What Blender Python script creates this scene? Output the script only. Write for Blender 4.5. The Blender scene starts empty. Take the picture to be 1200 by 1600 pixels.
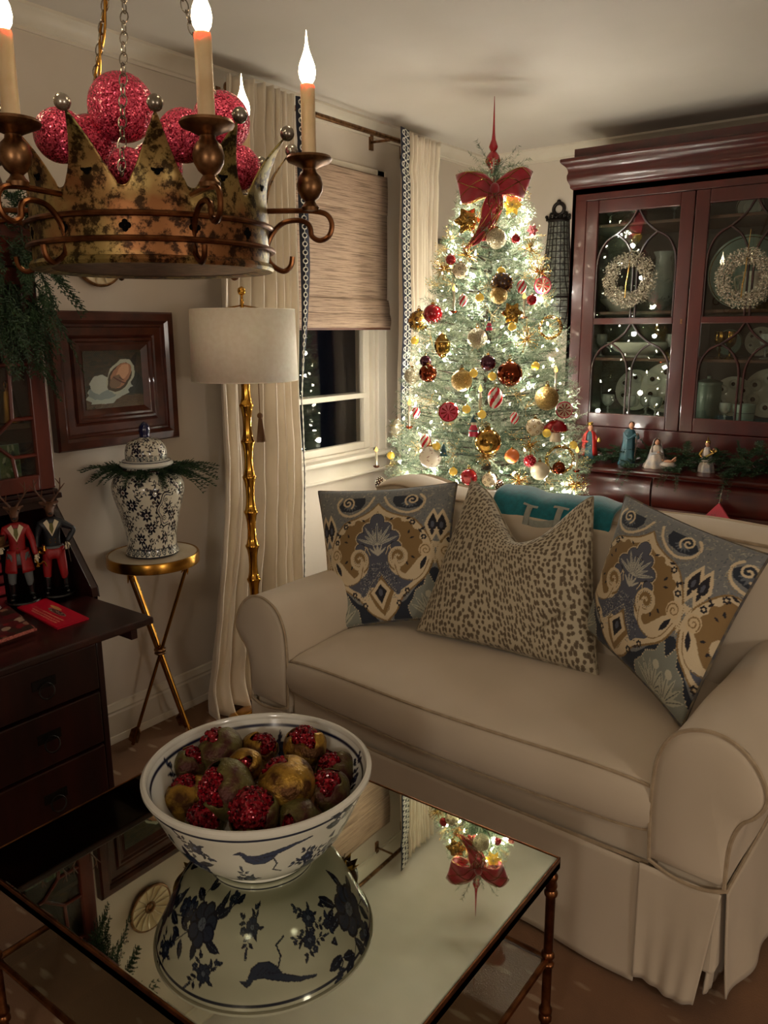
import bpy, math, random
import numpy as np
from mathutils import Vector, Matrix

# ------------------------------------------------------------------ camera
H = 1.49
F = 1247.57
YAW, PITCH, ROLL = 0.637345, 0.222963, 0.0052667
_cy, _sy = math.cos(YAW), math.sin(YAW)
_f = np.array([-_sy*math.cos(PITCH), _cy*math.cos(PITCH), -math.sin(PITCH)])
_r = np.array([_cy, _sy, 0.0]); _d = np.cross(_f, _r)
_c, _s = math.cos(ROLL), math.sin(ROLL)
CAM = np.array([_c*_r+_s*_d, -_s*_r+_c*_d, _f])
cam_data = bpy.data.cameras.new('camera')
cam = bpy.data.objects.new('camera', cam_data)
bpy.context.scene.collection.objects.link(cam)
cam_data.sensor_fit = 'VERTICAL'; cam_data.sensor_height = 36.0
cam_data.lens = F/1600*36.0
cam_data.clip_start = 0.02
cam.matrix_world = Matrix(((CAM[0][0], -CAM[1][0], -CAM[2][0], 0), (CAM[0][1], -CAM[1][1], -CAM[2][1], 0),
                           (CAM[0][2], -CAM[1][2], -CAM[2][2], H), (0, 0, 0, 1)))
scene = bpy.context.scene
scene.camera = cam
# ------------------------------------------------------------------ world, exposure
world = bpy.data.worlds.new('night'); scene.world = world; world.use_nodes = True
world.node_tree.nodes['Background'].inputs[0].default_value = (0.010, 0.012, 0.018, 1)
world.node_tree.nodes['Background'].inputs[1].default_value = 0.15
scene.view_settings.view_transform = 'Standard'
scene.view_settings.look = 'None'
scene.view_settings.gamma = 1
scene.view_settings.use_curve_mapping = False
scene.view_settings.exposure = 0.18
# light levels
CHANDELIER_W = 18
TREE_W = 1.6
WARM = (1.0, 0.91, 0.80)
TREEWARM = (1.0, 0.95, 0.85)
TREE = (-1.75, 3.14)
CH = (-1.35, 1.065)
WL = -2.445      # window wall
WB = 4.235       # cabinet wall
CEIL = 2.44

# unseen fill lights added beside and behind the camera to brighten the room
def fill_light(name, loc, power, size):
    l = bpy.data.lights.new(name, 'POINT'); l.energy = power; l.color = (1.0, 0.90, 0.78); l.shadow_soft_size = size
    o = bpy.data.objects.new(name, l); o.location = loc; scene.collection.objects.link(o)
fill_light('room_fill_light', (1.7, 0.5, 1.35), 26.0, 0.15)
fill_light('room_fill_light', (0.1, -1.35, 1.5), 22.0, 0.15)

def ray(px, py):
    return CAM.T @ np.array([(px-600)/F, (py-800)/F, 1.0])
def on_x(px, py, X):
    d = ray(px, py); q = d*(X/d[0]); return np.array([q[0], q[1], q[2]+H])
def on_y(px, py, Y):
    d = ray(px, py); q = d*(Y/d[1]); return np.array([q[0], q[1], q[2]+H])
def on_z(px, py, Z):
    d = ray(px, py); q = d*((Z-H)/d[2]); return np.array([q[0], q[1], Z])

# ------------------------------------------------------------------ materials
def lin(c):
    c = np.asarray(c, float)/255.0
    return np.where(c <= 0.04045, c/12.92, ((c+0.055)/1.055)**2.4)
def mat(name, rgb, rough=0.5, metal=0.0, rgb2=None, scale=8.0, stretch=(1, 1, 1), bump=0.0, bscale=None,
        coat=0.0, attr=False, spec=0.5, emit=None, estr=0.0, trans=0.0, lo=0.35, hi=0.65, sheen=0.0, detail=4.0, rough2=None, sss=0.0):
    m = bpy.data.materials.new(name); m.use_nodes = True
    nt = m.node_tree; b = nt.nodes['Principled BSDF']
    tc = nt.nodes.new('ShaderNodeTexCoord'); mp = nt.nodes.new('ShaderNodeMapping')
    nt.links.new(tc.outputs['Object'], mp.inputs[0]); mp.inputs['Scale'].default_value = stretch
    c1 = (*lin(rgb), 1)
    c2 = (*lin(rgb2), 1) if rgb2 is not None else (*(lin(rgb)*0.88), 1)
    nz = nt.nodes.new('ShaderNodeTexNoise'); nz.inputs['Scale'].default_value = scale; nz.inputs['Detail'].default_value = detail
    nt.links.new(mp.outputs[0], nz.inputs['Vector'])
    if attr:
        a = nt.nodes.new('ShaderNodeAttribute'); a.attribute_name = 'paint'
        nt.links.new(a.outputs['Color'], b.inputs['Base Color'])
    else:
        cr = nt.nodes.new('ShaderNodeValToRGB')
        cr.color_ramp.elements[0].position = lo; cr.color_ramp.elements[0].color = c1
        cr.color_ramp.elements[1].position = hi; cr.color_ramp.elements[1].color = c2
        nt.links.new(nz.outputs[0], cr.inputs[0]); nt.links.new(cr.outputs[0], b.inputs['Base Color'])
    b.inputs['Roughness'].default_value = rough; b.inputs['Metallic'].default_value = metal
    b.inputs['Specular IOR Level'].default_value = spec
    b.inputs['Coat Weight'].default_value = coat; b.inputs['Coat Roughness'].default_value = 0.08
    if sheen: b.inputs['Sheen Weight'].default_value = sheen
    if trans: b.inputs['Transmission Weight'].default_value = trans
    if sss:
        b.inputs['Subsurface Weight'].default_value = sss; b.inputs['Subsurface Scale'].default_value = 0.02
    if rough2 is not None:
        mr = nt.nodes.new('ShaderNodeMapRange'); mr.inputs[1].default_value = lo; mr.inputs[2].default_value = hi
        mr.inputs[3].default_value = rough; mr.inputs[4].default_value = rough2
        nt.links.new(nz.outputs[0], mr.inputs[0]); nt.links.new(mr.outputs[0], b.inputs['Roughness'])
    if emit is not None:
        b.inputs['Emission Color'].default_value = (*emit, 1); b.inputs['Emission Strength'].default_value = estr
    if bump:
        bn = nt.nodes.new('ShaderNodeBump'); bn.inputs['Strength'].default_value = bump; bn.inputs['Distance'].default_value = 0.004
        n2 = nt.nodes.new('ShaderNodeTexNoise'); n2.inputs['Scale'].default_value = bscale or scale; n2.inputs['Detail'].default_value = 5
        nt.links.new(mp.outputs[0], n2.inputs['Vector']); nt.links.new(n2.outputs[0], bn.inputs['Height'])
        nt.links.new(bn.outputs[0], b.inputs['Normal'])
    return m
def glitter(name, rgb, rgb2, scale=400, rough=0.3, metal=0.5, emit=0):
    m = bpy.data.materials.new(name); m.use_nodes = True
    nt = m.node_tree; b = nt.nodes['Principled BSDF']
    tc = nt.nodes.new('ShaderNodeTexCoord'); vo = nt.nodes.new('ShaderNodeTexVoronoi'); vo.inputs['Scale'].default_value = scale
    nt.links.new(tc.outputs['Object'], vo.inputs['Vector'])
    cr = nt.nodes.new('ShaderNodeValToRGB')
    cr.color_ramp.elements[0].color = (*lin(rgb), 1); cr.color_ramp.elements[1].color = (*lin(rgb2), 1)
    sx = nt.nodes.new('ShaderNodeSeparateColor'); nt.links.new(vo.outputs['Color'], sx.inputs[0])
    nt.links.new(sx.outputs[0], cr.inputs[0]); nt.links.new(cr.outputs[0], b.inputs['Base Color'])
    b.inputs['Roughness'].default_value = rough; b.inputs['Metallic'].default_value = metal
    # every flake faces its own way
    geo = nt.nodes.new('ShaderNodeNewGeometry')
    vm = nt.nodes.new('ShaderNodeVectorMath'); vm.operation = 'SUBTRACT'; vm.inputs[1].default_value = (.5, .5, .5)
    nt.links.new(vo.outputs['Color'], vm.inputs[0])
    vs = nt.nodes.new('ShaderNodeVectorMath'); vs.operation = 'SCALE'; vs.inputs['Scale'].default_value = 1.3
    nt.links.new(vm.outputs[0], vs.inputs[0])
    va = nt.nodes.new('ShaderNodeVectorMath'); va.operation = 'ADD'
    nt.links.new(geo.outputs['Normal'], va.inputs[0]); nt.links.new(vs.outputs[0], va.inputs[1])
    vn = nt.nodes.new('ShaderNodeVectorMath'); vn.operation = 'NORMALIZE'
    nt.links.new(va.outputs[0], vn.inputs[0]); nt.links.new(vn.outputs[0], b.inputs['Normal'])
    return m
def glass_pane(name, tint=(1, 1, 1), ior=1.45, rough=0.0, boost=0.0):
    m = bpy.data.materials.new(name); m.use_nodes = True
    nt = m.node_tree; nt.nodes.remove(nt.nodes['Principled BSDF']); out = nt.nodes['Material Output']
    t = nt.nodes.new('ShaderNodeBsdfTransparent'); t.inputs[0].default_value = (*tint, 1)
    g = nt.nodes.new('ShaderNodeBsdfGlossy'); g.inputs['Roughness'].default_value = rough
    fr = nt.nodes.new('ShaderNodeLayerWeight'); fr.inputs[0].default_value = .5
    pw = nt.nodes.new('ShaderNodeMath'); pw.operation = 'POWER'; pw.inputs[1].default_value = 4.5
    ad = nt.nodes.new('ShaderNodeMath'); ad.operation = 'MULTIPLY_ADD'; ad.inputs[1].default_value = .9; ad.inputs[2].default_value = .05+boost; ad.use_clamp = True
    mx = nt.nodes.new('ShaderNodeMixShader')
    nt.links.new(fr.outputs[1], pw.inputs[0]); nt.links.new(pw.outputs[0], ad.inputs[0]); nt.links.new(ad.outputs[0], mx.inputs[0])
    nt.links.new(t.outputs[0], mx.inputs[1]); nt.links.new(g.outputs[0], mx.inputs[2]); nt.links.new(mx.outputs[0], out.inputs[0])
    return m

M = {}
M['wall'] = mat('cream_wall_paint', (204, 192, 177), 0.6, rgb2=(198, 186, 170), scale=3, bump=0.05, bscale=60)
M['ceil'] = mat('ceiling_paint', (206, 198, 187), 0.7, rgb2=(196, 188, 176), scale=1.5, bump=0.1, bscale=12)
M['trimw'] = mat('white_gloss_trim', (214, 205, 188), 0.4, rgb2=(206, 196, 178), scale=5)
M['linen'] = mat('sofa_slipcover', (210, 195, 173), 0.75, rgb2=(202, 187, 164), scale=4, bump=0.5, bscale=4, sheen=0.15, detail=2)
M['welt'] = mat('sofa_welt', (178, 158, 130), 0.7, rgb2=(160, 140, 112), scale=40, sheen=0.2)
M['mahog'] = mat('polished_mahogany', (68, 17, 11), 0.28, rgb2=(54, 13, 9), scale=3, stretch=(5, 5, 1), bump=0.03, bscale=1.2, coat=0.22, spec=0.5)
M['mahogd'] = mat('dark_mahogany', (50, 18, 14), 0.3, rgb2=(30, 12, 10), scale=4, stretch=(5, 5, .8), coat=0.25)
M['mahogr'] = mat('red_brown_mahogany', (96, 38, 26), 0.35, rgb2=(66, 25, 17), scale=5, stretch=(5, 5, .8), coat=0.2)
M['inside'] = mat('cabinet_interior', (62, 44, 34), 0.6, rgb2=(48, 34, 27), scale=5)
M['holeshade'] = mat('painted_hole_shade', (8, 6, 5), .95, spec=.1)  # near-black colour stands for the shade inside pierced holes
M['shelf'] = mat('shelf_wood', (98, 62, 44), 0.5, rgb2=(76, 46, 34), scale=5, stretch=(6, 1, 1))
M['picframe'] = mat('picture_frame_wood', (84, 38, 23), 0.33, rgb2=(58, 25, 16), scale=6, stretch=(3, 3, 3), coat=0.25)
M['brass'] = mat('aged_brass', (190, 140, 60), 0.24, 1.0, rgb2=(150, 104, 42), scale=14)
M['brassd'] = mat('antique_bronze', (150, 112, 78), 0.36, 1.0, rgb2=(92, 64, 42), scale=40)
M['copper'] = mat('bronzed_metal_tube', (140, 92, 58), 0.3, 1.0, rgb2=(92, 56, 34), scale=30)
M['iron'] = mat('dark_iron', (40, 32, 27), 0.5, 0.7, rgb2=(25, 20, 17), scale=20)
def crown_mat():
    m = bpy.data.materials.new('distressed_gilt_metal'); m.use_nodes = True
    nt = m.node_tree; b = nt.nodes['Principled BSDF']
    tc = nt.nodes.new('ShaderNodeTexCoord')
    n1 = nt.nodes.new('ShaderNodeTexNoise'); n1.inputs['Scale'].default_value = 7; n1.inputs['Detail'].default_value = 4
    n2 = nt.nodes.new('ShaderNodeTexNoise'); n2.inputs['Scale'].default_value = 42; n2.inputs['Detail'].default_value = 9; n2.inputs['Roughness'].default_value = .7
    for n in (n1, n2): nt.links.new(tc.outputs['Object'], n.inputs['Vector'])
    c1 = nt.nodes.new('ShaderNodeValToRGB')
    c1.color_ramp.elements[0].position = .38; c1.color_ramp.elements[0].color = (*lin((150, 138, 80)), 1)
    c1.color_ramp.elements[1].position = .62; c1.color_ramp.elements[1].color = (*lin((150, 100, 60)), 1)
    e = c1.color_ramp.elements.new(.5); e.color = (*lin((172, 146, 90)), 1)
    c2 = nt.nodes.new('ShaderNodeValToRGB')
    c2.color_ramp.elements[0].position = .44; c2.color_ramp.elements[0].color = (.12, .1, .07, 1)
    c2.color_ramp.elements[1].position = .53; c2.color_ramp.elements[1].color = (1, 1, 1, 1)
    mx = nt.nodes.new('ShaderNodeMixRGB'); mx.blend_type = 'MULTIPLY'; mx.inputs[0].default_value = 1
    nt.links.new(n1.outputs[0], c1.inputs[0]); nt.links.new(n2.outputs[0], c2.inputs[0])
    nt.links.new(c1.outputs[0], mx.inputs[1]); nt.links.new(c2.outputs[0], mx.inputs[2]); nt.links.new(mx.outputs[0], b.inputs['Base Color'])
    b.inputs['Metallic'].default_value = .75; b.inputs['Roughness'].default_value = .36
    bp = nt.nodes.new('ShaderNodeBump'); bp.inputs['Strength'].default_value = .3; bp.inputs['Distance'].default_value = .002
    nt.links.new(n2.outputs[0], bp.inputs['Height']); nt.links.new(bp.outputs[0], b.inputs['Normal'])
    return m
M['crown'] = crown_mat()
M['candle'] = mat('candle_sleeve', (214, 190, 150), 0.45, rgb2=(200, 172, 130), scale=20, sss=.2)
M['flame'] = mat('lit_flame_bulb', (255, 230, 180), 0.3, emit=(1.0, 0.80, 0.50), estr=26)
M['redglit'] = glitter('red_glitter', (130, 2, 30), (255, 96, 130), 420, .25, .4)
M['pomred'] = glitter('ruby_beads', (70, 0, 10), (158, 10, 32), 220, .18, .3)
M['pomgold'] = mat('gilded_rind', (176, 136, 54), 0.36, .7, rgb2=(84, 52, 22), scale=34, bump=.9, bscale=130, detail=8, lo=.42, hi=.6)
M['pomgreen'] = mat('mossy_rind', (104, 96, 48), 0.42, .45, rgb2=(74, 34, 24), scale=26, bump=.9, bscale=120, detail=8, lo=.42, hi=.6)
M['mirror'] = mat('antique_mirror', (204, 206, 190), 0.015, 1.0, rgb2=(166, 170, 152), scale=2.6)
M['porc'] = mat('painted_porcelain', (230, 228, 215), 0.12, attr=True, coat=.5)
M['porcw'] = mat('white_porcelain', (226, 224, 212), 0.12, coat=.4)
M['pale'] = mat('pale_green_china', (140, 160, 152), 0.2, rgb2=(128, 148, 140), coat=.3)
M['blued'] = mat('cobalt_glaze', (20, 26, 70), 0.1, coat=.6)
M['print'] = mat('printed_fabric', (128, 128, 128), 0.8, attr=True, sheen=.1, bump=.25, bscale=260)
M['paint'] = mat('oil_paint', (128, 128, 128), 0.5, attr=True)
M['paper'] = mat('printed_paper', (128, 128, 128), 0.4, attr=True)
M['curtain'] = mat('silk_curtain', (220, 207, 187), 0.5, rgb2=(208, 194, 172), scale=5, stretch=(3, 3, 1), bump=.7, bscale=5, sheen=.3)
M['navy'] = mat('navy_tape', (34, 36, 52), 0.8, rgb2=(28, 30, 44), scale=30)
M['braid'] = mat('white_braid', (222, 216, 204), 0.7)
M['shade'] = mat('linen_lampshade', (246, 236, 218), 0.8, rgb2=(240, 228, 208), scale=60, sss=.1)
M['goldp'] = mat('polished_gold', (220, 165, 70), 0.14, 1.0, rgb2=(190, 136, 52), scale=6)
M['marble'] = mat('white_marble', (206, 192, 168), 0.25, rgb2=(184, 166, 138), scale=4, detail=8)
M['needle'] = mat('brightened_fir_needles', (82, 100, 74), 0.5, rgb2=(134, 144, 118), scale=30, lo=.3, hi=.6)  # needles coloured lighter to stand in for the glow of the tree lights
M['cedar'] = mat('cedar_fronds', (52, 78, 44), 0.6, rgb2=(34, 54, 34), scale=30)
M['bark'] = mat('bark', (62, 44, 30), 0.9, rgb2=(46, 32, 22), scale=30)
M['teal'] = mat('teal_wool', (14, 122, 134), 0.9, rgb2=(10, 104, 116), scale=60, sheen=.5, bump=.2, bscale=200)
M['greywool'] = mat('pale_wool', (170, 174, 164), 0.9, rgb2=(156, 160, 150), scale=60)
M['black'] = mat('black_lacquer', (12, 10, 10), 0.25, coat=.3)
M['redcloth'] = mat('red_coat_paint', (150, 20, 24), 0.5, rgb2=(128, 14, 18), scale=20)
M['redvel'] = mat('red_velvet', (176, 14, 40), 0.7, rgb2=(140, 8, 30), scale=12, sheen=.8)
M['blackc'] = mat('black_coat_paint', (24, 26, 32), 0.45)
M['greyc'] = mat('grey_breeches_paint', (92, 96, 96), 0.6)
M['whitec'] = mat('ivory_paint', (214, 200, 170), 0.5)
M['deer'] = mat('brown_deer_paint', (98, 62, 40), 0.6, rgb2=(72, 44, 28), scale=30)
M['bottle'] = mat('olive_tie_paint', (96, 92, 40), 0.5)
M['silver'] = mat('tarnished_silver', (180, 172, 160), 0.25, .9, rgb2=(120, 112, 100), scale=20)
M['skin'] = mat('flesh_paint', (170, 120, 90), 0.5)
M['robe_teal'] = mat('teal_robe_paint', (42, 84, 92), 0.4, rgb2=(28, 56, 66), scale=30)
M['robe_red'] = mat('red_robe_paint', (186, 44, 34), 0.4, rgb2=(140, 26, 22), scale=30)
M['robe_cream'] = mat('cream_robe_paint', (170, 150, 130), 0.4, rgb2=(110, 110, 116), scale=30)
M['goldg'] = glitter('gold_glitter', (120, 92, 44), (226, 194, 126), 500, .3, .8)
M['silvg'] = glitter('champagne_glitter', (130, 118, 90), (226, 216, 186), 500, .3, .8)
M['goldb'] = mat('mercury_gold_glass', (196, 156, 78), 0.12, .9, rgb2=(128, 96, 46), scale=60)
M['copb'] = mat('copper_glass', (150, 74, 40), 0.08, .9, rgb2=(110, 46, 26), scale=10)
M['redb'] = mat('red_glass', (176, 10, 30), 0.06, .35, rgb2=(140, 6, 20), scale=6, coat=.8)
M['purb'] = mat('plum_glass', (80, 24, 50), 0.08, .6, coat=.6)
M['yelb'] = mat('glowing_yellow_glass', (226, 182, 50), 0.12, .1, coat=.6, emit=(1, .7, .15), estr=.15)  # faint glow put into plain glass that holds no lamp
M['creamb'] = mat('cream_enamel', (220, 206, 176), 0.2, rgb2=(206, 190, 158), coat=.4)
M['spotb'] = mat('brown_enamel', (70, 40, 26), 0.15, .2, coat=.6)
M['pink'] = mat('pink_enamel', (206, 54, 84), 0.25, coat=.5)
M['orange'] = mat('orange_enamel', (226, 120, 60), 0.25, coat=.5)
M['stripe'] = mat('red_white_candy', (206, 40, 50), 0.25, attr=True, coat=.5)
M['clearb'] = mat('clear_mercury_glass', (230, 222, 196), 0.05, .25, trans=.6)
M['wire'] = mat('gold_wire', (206, 170, 100), 0.25, 1.0)
M['greenwire'] = mat('green_wire', (22, 40, 24), 0.6)
M['bulb'] = mat('lit_mini_bulb', (255, 240, 210), 0.3, emit=(1.0, .86, .62), estr=110)
M['candleflame'] = mat('amber_flame_bulb', (250, 180, 70), 0.2, emit=(1, .55, .15), estr=1.6)
M['crystal'] = mat('cut_crystal', (230, 235, 232), 0.06, 0.0, trans=.7, coat=.5)
M['tinsel'] = glitter('silver_gold_tinsel', (120, 106, 84), (246, 236, 212), 600, .25, .45)
M['seagrass'] = mat('plate_body', (222, 206, 172), 0.4, rgb2=(190, 168, 128), scale=16)
M['gpane'] = glass_pane('window_glass', boost=0.02)
M['gcab'] = glass_pane('cabinet_glass', tint=(.82, .84, .80), boost=0.01)
M['gtable'] = glass_pane('shelf_glass', tint=(.86, .9, .86), boost=.01)
M['frost'] = mat('beaded_glass_panel', (120, 122, 112), 0.25, rgb2=(70, 72, 68), scale=60, spec=.8)

# ------------------------------------------------------------------ mesh helpers
COL = scene.collection
class MB:
    def __init__(s): s.v = []; s.f = []; s.n = 0
    def add(s, vs, fs):
        vs = [tuple(map(float, p)) for p in vs]
        o = s.n; s.v += vs; s.n += len(vs); s.f += [tuple(i+o for i in q) for q in fs]; return s
    def box(s, c, d, R=None, taper=1.0):
        x, y, z = d[0]/2, d[1]/2, d[2]/2
        vs = [(-x, -y, -z), (x, -y, -z), (x, y, -z), (-x, y, -z), (-x*taper, -y*taper, z), (x*taper, -y*taper, z), (x*taper, y*taper, z), (-x*taper, y*taper, z)]
        if R is not None: vs = [tuple(R @ Vector(p)) for p in vs]
        vs = [(p[0]+c[0], p[1]+c[1], p[2]+c[2]) for p in vs]
        return s.add(vs, [(0, 3, 2, 1), (4, 5, 6, 7), (0, 1, 5, 4), (1, 2, 6, 5), (2, 3, 7, 6), (3, 0, 4, 7)])
    def bb(s, x0, x1, y0, y1, z0, z1):
        return s.box(((x0+x1)/2, (y0+y1)/2, (z0+z1)/2), (x1-x0, y1-y0, z1-z0))
    def tube(s, pts, r, n=8, closed=False, flat=None):
        P = [Vector(p) for p in pts]; m = len(P)
        rr = r if hasattr(r, '__len__') else [r]*m
        up = None; rings = []
        for i, p in enumerate(P):
            if closed: t = P[(i+1) % m]-P[i-1]
            else: t = P[min(i+1, m-1)]-P[max(i-1, 0)]
            if t.length < 1e-9: t = Vector((0, 0, 1))
            t.normalize()
            if up is None:
                a = Vector((0, 0, 1)) if abs(t.z) < .9 else Vector((1, 0, 0)); up = a-t*a.dot(t)
            else: up = up-t*up.dot(t)
            if up.length < 1e-6: up = Vector((1, 0, 0)) if abs(t.x) < .9 else Vector((0, 1, 0)); up = up-t*up.dot(t)
            up.normalize(); w = t.cross(up)
            rings.append([tuple(p+(up*math.cos(2*math.pi*k/n)+w*math.sin(2*math.pi*k/n))*rr[i]) for k in range(n)])
        vs = [q for R in rings for q in R]; fs = []
        for i in range(m if closed else m-1):
            a = i*n; b = ((i+1) % m)*n
            for k in range(n): fs.append((a+k, a+(k+1) % n, b+(k+1) % n, b+k))
        if not closed:
            fs.append(tuple(range(n))[::-1]); fs.append(tuple(range((m-1)*n, m*n)))
        return s.add(vs, fs)
    def lathe(s, prof, n=32, c=(0, 0, 0), R=None, a0=0, a1=2*math.pi):
        full = abs(a1-a0-2*math.pi) < 1e-6; nn = n if full else n+1
        vs = []
        for (r, z) in prof:
            for k in range(nn):
                a = a0+(a1-a0)*k/n; p = Vector((r*math.cos(a), r*math.sin(a), z))
                if R is not None: p = R @ p
                vs.append((p.x+c[0], p.y+c[1], p.z+c[2]))
        fs = []
        for i in range(len(prof)-1):
            for k in range(n):
                k2 = (k+1) % n if full else k+1
                fs.append((i*nn+k, i*nn+k2, (i+1)*nn+k2, (i+1)*nn+k))
        return s.add(vs, fs)
    def sphere(s, c, r, n=16, m=10, sc=(1, 1, 1), R=None):
        prof = [(math.sin(math.pi*i/m)*1.0 if 0 < i < m else 1e-4, -math.cos(math.pi*i/m)) for i in range(m+1)]
        vs = []; fs = []
        for (q, z) in prof:
            for k in range(n):
                a = 2*math.pi*k/n; p = Vector((q*math.cos(a)*r*sc[0], q*math.sin(a)*r*sc[1], z*r*sc[2]))
                if R is not None: p = R @ p
                vs.append((p.x+c[0], p.y+c[1], p.z+c[2]))
        for i in range(m):
            for k in range(n): fs.append((i*n+k, i*n+(k+1) % n, (i+1)*n+(k+1) % n, (i+1)*n+k))
        return s.add(vs, fs)
    def torus(s, c, R0, r, n=24, m=8, R=None):
        pts = []
        for k in range(n):
            p = Vector((R0*math.cos(2*math.pi*k/n), R0*math.sin(2*math.pi*k/n), 0))
            if R is not None: p = R @ p
            pts.append((p.x+c[0], p.y+c[1], p.z+c[2]))
        return s.tube(pts, r, m, closed=True)
    def prism(s, poly, fn, t0, t1):
        n = len(poly)
        vs = [fn(a, b, t0) for a, b in poly]+[fn(a, b, t1) for a, b in poly]
        fs = [tuple(range(n)), tuple(range(2*n-1, n-1, -1))]
        for k in range(n): fs.append((k, (k+1) % n, n+(k+1) % n, n+k))
        return s.add(vs, fs)
    def grid(s, P, cu=False):
        h, w = P.shape[:2]; o = P.reshape(-1, 3)
        fs = []
        for i in range(h-1):
            for k in range(w if cu else w-1):
                k2 = (k+1) % w
                fs.append((i*w+k, i*w+k2, (i+1)*w+k2, (i+1)*w+k))
        return s.add(o, fs)

def link(o, parent=None):
    COL.objects.link(o)
    if parent is not None: o.parent = parent
    return o
def build(name, mb, m, parent=None, smooth=True, bevel=0, solid=0, sub=0, sharp=0.7, kind=None, label=None):
    me = bpy.data.meshes.new(name); me.from_pydata(mb.v, [], mb.f); me.update()
    o = bpy.data.objects.new(name, me); link(o, parent)
    me.materials.append(m)
    if smooth:
        me.shade_smooth()
        if sharp: me.set_sharp_from_angle(angle=sharp)
    if bevel:
        b = o.modifiers.new('bevel', 'BEVEL'); b.width = bevel; b.segments = 2; b.limit_method = 'ANGLE'
    if solid:
        b = o.modifiers.new('solid', 'SOLIDIFY'); b.thickness = solid; b.offset = 0
    if sub:
        b = o.modifiers.new('sub', 'SUBSURF'); b.levels = sub; b.render_levels = sub
    if kind: o['kind'] = kind
    if label: o['label'] = label
    return o
def npmesh(name, V, Fq, m, parent=None, smooth=False, kind=None, colors=None):
    """fast mesh from numpy: V (n,3); Fq (k,3) or (k,4)"""
    me = bpy.data.meshes.new(name); n = len(V); k, w = Fq.shape
    me.vertices.add(n); me.vertices.foreach_set('co', np.ascontiguousarray(V, dtype=np.float32).ravel())
    me.loops.add(k*w); me.loops.foreach_set('vertex_index', np.ascontiguousarray(Fq, dtype=np.int32).ravel())
    me.polygons.add(k); me.polygons.foreach_set('loop_start', np.arange(0, k*w, w, dtype=np.int32))
    me.polygons.foreach_set('loop_total', np.full(k, w, dtype=np.int32))
    me.update(calc_edges=True); me.validate()
    if colors is not None:
        a = me.color_attributes.new('paint', 'FLOAT_COLOR', 'POINT')
        c = np.ones((n, 4), dtype=np.float32); c[:, :3] = colors
        a.data.foreach_set('color', c.ravel())
    if smooth: me.shade_smooth()
    me.materials.append(m)
    o = bpy.data.objects.new(name, me); link(o, parent)
    if kind: o['kind'] = kind
    return o
def gridfaces(h, w, closed=False):
    i, k = np.meshgrid(np.arange(h-1), np.arange(w if closed else w-1), indexing='ij')
    k2 = (k+1) % w
    return np.stack([i*w+k, i*w+k2, (i+1)*w+k2, (i+1)*w+k], -1).reshape(-1, 4)
def thing(name, label, cat, loc=(0, 0, 0), rz=0.0, group=None):
    o = bpy.data.objects.new(name, None); COL.objects.link(o); o.empty_display_size = .05
    o.location = loc; o.rotation_euler = (0, 0, rz); o['label'] = label; o['category'] = cat
    if group: o['group'] = group
    return o
def tag(o, label, cat, group=None, loc=None, kind=None):
    o['label'] = label; o['category'] = cat
    if group: o['group'] = group
    if loc is not None: o.location = loc
    if kind: o['kind'] = kind
    return o
def struct(name, mb, m, parent=None, **k):
    o = build(name, mb, m, parent, **k)
    if parent is None: o['kind'] = 'structure'
    return o
def dup(root, loc=None, rz=None, label=None):
    r = root.copy(); COL.objects.link(r)
    if loc is not None: r.location = loc
    if rz is not None: r.rotation_euler = (0, 0, rz)
    if label: r['label'] = label
    for ch in list(root.children):
        c = ch.copy(); COL.objects.link(c); c.parent = r
        for g in ch.children:
            d = g.copy(); COL.objects.link(d); d.parent = c
    return r
def skin(name, verts, edges, radii, m, parent, sub=2):
    me = bpy.data.meshes.new(name); me.from_pydata(verts, edges, []); me.update()
    o = bpy.data.objects.new(name, me); link(o, parent); me.materials.append(m)
    o.modifiers.new('skin', 'SKIN')
    if not me.skin_vertices: raise RuntimeError('skin layer')
    for i, sv in enumerate(me.skin_vertices[0].data):
        r = radii[i]; sv.radius = (r, r) if not hasattr(r, '__len__') else r; sv.use_root = (i == 0)
    o.modifiers['skin'].use_smooth_shade = True
    s = o.modifiers.new('sub', 'SUBSURF'); s.levels = sub; s.render_levels = sub
    return o
def rot(ax, ay, az): return (Matrix.Rotation(az, 3, 'Z') @ Matrix.Rotation(ay, 3, 'Y') @ Matrix.Rotation(ax, 3, 'X'))
def smoothpts(pts, k=6):
    """Catmull-Rom"""
    P = [np.array(p, float) for p in pts]; out = []
    for i in range(len(P)-1):
        a = P[max(i-1, 0)]; b = P[i]; c = P[i+1]; d = P[min(i+2, len(P)-1)]
        for j in range(k):
            t = j/k
            out.append(.5*((2*b)+(-a+c)*t+(2*a-5*b+4*c-d)*t*t+(-a+3*b-3*c+d)*t**3))
    out.append(P[-1]); return out

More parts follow.
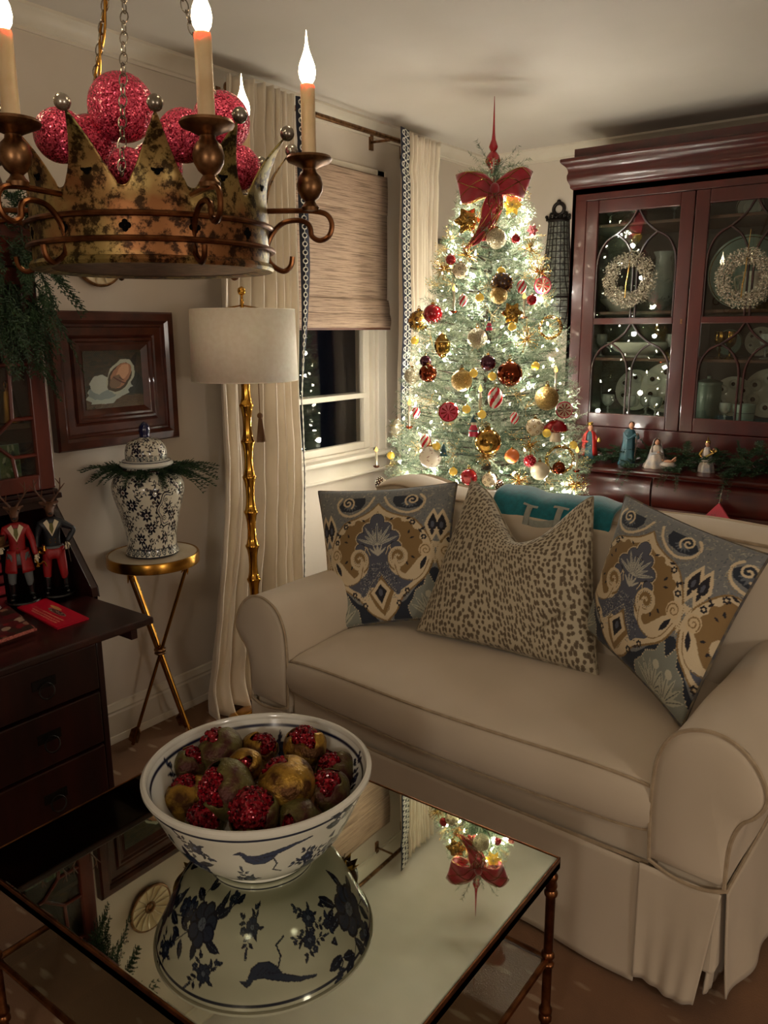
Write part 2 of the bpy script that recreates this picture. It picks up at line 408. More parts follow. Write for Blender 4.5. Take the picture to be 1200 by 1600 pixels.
# ------------------------------------------------------------------ painter (flat print only)
class Canvas:
    def __init__(s, w, h, x0, x1, y0, y1, bg, wrap=False):
        s.w, s.h, s.x0, s.x1, s.y0, s.y1 = w, h, x0, x1, y0, y1
        s.c = np.tile(lin(bg), (h, w, 1)).astype(float)
        s.xs = np.linspace(x0, x1, w); s.ys = np.linspace(y0, y1, h); s.wrap = wrap
    def _win(s, a, b, c, d):
        i0 = max(int((a-s.x0)/(s.x1-s.x0)*(s.w-1)), 0); i1 = min(int((b-s.x0)/(s.x1-s.x0)*(s.w-1))+2, s.w)
        j0 = max(int((c-s.y0)/(s.y1-s.y0)*(s.h-1)), 0); j1 = min(int((d-s.y0)/(s.y1-s.y0)*(s.h-1))+2, s.h)
        return i0, i1, j0, j1
    def poly(s, pts, col):
        P = np.asarray(pts, float); i0, i1, j0, j1 = s._win(P[:, 0].min(), P[:, 0].max(), P[:, 1].min(), P[:, 1].max())
        if i1 <= i0 or j1 <= j0: return
        X, Y = np.meshgrid(s.xs[i0:i1], s.ys[j0:j1]); ins = np.zeros(X.shape, bool)
        for a, b in zip(P, np.roll(P, -1, 0)):
            if a[1] == b[1]: continue
            c = ((a[1] > Y) != (b[1] > Y)) & (X < (b[0]-a[0])*(Y-a[1])/(b[1]-a[1])+a[0]); ins ^= c
        s.c[j0:j1, i0:i1][ins] = lin(col)
    def line(s, pts, w, col):
        P = np.asarray(pts, float)
        for a, b in zip(P[:-1], P[1:]):
            i0, i1, j0, j1 = s._win(min(a[0], b[0])-w, max(a[0], b[0])+w, min(a[1], b[1])-w, max(a[1], b[1])+w)
            if i1 <= i0 or j1 <= j0: continue
            X, Y = np.meshgrid(s.xs[i0:i1], s.ys[j0:j1]); d = b-a; L = d@d+1e-12
            t = np.clip(((X-a[0])*d[0]+(Y-a[1])*d[1])/L, 0, 1)
            s.c[j0:j1, i0:i1][np.hypot(X-a[0]-t*d[0], Y-a[1]-t*d[1]) < w/2] = lin(col)
    def disc(s, x, y, r, col, ry=None, ang=0):
        ry = ry or r; m = max(r, ry); i0, i1, j0, j1 = s._win(x-m, x+m, y-m, y+m)
        if i1 <= i0 or j1 <= j0: return
        X, Y = np.meshgrid(s.xs[i0:i1]-x, s.ys[j0:j1]-y); c, q = math.cos(ang), math.sin(ang)
        s.c[j0:j1, i0:i1][((X*c+Y*q)/r)**2+((-X*q+Y*c)/ry)**2 < 1] = lin(col)
    def dots(s, pts, step, r, col):
        P = np.asarray(pts, float); acc = 0
        for a, b in zip(P[:-1], P[1:]):
            L = np.hypot(*(b-a)); 
            while acc < L: q = a+(b-a)*acc/L; s.disc(q[0], q[1], r, col); acc += step
            acc -= L
    def leaf(s, x, y, ang, l, w, col, vein=None):
        c, q = math.cos(ang), math.sin(ang)
        loc = [(0, 0), (.25, .38), (.5, .5), (.78, .3), (1, 0), (.78, -.3), (.5, -.5), (.25, -.38)]
        s.poly([(x+(a*l)*c-(b*w)*q, y+(a*l)*q+(b*w)*c) for a, b in loc], col)
        if vein is not None: s.line([(x+.15*l*c, y+.15*l*q), (x+.85*l*c, y+.85*l*q)], w*.14, vein)
    def sample(s, x, y):
        i = np.clip(np.round((x-s.x0)/(s.x1-s.x0)*(s.w-1)).astype(int), 0, s.w-1)
        j = np.clip(np.round((y-s.y0)/(s.y1-s.y0)*(s.h-1)).astype(int), 0, s.h-1)
        return s.c[j, i]
def spiral(cx, cy, r0, r1, a0, turns, n=60):
    return [(cx+(r0+(r1-r0)*k/n)*math.cos(a0+turns*2*math.pi*k/n), cy+(r0+(r1-r0)*k/n)*math.sin(a0+turns*2*math.pi*k/n)) for k in range(n+1)]

# ================================================================== ROOM
XR, YF = 2.35, -1.7
def carpet():
    m = bpy.data.materials.new('flecked_brown_carpet'); m.use_nodes = True
    nt = m.node_tree; b = nt.nodes['Principled BSDF']; b.inputs['Roughness'].default_value = .95
    tc = nt.nodes.new('ShaderNodeTexCoord'); mp = nt.nodes.new('ShaderNodeMapping'); mp.inputs['Scale'].default_value = (9, 26, 1)
    mp.inputs['Rotation'].default_value = (0, 0, .5)
    nt.links.new(tc.outputs['Object'], mp.inputs[0])
    n1 = nt.nodes.new('ShaderNodeTexNoise'); n1.inputs['Scale'].default_value = 2.2; n1.inputs['Detail'].default_value = 6
    v = nt.nodes.new('ShaderNodeTexVoronoi'); v.inputs['Scale'].default_value = 1.3; v.inputs['Randomness'].default_value = .8
    nd = nt.nodes.new('ShaderNodeTexNoise'); nd.inputs['Scale'].default_value = 1.7
    mr = nt.nodes.new('ShaderNodeMixRGB'); mr.inputs[0].default_value = .28
    nt.links.new(tc.outputs['Object'], n1.inputs['Vector']); nt.links.new(mp.outputs[0], nd.inputs['Vector'])
    nt.links.new(mp.outputs[0], mr.inputs[1]); nt.links.new(nd.outputs['Color'], mr.inputs[2]); nt.links.new(mr.outputs[0], v.inputs['Vector'])
    r1 = nt.nodes.new('ShaderNodeValToRGB'); r1.color_ramp.elements[0].position = .35; r1.color_ramp.elements[0].color = (*lin((104, 76, 56)), 1)
    r1.color_ramp.elements[1].position = .65; r1.color_ramp.elements[1].color = (*lin((136, 100, 72)), 1)
    r2 = nt.nodes.new('ShaderNodeValToRGB'); r2.color_ramp.elements[0].position = .14; r2.color_ramp.elements[0].color = (1, 1, 1, 1)
    r2.color_ramp.elements[1].position = .25; r2.color_ramp.elements[1].color = (0, 0, 0, 1)
    mx = nt.nodes.new('ShaderNodeMixRGB'); mx.inputs[2].default_value = (*lin((186, 164, 136)), 1)
    ml = nt.nodes.new('ShaderNodeMath'); ml.operation = 'MULTIPLY'; ml.inputs[1].default_value = .45
    nt.links.new(n1.outputs[0], r1.inputs[0]); nt.links.new(v.outputs['Distance'], r2.inputs[0]); nt.links.new(r2.outputs[0], ml.inputs[0])
    nt.links.new(ml.outputs[0], mx.inputs[0]); nt.links.new(r1.outputs[0], mx.inputs[1]); nt.links.new(mx.outputs[0], b.inputs['Base Color'])
    bp = nt.nodes.new('ShaderNodeBump'); bp.inputs['Strength'].default_value = .4; bp.inputs['Distance'].default_value = .003
    n3 = nt.nodes.new('ShaderNodeTexNoise'); n3.inputs['Scale'].default_value = 260
    nt.links.new(tc.outputs['Object'], n3.inputs['Vector']); nt.links.new(n3.outputs[0], bp.inputs['Height']); nt.links.new(bp.outputs[0], b.inputs['Normal'])
    return m
M['carpet'] = carpet()
struct('floor', MB().bb(WL-.1, XR+.1, YF-.1, WB+.1, -.1, 0), M['carpet'], smooth=False)
struct('ceiling', MB().bb(WL-.1, XR+.1, YF-.1, WB+.1, CEIL, CEIL+.1), M['ceil'], smooth=False)
# window wall with its opening
WY0, WY1, WZ0, WZ1 = 2.31, 3.235, .90, 2.16
b = MB(); b.bb(WL-.12, WL, YF-.1, WY0, 0, CEIL); b.bb(WL-.12, WL, WY1, WB+.1, 0, CEIL)
b.bb(WL-.12, WL, WY0, WY1, 0, WZ0); b.bb(WL-.12, WL, WY0, WY1, WZ1, CEIL)
struct('wall_left', b, M['wall'], smooth=False)
struct('wall_back', MB().bb(WL, XR+.1, WB, WB+.1, 0, CEIL), M['wall'], smooth=False)
struct('wall_right', MB().bb(XR, XR+.1, YF-.1, WB, 0, CEIL), M['wall'], smooth=False)
struct('wall_front', MB().bb(WL, XR, YF-.1, YF, 0, CEIL), M['wall'], smooth=False)
# cornice moulding: profile (out from wall, down from ceiling)
def moulding(prof, axis, a0, a1, wall, zref, sgn=1):
    b = MB(); n = len(prof)
    def P(t, q):
        return (wall+q[0], t, zref+q[1]) if axis == 'y' else (t, wall-q[0], zref+q[1])
    vs = [P(a0, q) for q in prof]+[P(a1, q) for q in prof]
    fs = [(k, (k+1) % n, n+(k+1) % n, n+k) for k in range(n)]+[tuple(range(n))[::-1], tuple(range(n, 2*n))]
    return b.add(vs, fs)
crownp = [(0, 0), (.052, 0), (.052, -.010), (.044, -.016), (.030, -.024), (.018, -.040), (.014, -.052), (.008, -.056), (.008, -.066), (0, -.066)]
struct('trim_1', moulding(crownp, 'y', YF, WB, WL, CEIL), M['trimw'], sharp=.5)
struct('trim_2', moulding(crownp, 'x', WL, XR, WB, CEIL), M['trimw'], sharp=.5)
basep = [(0, 0), (.030, 0), (.030, .006), (.022, .022), (.018, .024), (.018, .105), (.014, .112), (.016, .120), (.010, .134), (.008, .142), (0, .145)]
struct('baseboard_left', moulding(basep, 'y', YF, WB, WL, 0), M['trimw'], sharp=.5)
struct('baseboard_back', moulding(basep, 'x', WL, XR, WB, 0), M['trimw'], sharp=.5)

# window
w = thing('window_1', '', '', (WL, (WY0+WY1)/2, 0)); del w['label']; del w['category']; w['kind'] = 'structure'
hw = (WY1-WY0)/2
b = MB(); cw = .075
for (y0, y1, z0, z1) in ((-hw-cw, -hw, WZ0-.02, WZ1+cw), (hw, hw+cw, WZ0-.02, WZ1+cw), (-hw-cw, hw+cw, WZ1, WZ1+cw)):
    b.bb(0, .020, y0, y1, z0, z1)
    b.bb(.0, .027, y0+.012 if y0 < 0 else y0+.055, y0+.020 if y0 < 0 else y1-.008, z0, z1) if z1-z0 > .2 else None
build('casing', b, M['trimw'], w, smooth=False, bevel=.004)
b = MB(); b.bb(-.005, .060, -hw-cw-.02, hw+cw+.02, WZ0-.022, WZ0); build('sill', b, M['trimw'], w, smooth=False, bevel=.006)
b = MB(); b.bb(0, .018, -hw-cw, hw+cw, WZ0-.10, WZ0-.022); b.bb(0, .026, -hw-cw, hw+cw, WZ0-.108, WZ0-.096); build('apron', b, M['trimw'], w, smooth=False, bevel=.004)
b = MB()
for s_ in (-1, 1): b.bb(-.11, -.0, min(s_*hw, s_*(hw-.02)), max(s_*hw, s_*(hw-.02)), WZ0, WZ1)
b.bb(-.11, 0, -hw, hw, WZ1-.02, WZ1); b.bb(-.11, 0, -hw, hw, WZ0, WZ0+.012); build('jamb', b, M['trimw'], w, smooth=False)
def sash(z0, z1, x):
    s = MB(); t = .045; a = hw-.02
    s.bb(x-.03, x, -a, -a+t, z0, z1); s.bb(x-.03, x, a-t, a, z0, z1); s.bb(x-.03, x, -a+t, a-t, z0, z0+.035); s.bb(x-.03, x, -a+t, a-t, z1-.032, z1)
    f = build('sash', s, M['trimw'], w, smooth=False, bevel=.003)
    build('pane', MB().bb(x-.017, x-.013, -a+t-.003, a-t+.003, z0+.03, z1-.03), M['gpane'], f, smooth=False)
sash(WZ0+.012, 1.56, -.022); sash(1.53, WZ1-.02, -.056)
f = build('storm_rail', MB().bb(-.10, -.018, -hw+.05, hw-.05, 1.165, 1.19), M['trimw'], w, smooth=False, bevel=.003)
build('latch', MB().bb(-.022, -.008, -.03, .03, 1.553, 1.575), M['brassd'], w, smooth=False, bevel=.002)

# woven roman blind
def woven():
    m = bpy.data.materials.new('woven_grass_blind'); m.use_nodes = True
    nt = m.node_tree; b = nt.nodes['Principled BSDF']; b.inputs['Roughness'].default_value = .8
    tc = nt.nodes.new('ShaderNodeTexCoord'); mp = nt.nodes.new('ShaderNodeMapping'); mp.inputs['Scale'].default_value = (1, 4.5, 170)
    nz = nt.nodes.new('ShaderNodeTexNoise'); nz.inputs['Scale'].default_value = 1; nz.inputs['Detail'].default_value = 5; nz.inputs['Roughness'].default_value = .7
    cr = nt.nodes.new('ShaderNodeValToRGB')
    cr.color_ramp.elements[0].position = .33; cr.color_ramp.elements[0].color = (*lin((92, 72, 58)), 1)
    cr.color_ramp.elements[1].position = .55; cr.color_ramp.elements[1].color = (*lin((168, 142, 120)), 1)
    nt.links.new(tc.outputs['Object'], mp.inputs[0]); nt.links.new(mp.outputs[0], nz.inputs['Vector'])
    nt.links.new(nz.outputs[0], cr.inputs[0]); nt.links.new(cr.outputs[0], b.inputs['Base Color'])
    bp = nt.nodes.new('ShaderNodeBump'); bp.inputs['Strength'].default_value = .6; bp.inputs['Distance'].default_value = .003
    nt.links.new(nz.outputs[0], bp.inputs['Height']); nt.links.new(bp.outputs[0], b.inputs['Normal'])
    return m
M['woven'] = woven()
BX, BY0, BY1, BZ0, BZ1 = WL+.045, 2.28, 3.27, 1.495, 2.20
bl = thing('roman_blind', 'light brown woven grass roman blind lowered over the upper window', 'blind', (BX, (BY0+BY1)/2, BZ0))
def blind_sheet(z0, z1, x, bulge):
    zz = np.linspace(z0, z1, 24); yy = np.linspace(-(BY1-BY0)/2, (BY1-BY0)/2, 12)
    P = np.zeros((24, 12, 3)); P[..., 1] = yy; P[..., 2] = zz[:, None]-BZ0
    P[..., 0] = x+bulge*np.sin(np.linspace(0, 1, 24)*math.pi)[:, None]+.0015*np.sin(yy*14)
    return MB().grid(P)
build('woven_panel', blind_sheet(1.60, BZ1, 0, .004), M['woven'], bl, solid=.004)
build('fold', blind_sheet(1.535, 1.635, .010, .008), M['woven'], bl, solid=.004)
build('fold', blind_sheet(BZ0+.004, 1.57, .018, .008), M['woven'], bl, solid=.005)
build('fold', blind_sheet(2.03, BZ1, .006, .003), M['woven'], bl, solid=.004)
build('bottom_rail', MB().bb(.006, .024, -(BY1-BY0)/2, (BY1-BY0)/2, 0, .010), M['shelf'], bl, smooth=False)
build('headrail', MB().bb(-.022, .004, -(BY1-BY0)/2, (BY1-BY0)/2, BZ1-BZ0-.03, BZ1-BZ0), M['trimw'], bl, smooth=False)

# curtain rod
RX, RZ = WL+.125, 2.352
rd = thing('curtain_rod', 'thin bronze curtain rod above the window blind', 'curtain rod', (RX, 2.76, RZ))
build('pole', MB().tube([(0, -.54, 0), (0, .74, 0)], .011, 12), M['brassd'], rd)
for yy in (-.55, .75):
    build('finial', MB().lathe([(.001, -.03), (.012, -.026), (.02, -.01), (.021, .004), (.014, .02), (.001, .026)], 14, (0, yy, 0), rot(math.pi/2, 0, 0)), M['brassd'], rd)
for yy in (-.50, .45, .70):
    build('bracket', MB().bb(-.125, -.115, yy-.012, yy+.012, -.035, .035).tube([(-.118, yy, 0), (-.01, yy, -.004)], .006, 8), M['brassd'], rd)

# curtains
def curtain(y0, y1, ytop0, ytop1, folds, seed, floor_spread, label, trim_side, puddle):
    rnd = random.Random(seed)
    t = thing('curtain', label, 'curtain', (RX, (y0+y1)/2, 0), 0, 'pair of cream curtains at the window')
    nu, nz = 150, 90; yc = (y0+y1)/2
    ph = [rnd.uniform(0, 6.28) for _ in range(6)]
    P = np.zeros((nz, nu, 3))
    for j in range(nz):
        z = (RZ+.03)*(1-j/(nz-1)); tt = 1-z/(RZ+.03)
        lo = ytop0+(y0-ytop0)*min(tt*2.2, 1)-floor_spread[0]*max(tt-.55, 0)**1.6*2.2
        hi = ytop1+(y1-ytop1)*min(tt*2.2, 1)+floor_spread[1]*max(tt-.55, 0)**1.6*2.2
        pin = math.exp(-((z-RZ+.13)/.035)**2)
        for i in range(nu):
            s = i/(nu-1)
            a = 2*math.pi*folds*(s+.028*math.sin(5*s+ph[2])+.02*math.sin(11*s+ph[3])*min(tt*3, 1))
            amp = (.018+.020*min(tt*3, 1)*(.65+.45*math.sin(9*s+ph[1])))*(1-.45*pin)
            x = amp*math.sin(a+ph[0]+.7*math.sin(2*tt+ph[1]))+.010*math.sin(a*1.9+ph[2]+3*tt)
            x += .010*(1-min(tt*5, 1))*math.sin(a*3.1+ph[4])+.005*math.sin(z*9+3*s)*min(tt*2, 1)*math.sin(5*s+ph[5])+.004*math.sin(z*31+a)*max(tt-.3, 0)
            if tt > .5: x += .016*(tt-.5)*math.sin(7*s*math.pi+ph[3]+11*tt)
            y = lo+(hi-lo)*(s+.011*math.sin(a*1.0+1.3+ph[0]))
            yo = y-yc; zz = z; xo = x
            if puddle and z < .16:
                k = (.16-z)/.16; xo = x+.05*k**1.5+.02*k*math.sin(a+1); zz = .012+z*.9+.012*k*math.sin(a*.7)
            P[j, i] = (min(max(xo+.035, -.035), .15), yo, max(zz, .006))
    o = build('panel', MB().grid(P), M['curtain'], t, sharp=0, solid=.003)
    k = -1 if trim_side > 0 else 0
    E = P[:, k].copy(); tw = .046 if trim_side > 0 else .105
    wob = E[:, 0]
    # flat tape on the leading edge, turned towards the room
    T = np.zeros((nz, 2, 3)); T[:, 0] = E+np.array([.014, 0, 0]); T[:, 1] = E+np.array([.030, trim_side*tw*.85, 0])
    if trim_side > 0:
        kk = np.clip((1.75-E[:, 2])/.5, 0, 1)*.7; T[:, 1, 1] -= trim_side*tw*.85*kk; T[:, 1, 0] -= .03*kk
    build('navy_trim', MB().grid(T), M['navy'], t, sharp=0, solid=.003, label='navy tape edge with white looped braid')
    br = MB(); L = 0.0; z = RZ+.01
    nrm = Vector((.85*tw, -trim_side*.016, 0)).normalized()
    def at(zq, q):
        jj = (1-zq/(RZ+.03))*(nz-1); j0 = int(min(max(jj, 0), nz-2)); fr = jj-j0
        a_ = T[j0]*(1-fr)+T[j0+1]*fr; p = a_[0]*(1-q)+a_[1]*q
        return Vector(p)+nrm*.0035
    step = .033; k = 0
    while z > .10:
        for q, sgn in (((.5, 1),) if trim_side > 0 else ((.24, -1), (.76, 1))):
            pts = []
            for g in range(9):
                an = 2*math.pi*g/9
                pts.append(at(z+.0095*math.sin(an), q+(.24 if trim_side > 0 else .12)*math.cos(an)))
            br.tube(pts, .0024, 4, closed=True)
            br.tube([at(z+.007, q), at(z+step*.5, .5)], .0022, 4); br.tube([at(z-.007, q), at(z-step*.5, .5)], .0022, 4)
        z -= step; k += 1
    build('braid', br, M['braid'], t, sharp=0, kind='stuff', label='white looped braid on the navy trim')
    return t
curtain(2.06, 2.50, 2.17, 2.515, 7.5, 3, (.30, -.02), 'wide cream curtain left of the window, behind the floor lamp, puddling on the floor', 1, True)
curtain(3.235, 3.50, 3.245, 3.545, 6.5, 8, (0, .0), 'narrow cream curtain between the window and the lit tree', -1, True)

# ================================================================== CHANDELIER
def disc_px(px, py, z=None): return None
CZ = 1.610
ch = thing('crown_chandelier', 'gilt metal crown chandelier with candle bulbs hanging above the coffee table', 'chandelier', (CH[0], CH[1], CZ))
NS, PH = 12, 2.003+math.pi
BR = .224
# band with concave notches; points flare outwards
def crown_band():
    nu, nv = 12*28, 26; P = np.zeros((nv, nu, 3)); 
    zb, zn, zt = .006, .135, .232
    for i in range(nu):
        a = 2*math.pi*i/nu; ph = ((a-PH) % (2*math.pi/NS))/(2*math.pi/NS); d = abs(ph-.5)*2     # d=1 at spire, 0 at notch
        # notch is round, spire concave and thin
        q = d
        top = zn + (zt-zn)*(max(0, (q-.22)/.78)**1.2 if q > .22 else 0) - (.012*math.sqrt(max(0, 1-(q/.22)**2)) if q < .22 else 0)
        for j in range(nv):
            v = j/(nv-1); z = zb+(top-zb)*v
            fl = max(0, (z-.10)/(.232-.10)); r = BR+.052*fl**1.9-.010*math.sin(min(fl, 1)*math.pi)*.6
            P[j, i] = (r*math.cos(a), r*math.sin(a), z)
    return P
build('crown_band', MB().grid(crown_band(), True), M['crown'], ch, solid=.0025, sharp=0)
ballpos = []
for k in range(NS):
    a = PH+k*2*math.pi/NS; ballpos.append((.281*math.cos(a), .281*math.sin(a), .2385))
    build('ball_tip', MB().sphere(ballpos[-1], .0135, 14, 10), M['silver'], ch)
for nm, z, r in (('hoop', .078, BR+.008), ('hoop', .037, BR+.008)):
    build(nm, MB().torus((0, 0, z), r, .0052, 96, 8), M['copper'], ch)
build('bottom_rim', MB().lathe([(BR-.03, 0), (BR-.004, -.004), (BR+.006, -.003), (BR+.010, .003), (BR+.006, .010), (BR-.002, .012)], 96), M['crown'], ch)
build('bottom_plate', MB().lathe([(.001, .004), (BR-.012, .004), (BR-.012, .001), (.001, .001)], 64), M['brassd'], ch)
# dark quatrefoil discs on the band, coloured as the shade inside cut-outs
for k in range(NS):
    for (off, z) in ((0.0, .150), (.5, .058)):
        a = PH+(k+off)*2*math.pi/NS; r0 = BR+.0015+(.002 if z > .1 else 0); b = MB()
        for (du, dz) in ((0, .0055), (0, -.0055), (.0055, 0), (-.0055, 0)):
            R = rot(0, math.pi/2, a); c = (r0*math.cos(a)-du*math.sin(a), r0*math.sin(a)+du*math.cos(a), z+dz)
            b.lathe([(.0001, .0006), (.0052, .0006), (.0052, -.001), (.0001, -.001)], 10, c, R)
        build('quatrefoil_shade', b, M['holeshade'], ch)
armp = [(-.088+.305, .0), (-.02+.305, .001), (0.012+.305, .0), (.036+.305, -.006), (.046+.305, -.024), (.040+.305, -.046), (.022+.305, -.055), (.006+.305, -.047), (.003+.305, -.032),
        (-.004+.305, -.022), (-.022+.305, -.017), (-.050+.305, -.022), (-.072+.305, -.042), (-.084+.305, -.068), (-.082+.305, -.092), (-.070+.305, -.106), (-.052+.305, -.114), (-.038+.305, -.104), (-.034+.305, -.086)]
ap = smoothpts([(x, 0, z+.112) for x, z in armp], 5)
A0 = math.atan2(.194, .236)
bulbs = []
for k in range(6):
    a = A0+k*math.pi/3; R = Matrix.Rotation(a, 3, 'Z')
    build('scroll_arm', MB().tube([tuple(R @ Vector(p)) for p in ap], .0052, 8), M['copper'], ch)
    c = tuple(R @ Vector((.309, 0, 0)))
    cup = [(.001, .110), (.016, .112), (.018, .119), (.012, .126), (.010, .130), (.018, .137), (.0245, .149), (.026, .162), (.022, .176), (.014, .184), (.013, .190), (.030, .198), (.042, .203), (.045, .208), (.042, .213), (.030, .210), (.016, .208), (.001, .208)]
    build('candle_cup', MB().lathe(cup, 28, (c[0], c[1], 0)), M['brassd'], ch)
    sl = build('candle_sleeve', MB().lathe([(.0135, .206), (.0140, .215), (.0140, .338), (.0125, .3415), (.001, .3415)], 20, (c[0], c[1], 0)), M['candle'], ch)
    fl = [(.001, .338), (.008, .341), (.0145, .352), (.0165, .364), (.0145, .377), (.009, .391), (.005, .402), (.0025, .414), (.0012, .428), (.0003, .436)]
    tip = random.Random(k).uniform(-.006, .006)
    build('flame_bulb', MB().lathe(fl, 16, (c[0], c[1], 0)), M['flame'], ch)
    l = bpy.data.lights.new('candle_bulb_light', 'POINT'); l.energy = CHANDELIER_W; l.color = WARM; l.shadow_soft_size = .016
    lo = bpy.data.objects.new('candle_bulb_light', l); link(lo, ch); lo.location = (c[0], c[1], .362)
M['flame'].diffuse_color = (1, .9, .7, 1)
# chains to the ceiling hook
def chain(ang, r0, cord):
    p0 = np.array([r0*math.cos(ang), r0*math.sin(ang), .150]); p1 = np.array([.02*math.cos(ang), .02*math.sin(ang), .70])
    n = 30; d = (p1-p0)/n
    b = MB(); L = np.linalg.norm(d); dv = Vector(d).normalized()
    q = Vector((0, 0, 1)).rotation_difference(dv).to_matrix()
    for i in range(n):
        c = p0+d*(i+.5); tw = Matrix.Rotation((i % 2)*math.pi/2+.5, 3, 'Z')
        pts = []
        for g in range(12):
            an = 2*math.pi*g/12; v = Vector((.0072*math.cos(an), 0, (L*.62)*math.sin(an))); v = q @ (tw @ v)
            pts.append((c[0]+v.x, c[1]+v.y, c[2]+v.z))
        b.tube(pts, .0013, 5, closed=True)
    build('chain', b, M['silver'], ch)
    if cord:
        for s in range(2):
            pts = [tuple(p0+(p1-p0)*t+np.array([.004*math.sin(24*t+s*3), .004*math.cos(24*t+s*3), -.02*(1-t)])) for t in np.linspace(0, 1, 60)]
            build('cord', MB().tube(pts, .0026, 6), M['brass'], ch)
    build('chain_hook', MB().torus(tuple(p0), .009, .0018, 12, 6, rot(math.pi/2, 0, ang)), M['silver'], ch)
chain(math.radians(-52), .196, False); chain(math.radians(188), .196, True); chain(math.radians(68), .196, False)
build('hub', MB().torus((0, 0, .71), .018, .003, 20, 8, rot(math.pi/2, 0, 0)).tube([(0, 0, .72), (0, 0, .80)], .005, 8), M['brassd'], ch)
build('canopy', MB().lathe([(.001, CEIL-CZ-.045), (.012, CEIL-CZ-.04), (.03, CEIL-CZ-.03), (.055, CEIL-CZ-.016), (.06, CEIL-CZ-.001), (.001, CEIL-CZ-.001)], 32), M['brassd'], ch)

# red glitter balls heaped in the crown: pixel, distance from the axis plane, radius
gb = [((190, 168), 1.72, .062, 'large red glitter ball topmost in the crown, behind the front chain'),
      ((95, 212), 1.66, .047, 'red glitter ball at the far left of the crown'),
      ((346, 190), 1.80, .058, 'large red glitter ball at the upper right of the crown, behind the tall candle'),
      ((287, 212), 1.62, .047, 'red glitter ball between two crown points left of the tall candle'),
      ((200, 262), 1.58, .034, 'small red glitter ball low in the front notch of the crown'),
      ((374, 262), 1.72, .042, 'red glitter ball low at the right end of the crown'),
      ((140, 222), 1.76, .050, 'red glitter ball behind the left crown points, beneath the topmost ball'),
      ((245, 262), 1.74, .050, 'red glitter ball deep inside the crown behind the middle point')]
for (px, py), D, r, lab in gb:
    d = ray(px, py); d = d/math.hypot(d[0], d[1])*D; p = (d[0], d[1], d[2]+H)
    o = build('glitter_ball', MB().sphere((0, 0, 0), r, 40, 28), M['redglit']); tag(o, lab, 'ornament', 'red glitter balls in the chandelier crown', p)

# ================================================================== SOFA (local: x along, y back)
so = thing('sofa', 'cream slipcovered rolled arm loveseat in front of the tree', 'sofa', (-.462, 1.615, 0), math.radians(-3))
def extr(poly, fn, t0, t1): return MB().prism(poly, fn, t0, t1)
# right arm outline (x, z), the left one mirrored
arm = smoothpts([(0.0, .335), (-.004, .42), (-.004, .52), (.004, .59), (.030, .645), (.070, .672), (.115, .680), (.160, .668), (.198, .636), (.222, .592), (.224, .555), (.206, .522), (.184, .500), (.170, .465), (.163, .42), (.162, .335)], 4)
arm = [(p[0], p[1]) for p in arm]
for side in (0, 1):
    f = (lambda a, b_, t: (a, t, b_)) if side == 0 else (lambda a, b_, t: (-1.16-a, t, b_))
    fx = (lambda x: x) if side == 0 else (lambda x: -1.16-x)
    # body: extruded with slight dips so that the cover looks soft
    nv = 26; P = np.zeros((nv, len(arm), 3))
    for j in range(nv):
        t = j/(nv-1); yv = .004+.80*t
        for i, (a, z) in enumerate(arm):
            wv = .004*math.sin(5*t*math.pi+i*.35)*(1-abs(2*t-1)**4)+.003*math.sin(17*t+i*.9)
            x = a+wv*(.5 if z < .4 else 1); P[j, i] = f(x, z+wv*.5+(.012*t if z > .5 else 0), yv)
    build('arm', MB().grid(P), M['linen'], so, sharp=0)
    # front panel, gently domed
    cx = sum(a for a, z in arm)/len(arm); cz = sum(z for a, z in arm)/len(arm)
    rings = []
    for s_, dy in ((1.0, 0.0), (.97, -.006), (.85, -.012), (.5, -.016), (.0005, -.017)):
        rings.append([f(cx+(a-cx)*s_, cz+(z-cz)*s_, .004+dy) for a, z in arm])
    build('arm_panel', MB().grid(np.array(rings), True), M['linen'], so, sharp=0)
    build('arm_welt', MB().tube([f(a, z, -.001) for a, z in arm], .0048, 6), M['welt'], so)
    bw = smoothpts([f(.0, .335, -.004), f(.05, .322, -.010), (fx(.11), -.010, .318), f(.162, .330, -.002), (fx(.165), .05, .326), (fx(.163), .4, .335), (fx(.160), .80, .34)], 5)
    build('skirt_welt', MB().tube([tuple(p) for p in bw], .0045, 6), M['welt'], so)
    # back of the arm block below
    build('arm_base', MB().bb(min(fx(.006), fx(.155)), max(fx(.006), fx(.155)), .012, .80, .10, .36), M['linen'], so, smooth=False, bevel=.01)
# seat deck
build('seat_deck', MB().bb(-1.162, .002, .022, .74, .10, .392), M['linen'], so, smooth=False, bevel=.012)
dw = [tuple(p) for p in smoothpts([(-1.155, .014, .313), (-.8, .004, .312), (-.35, .002, .313), (-.004, .008, .315)], 8)]
build('deck_welt', MB().tube(dw, .0048, 6), M['welt'], so)
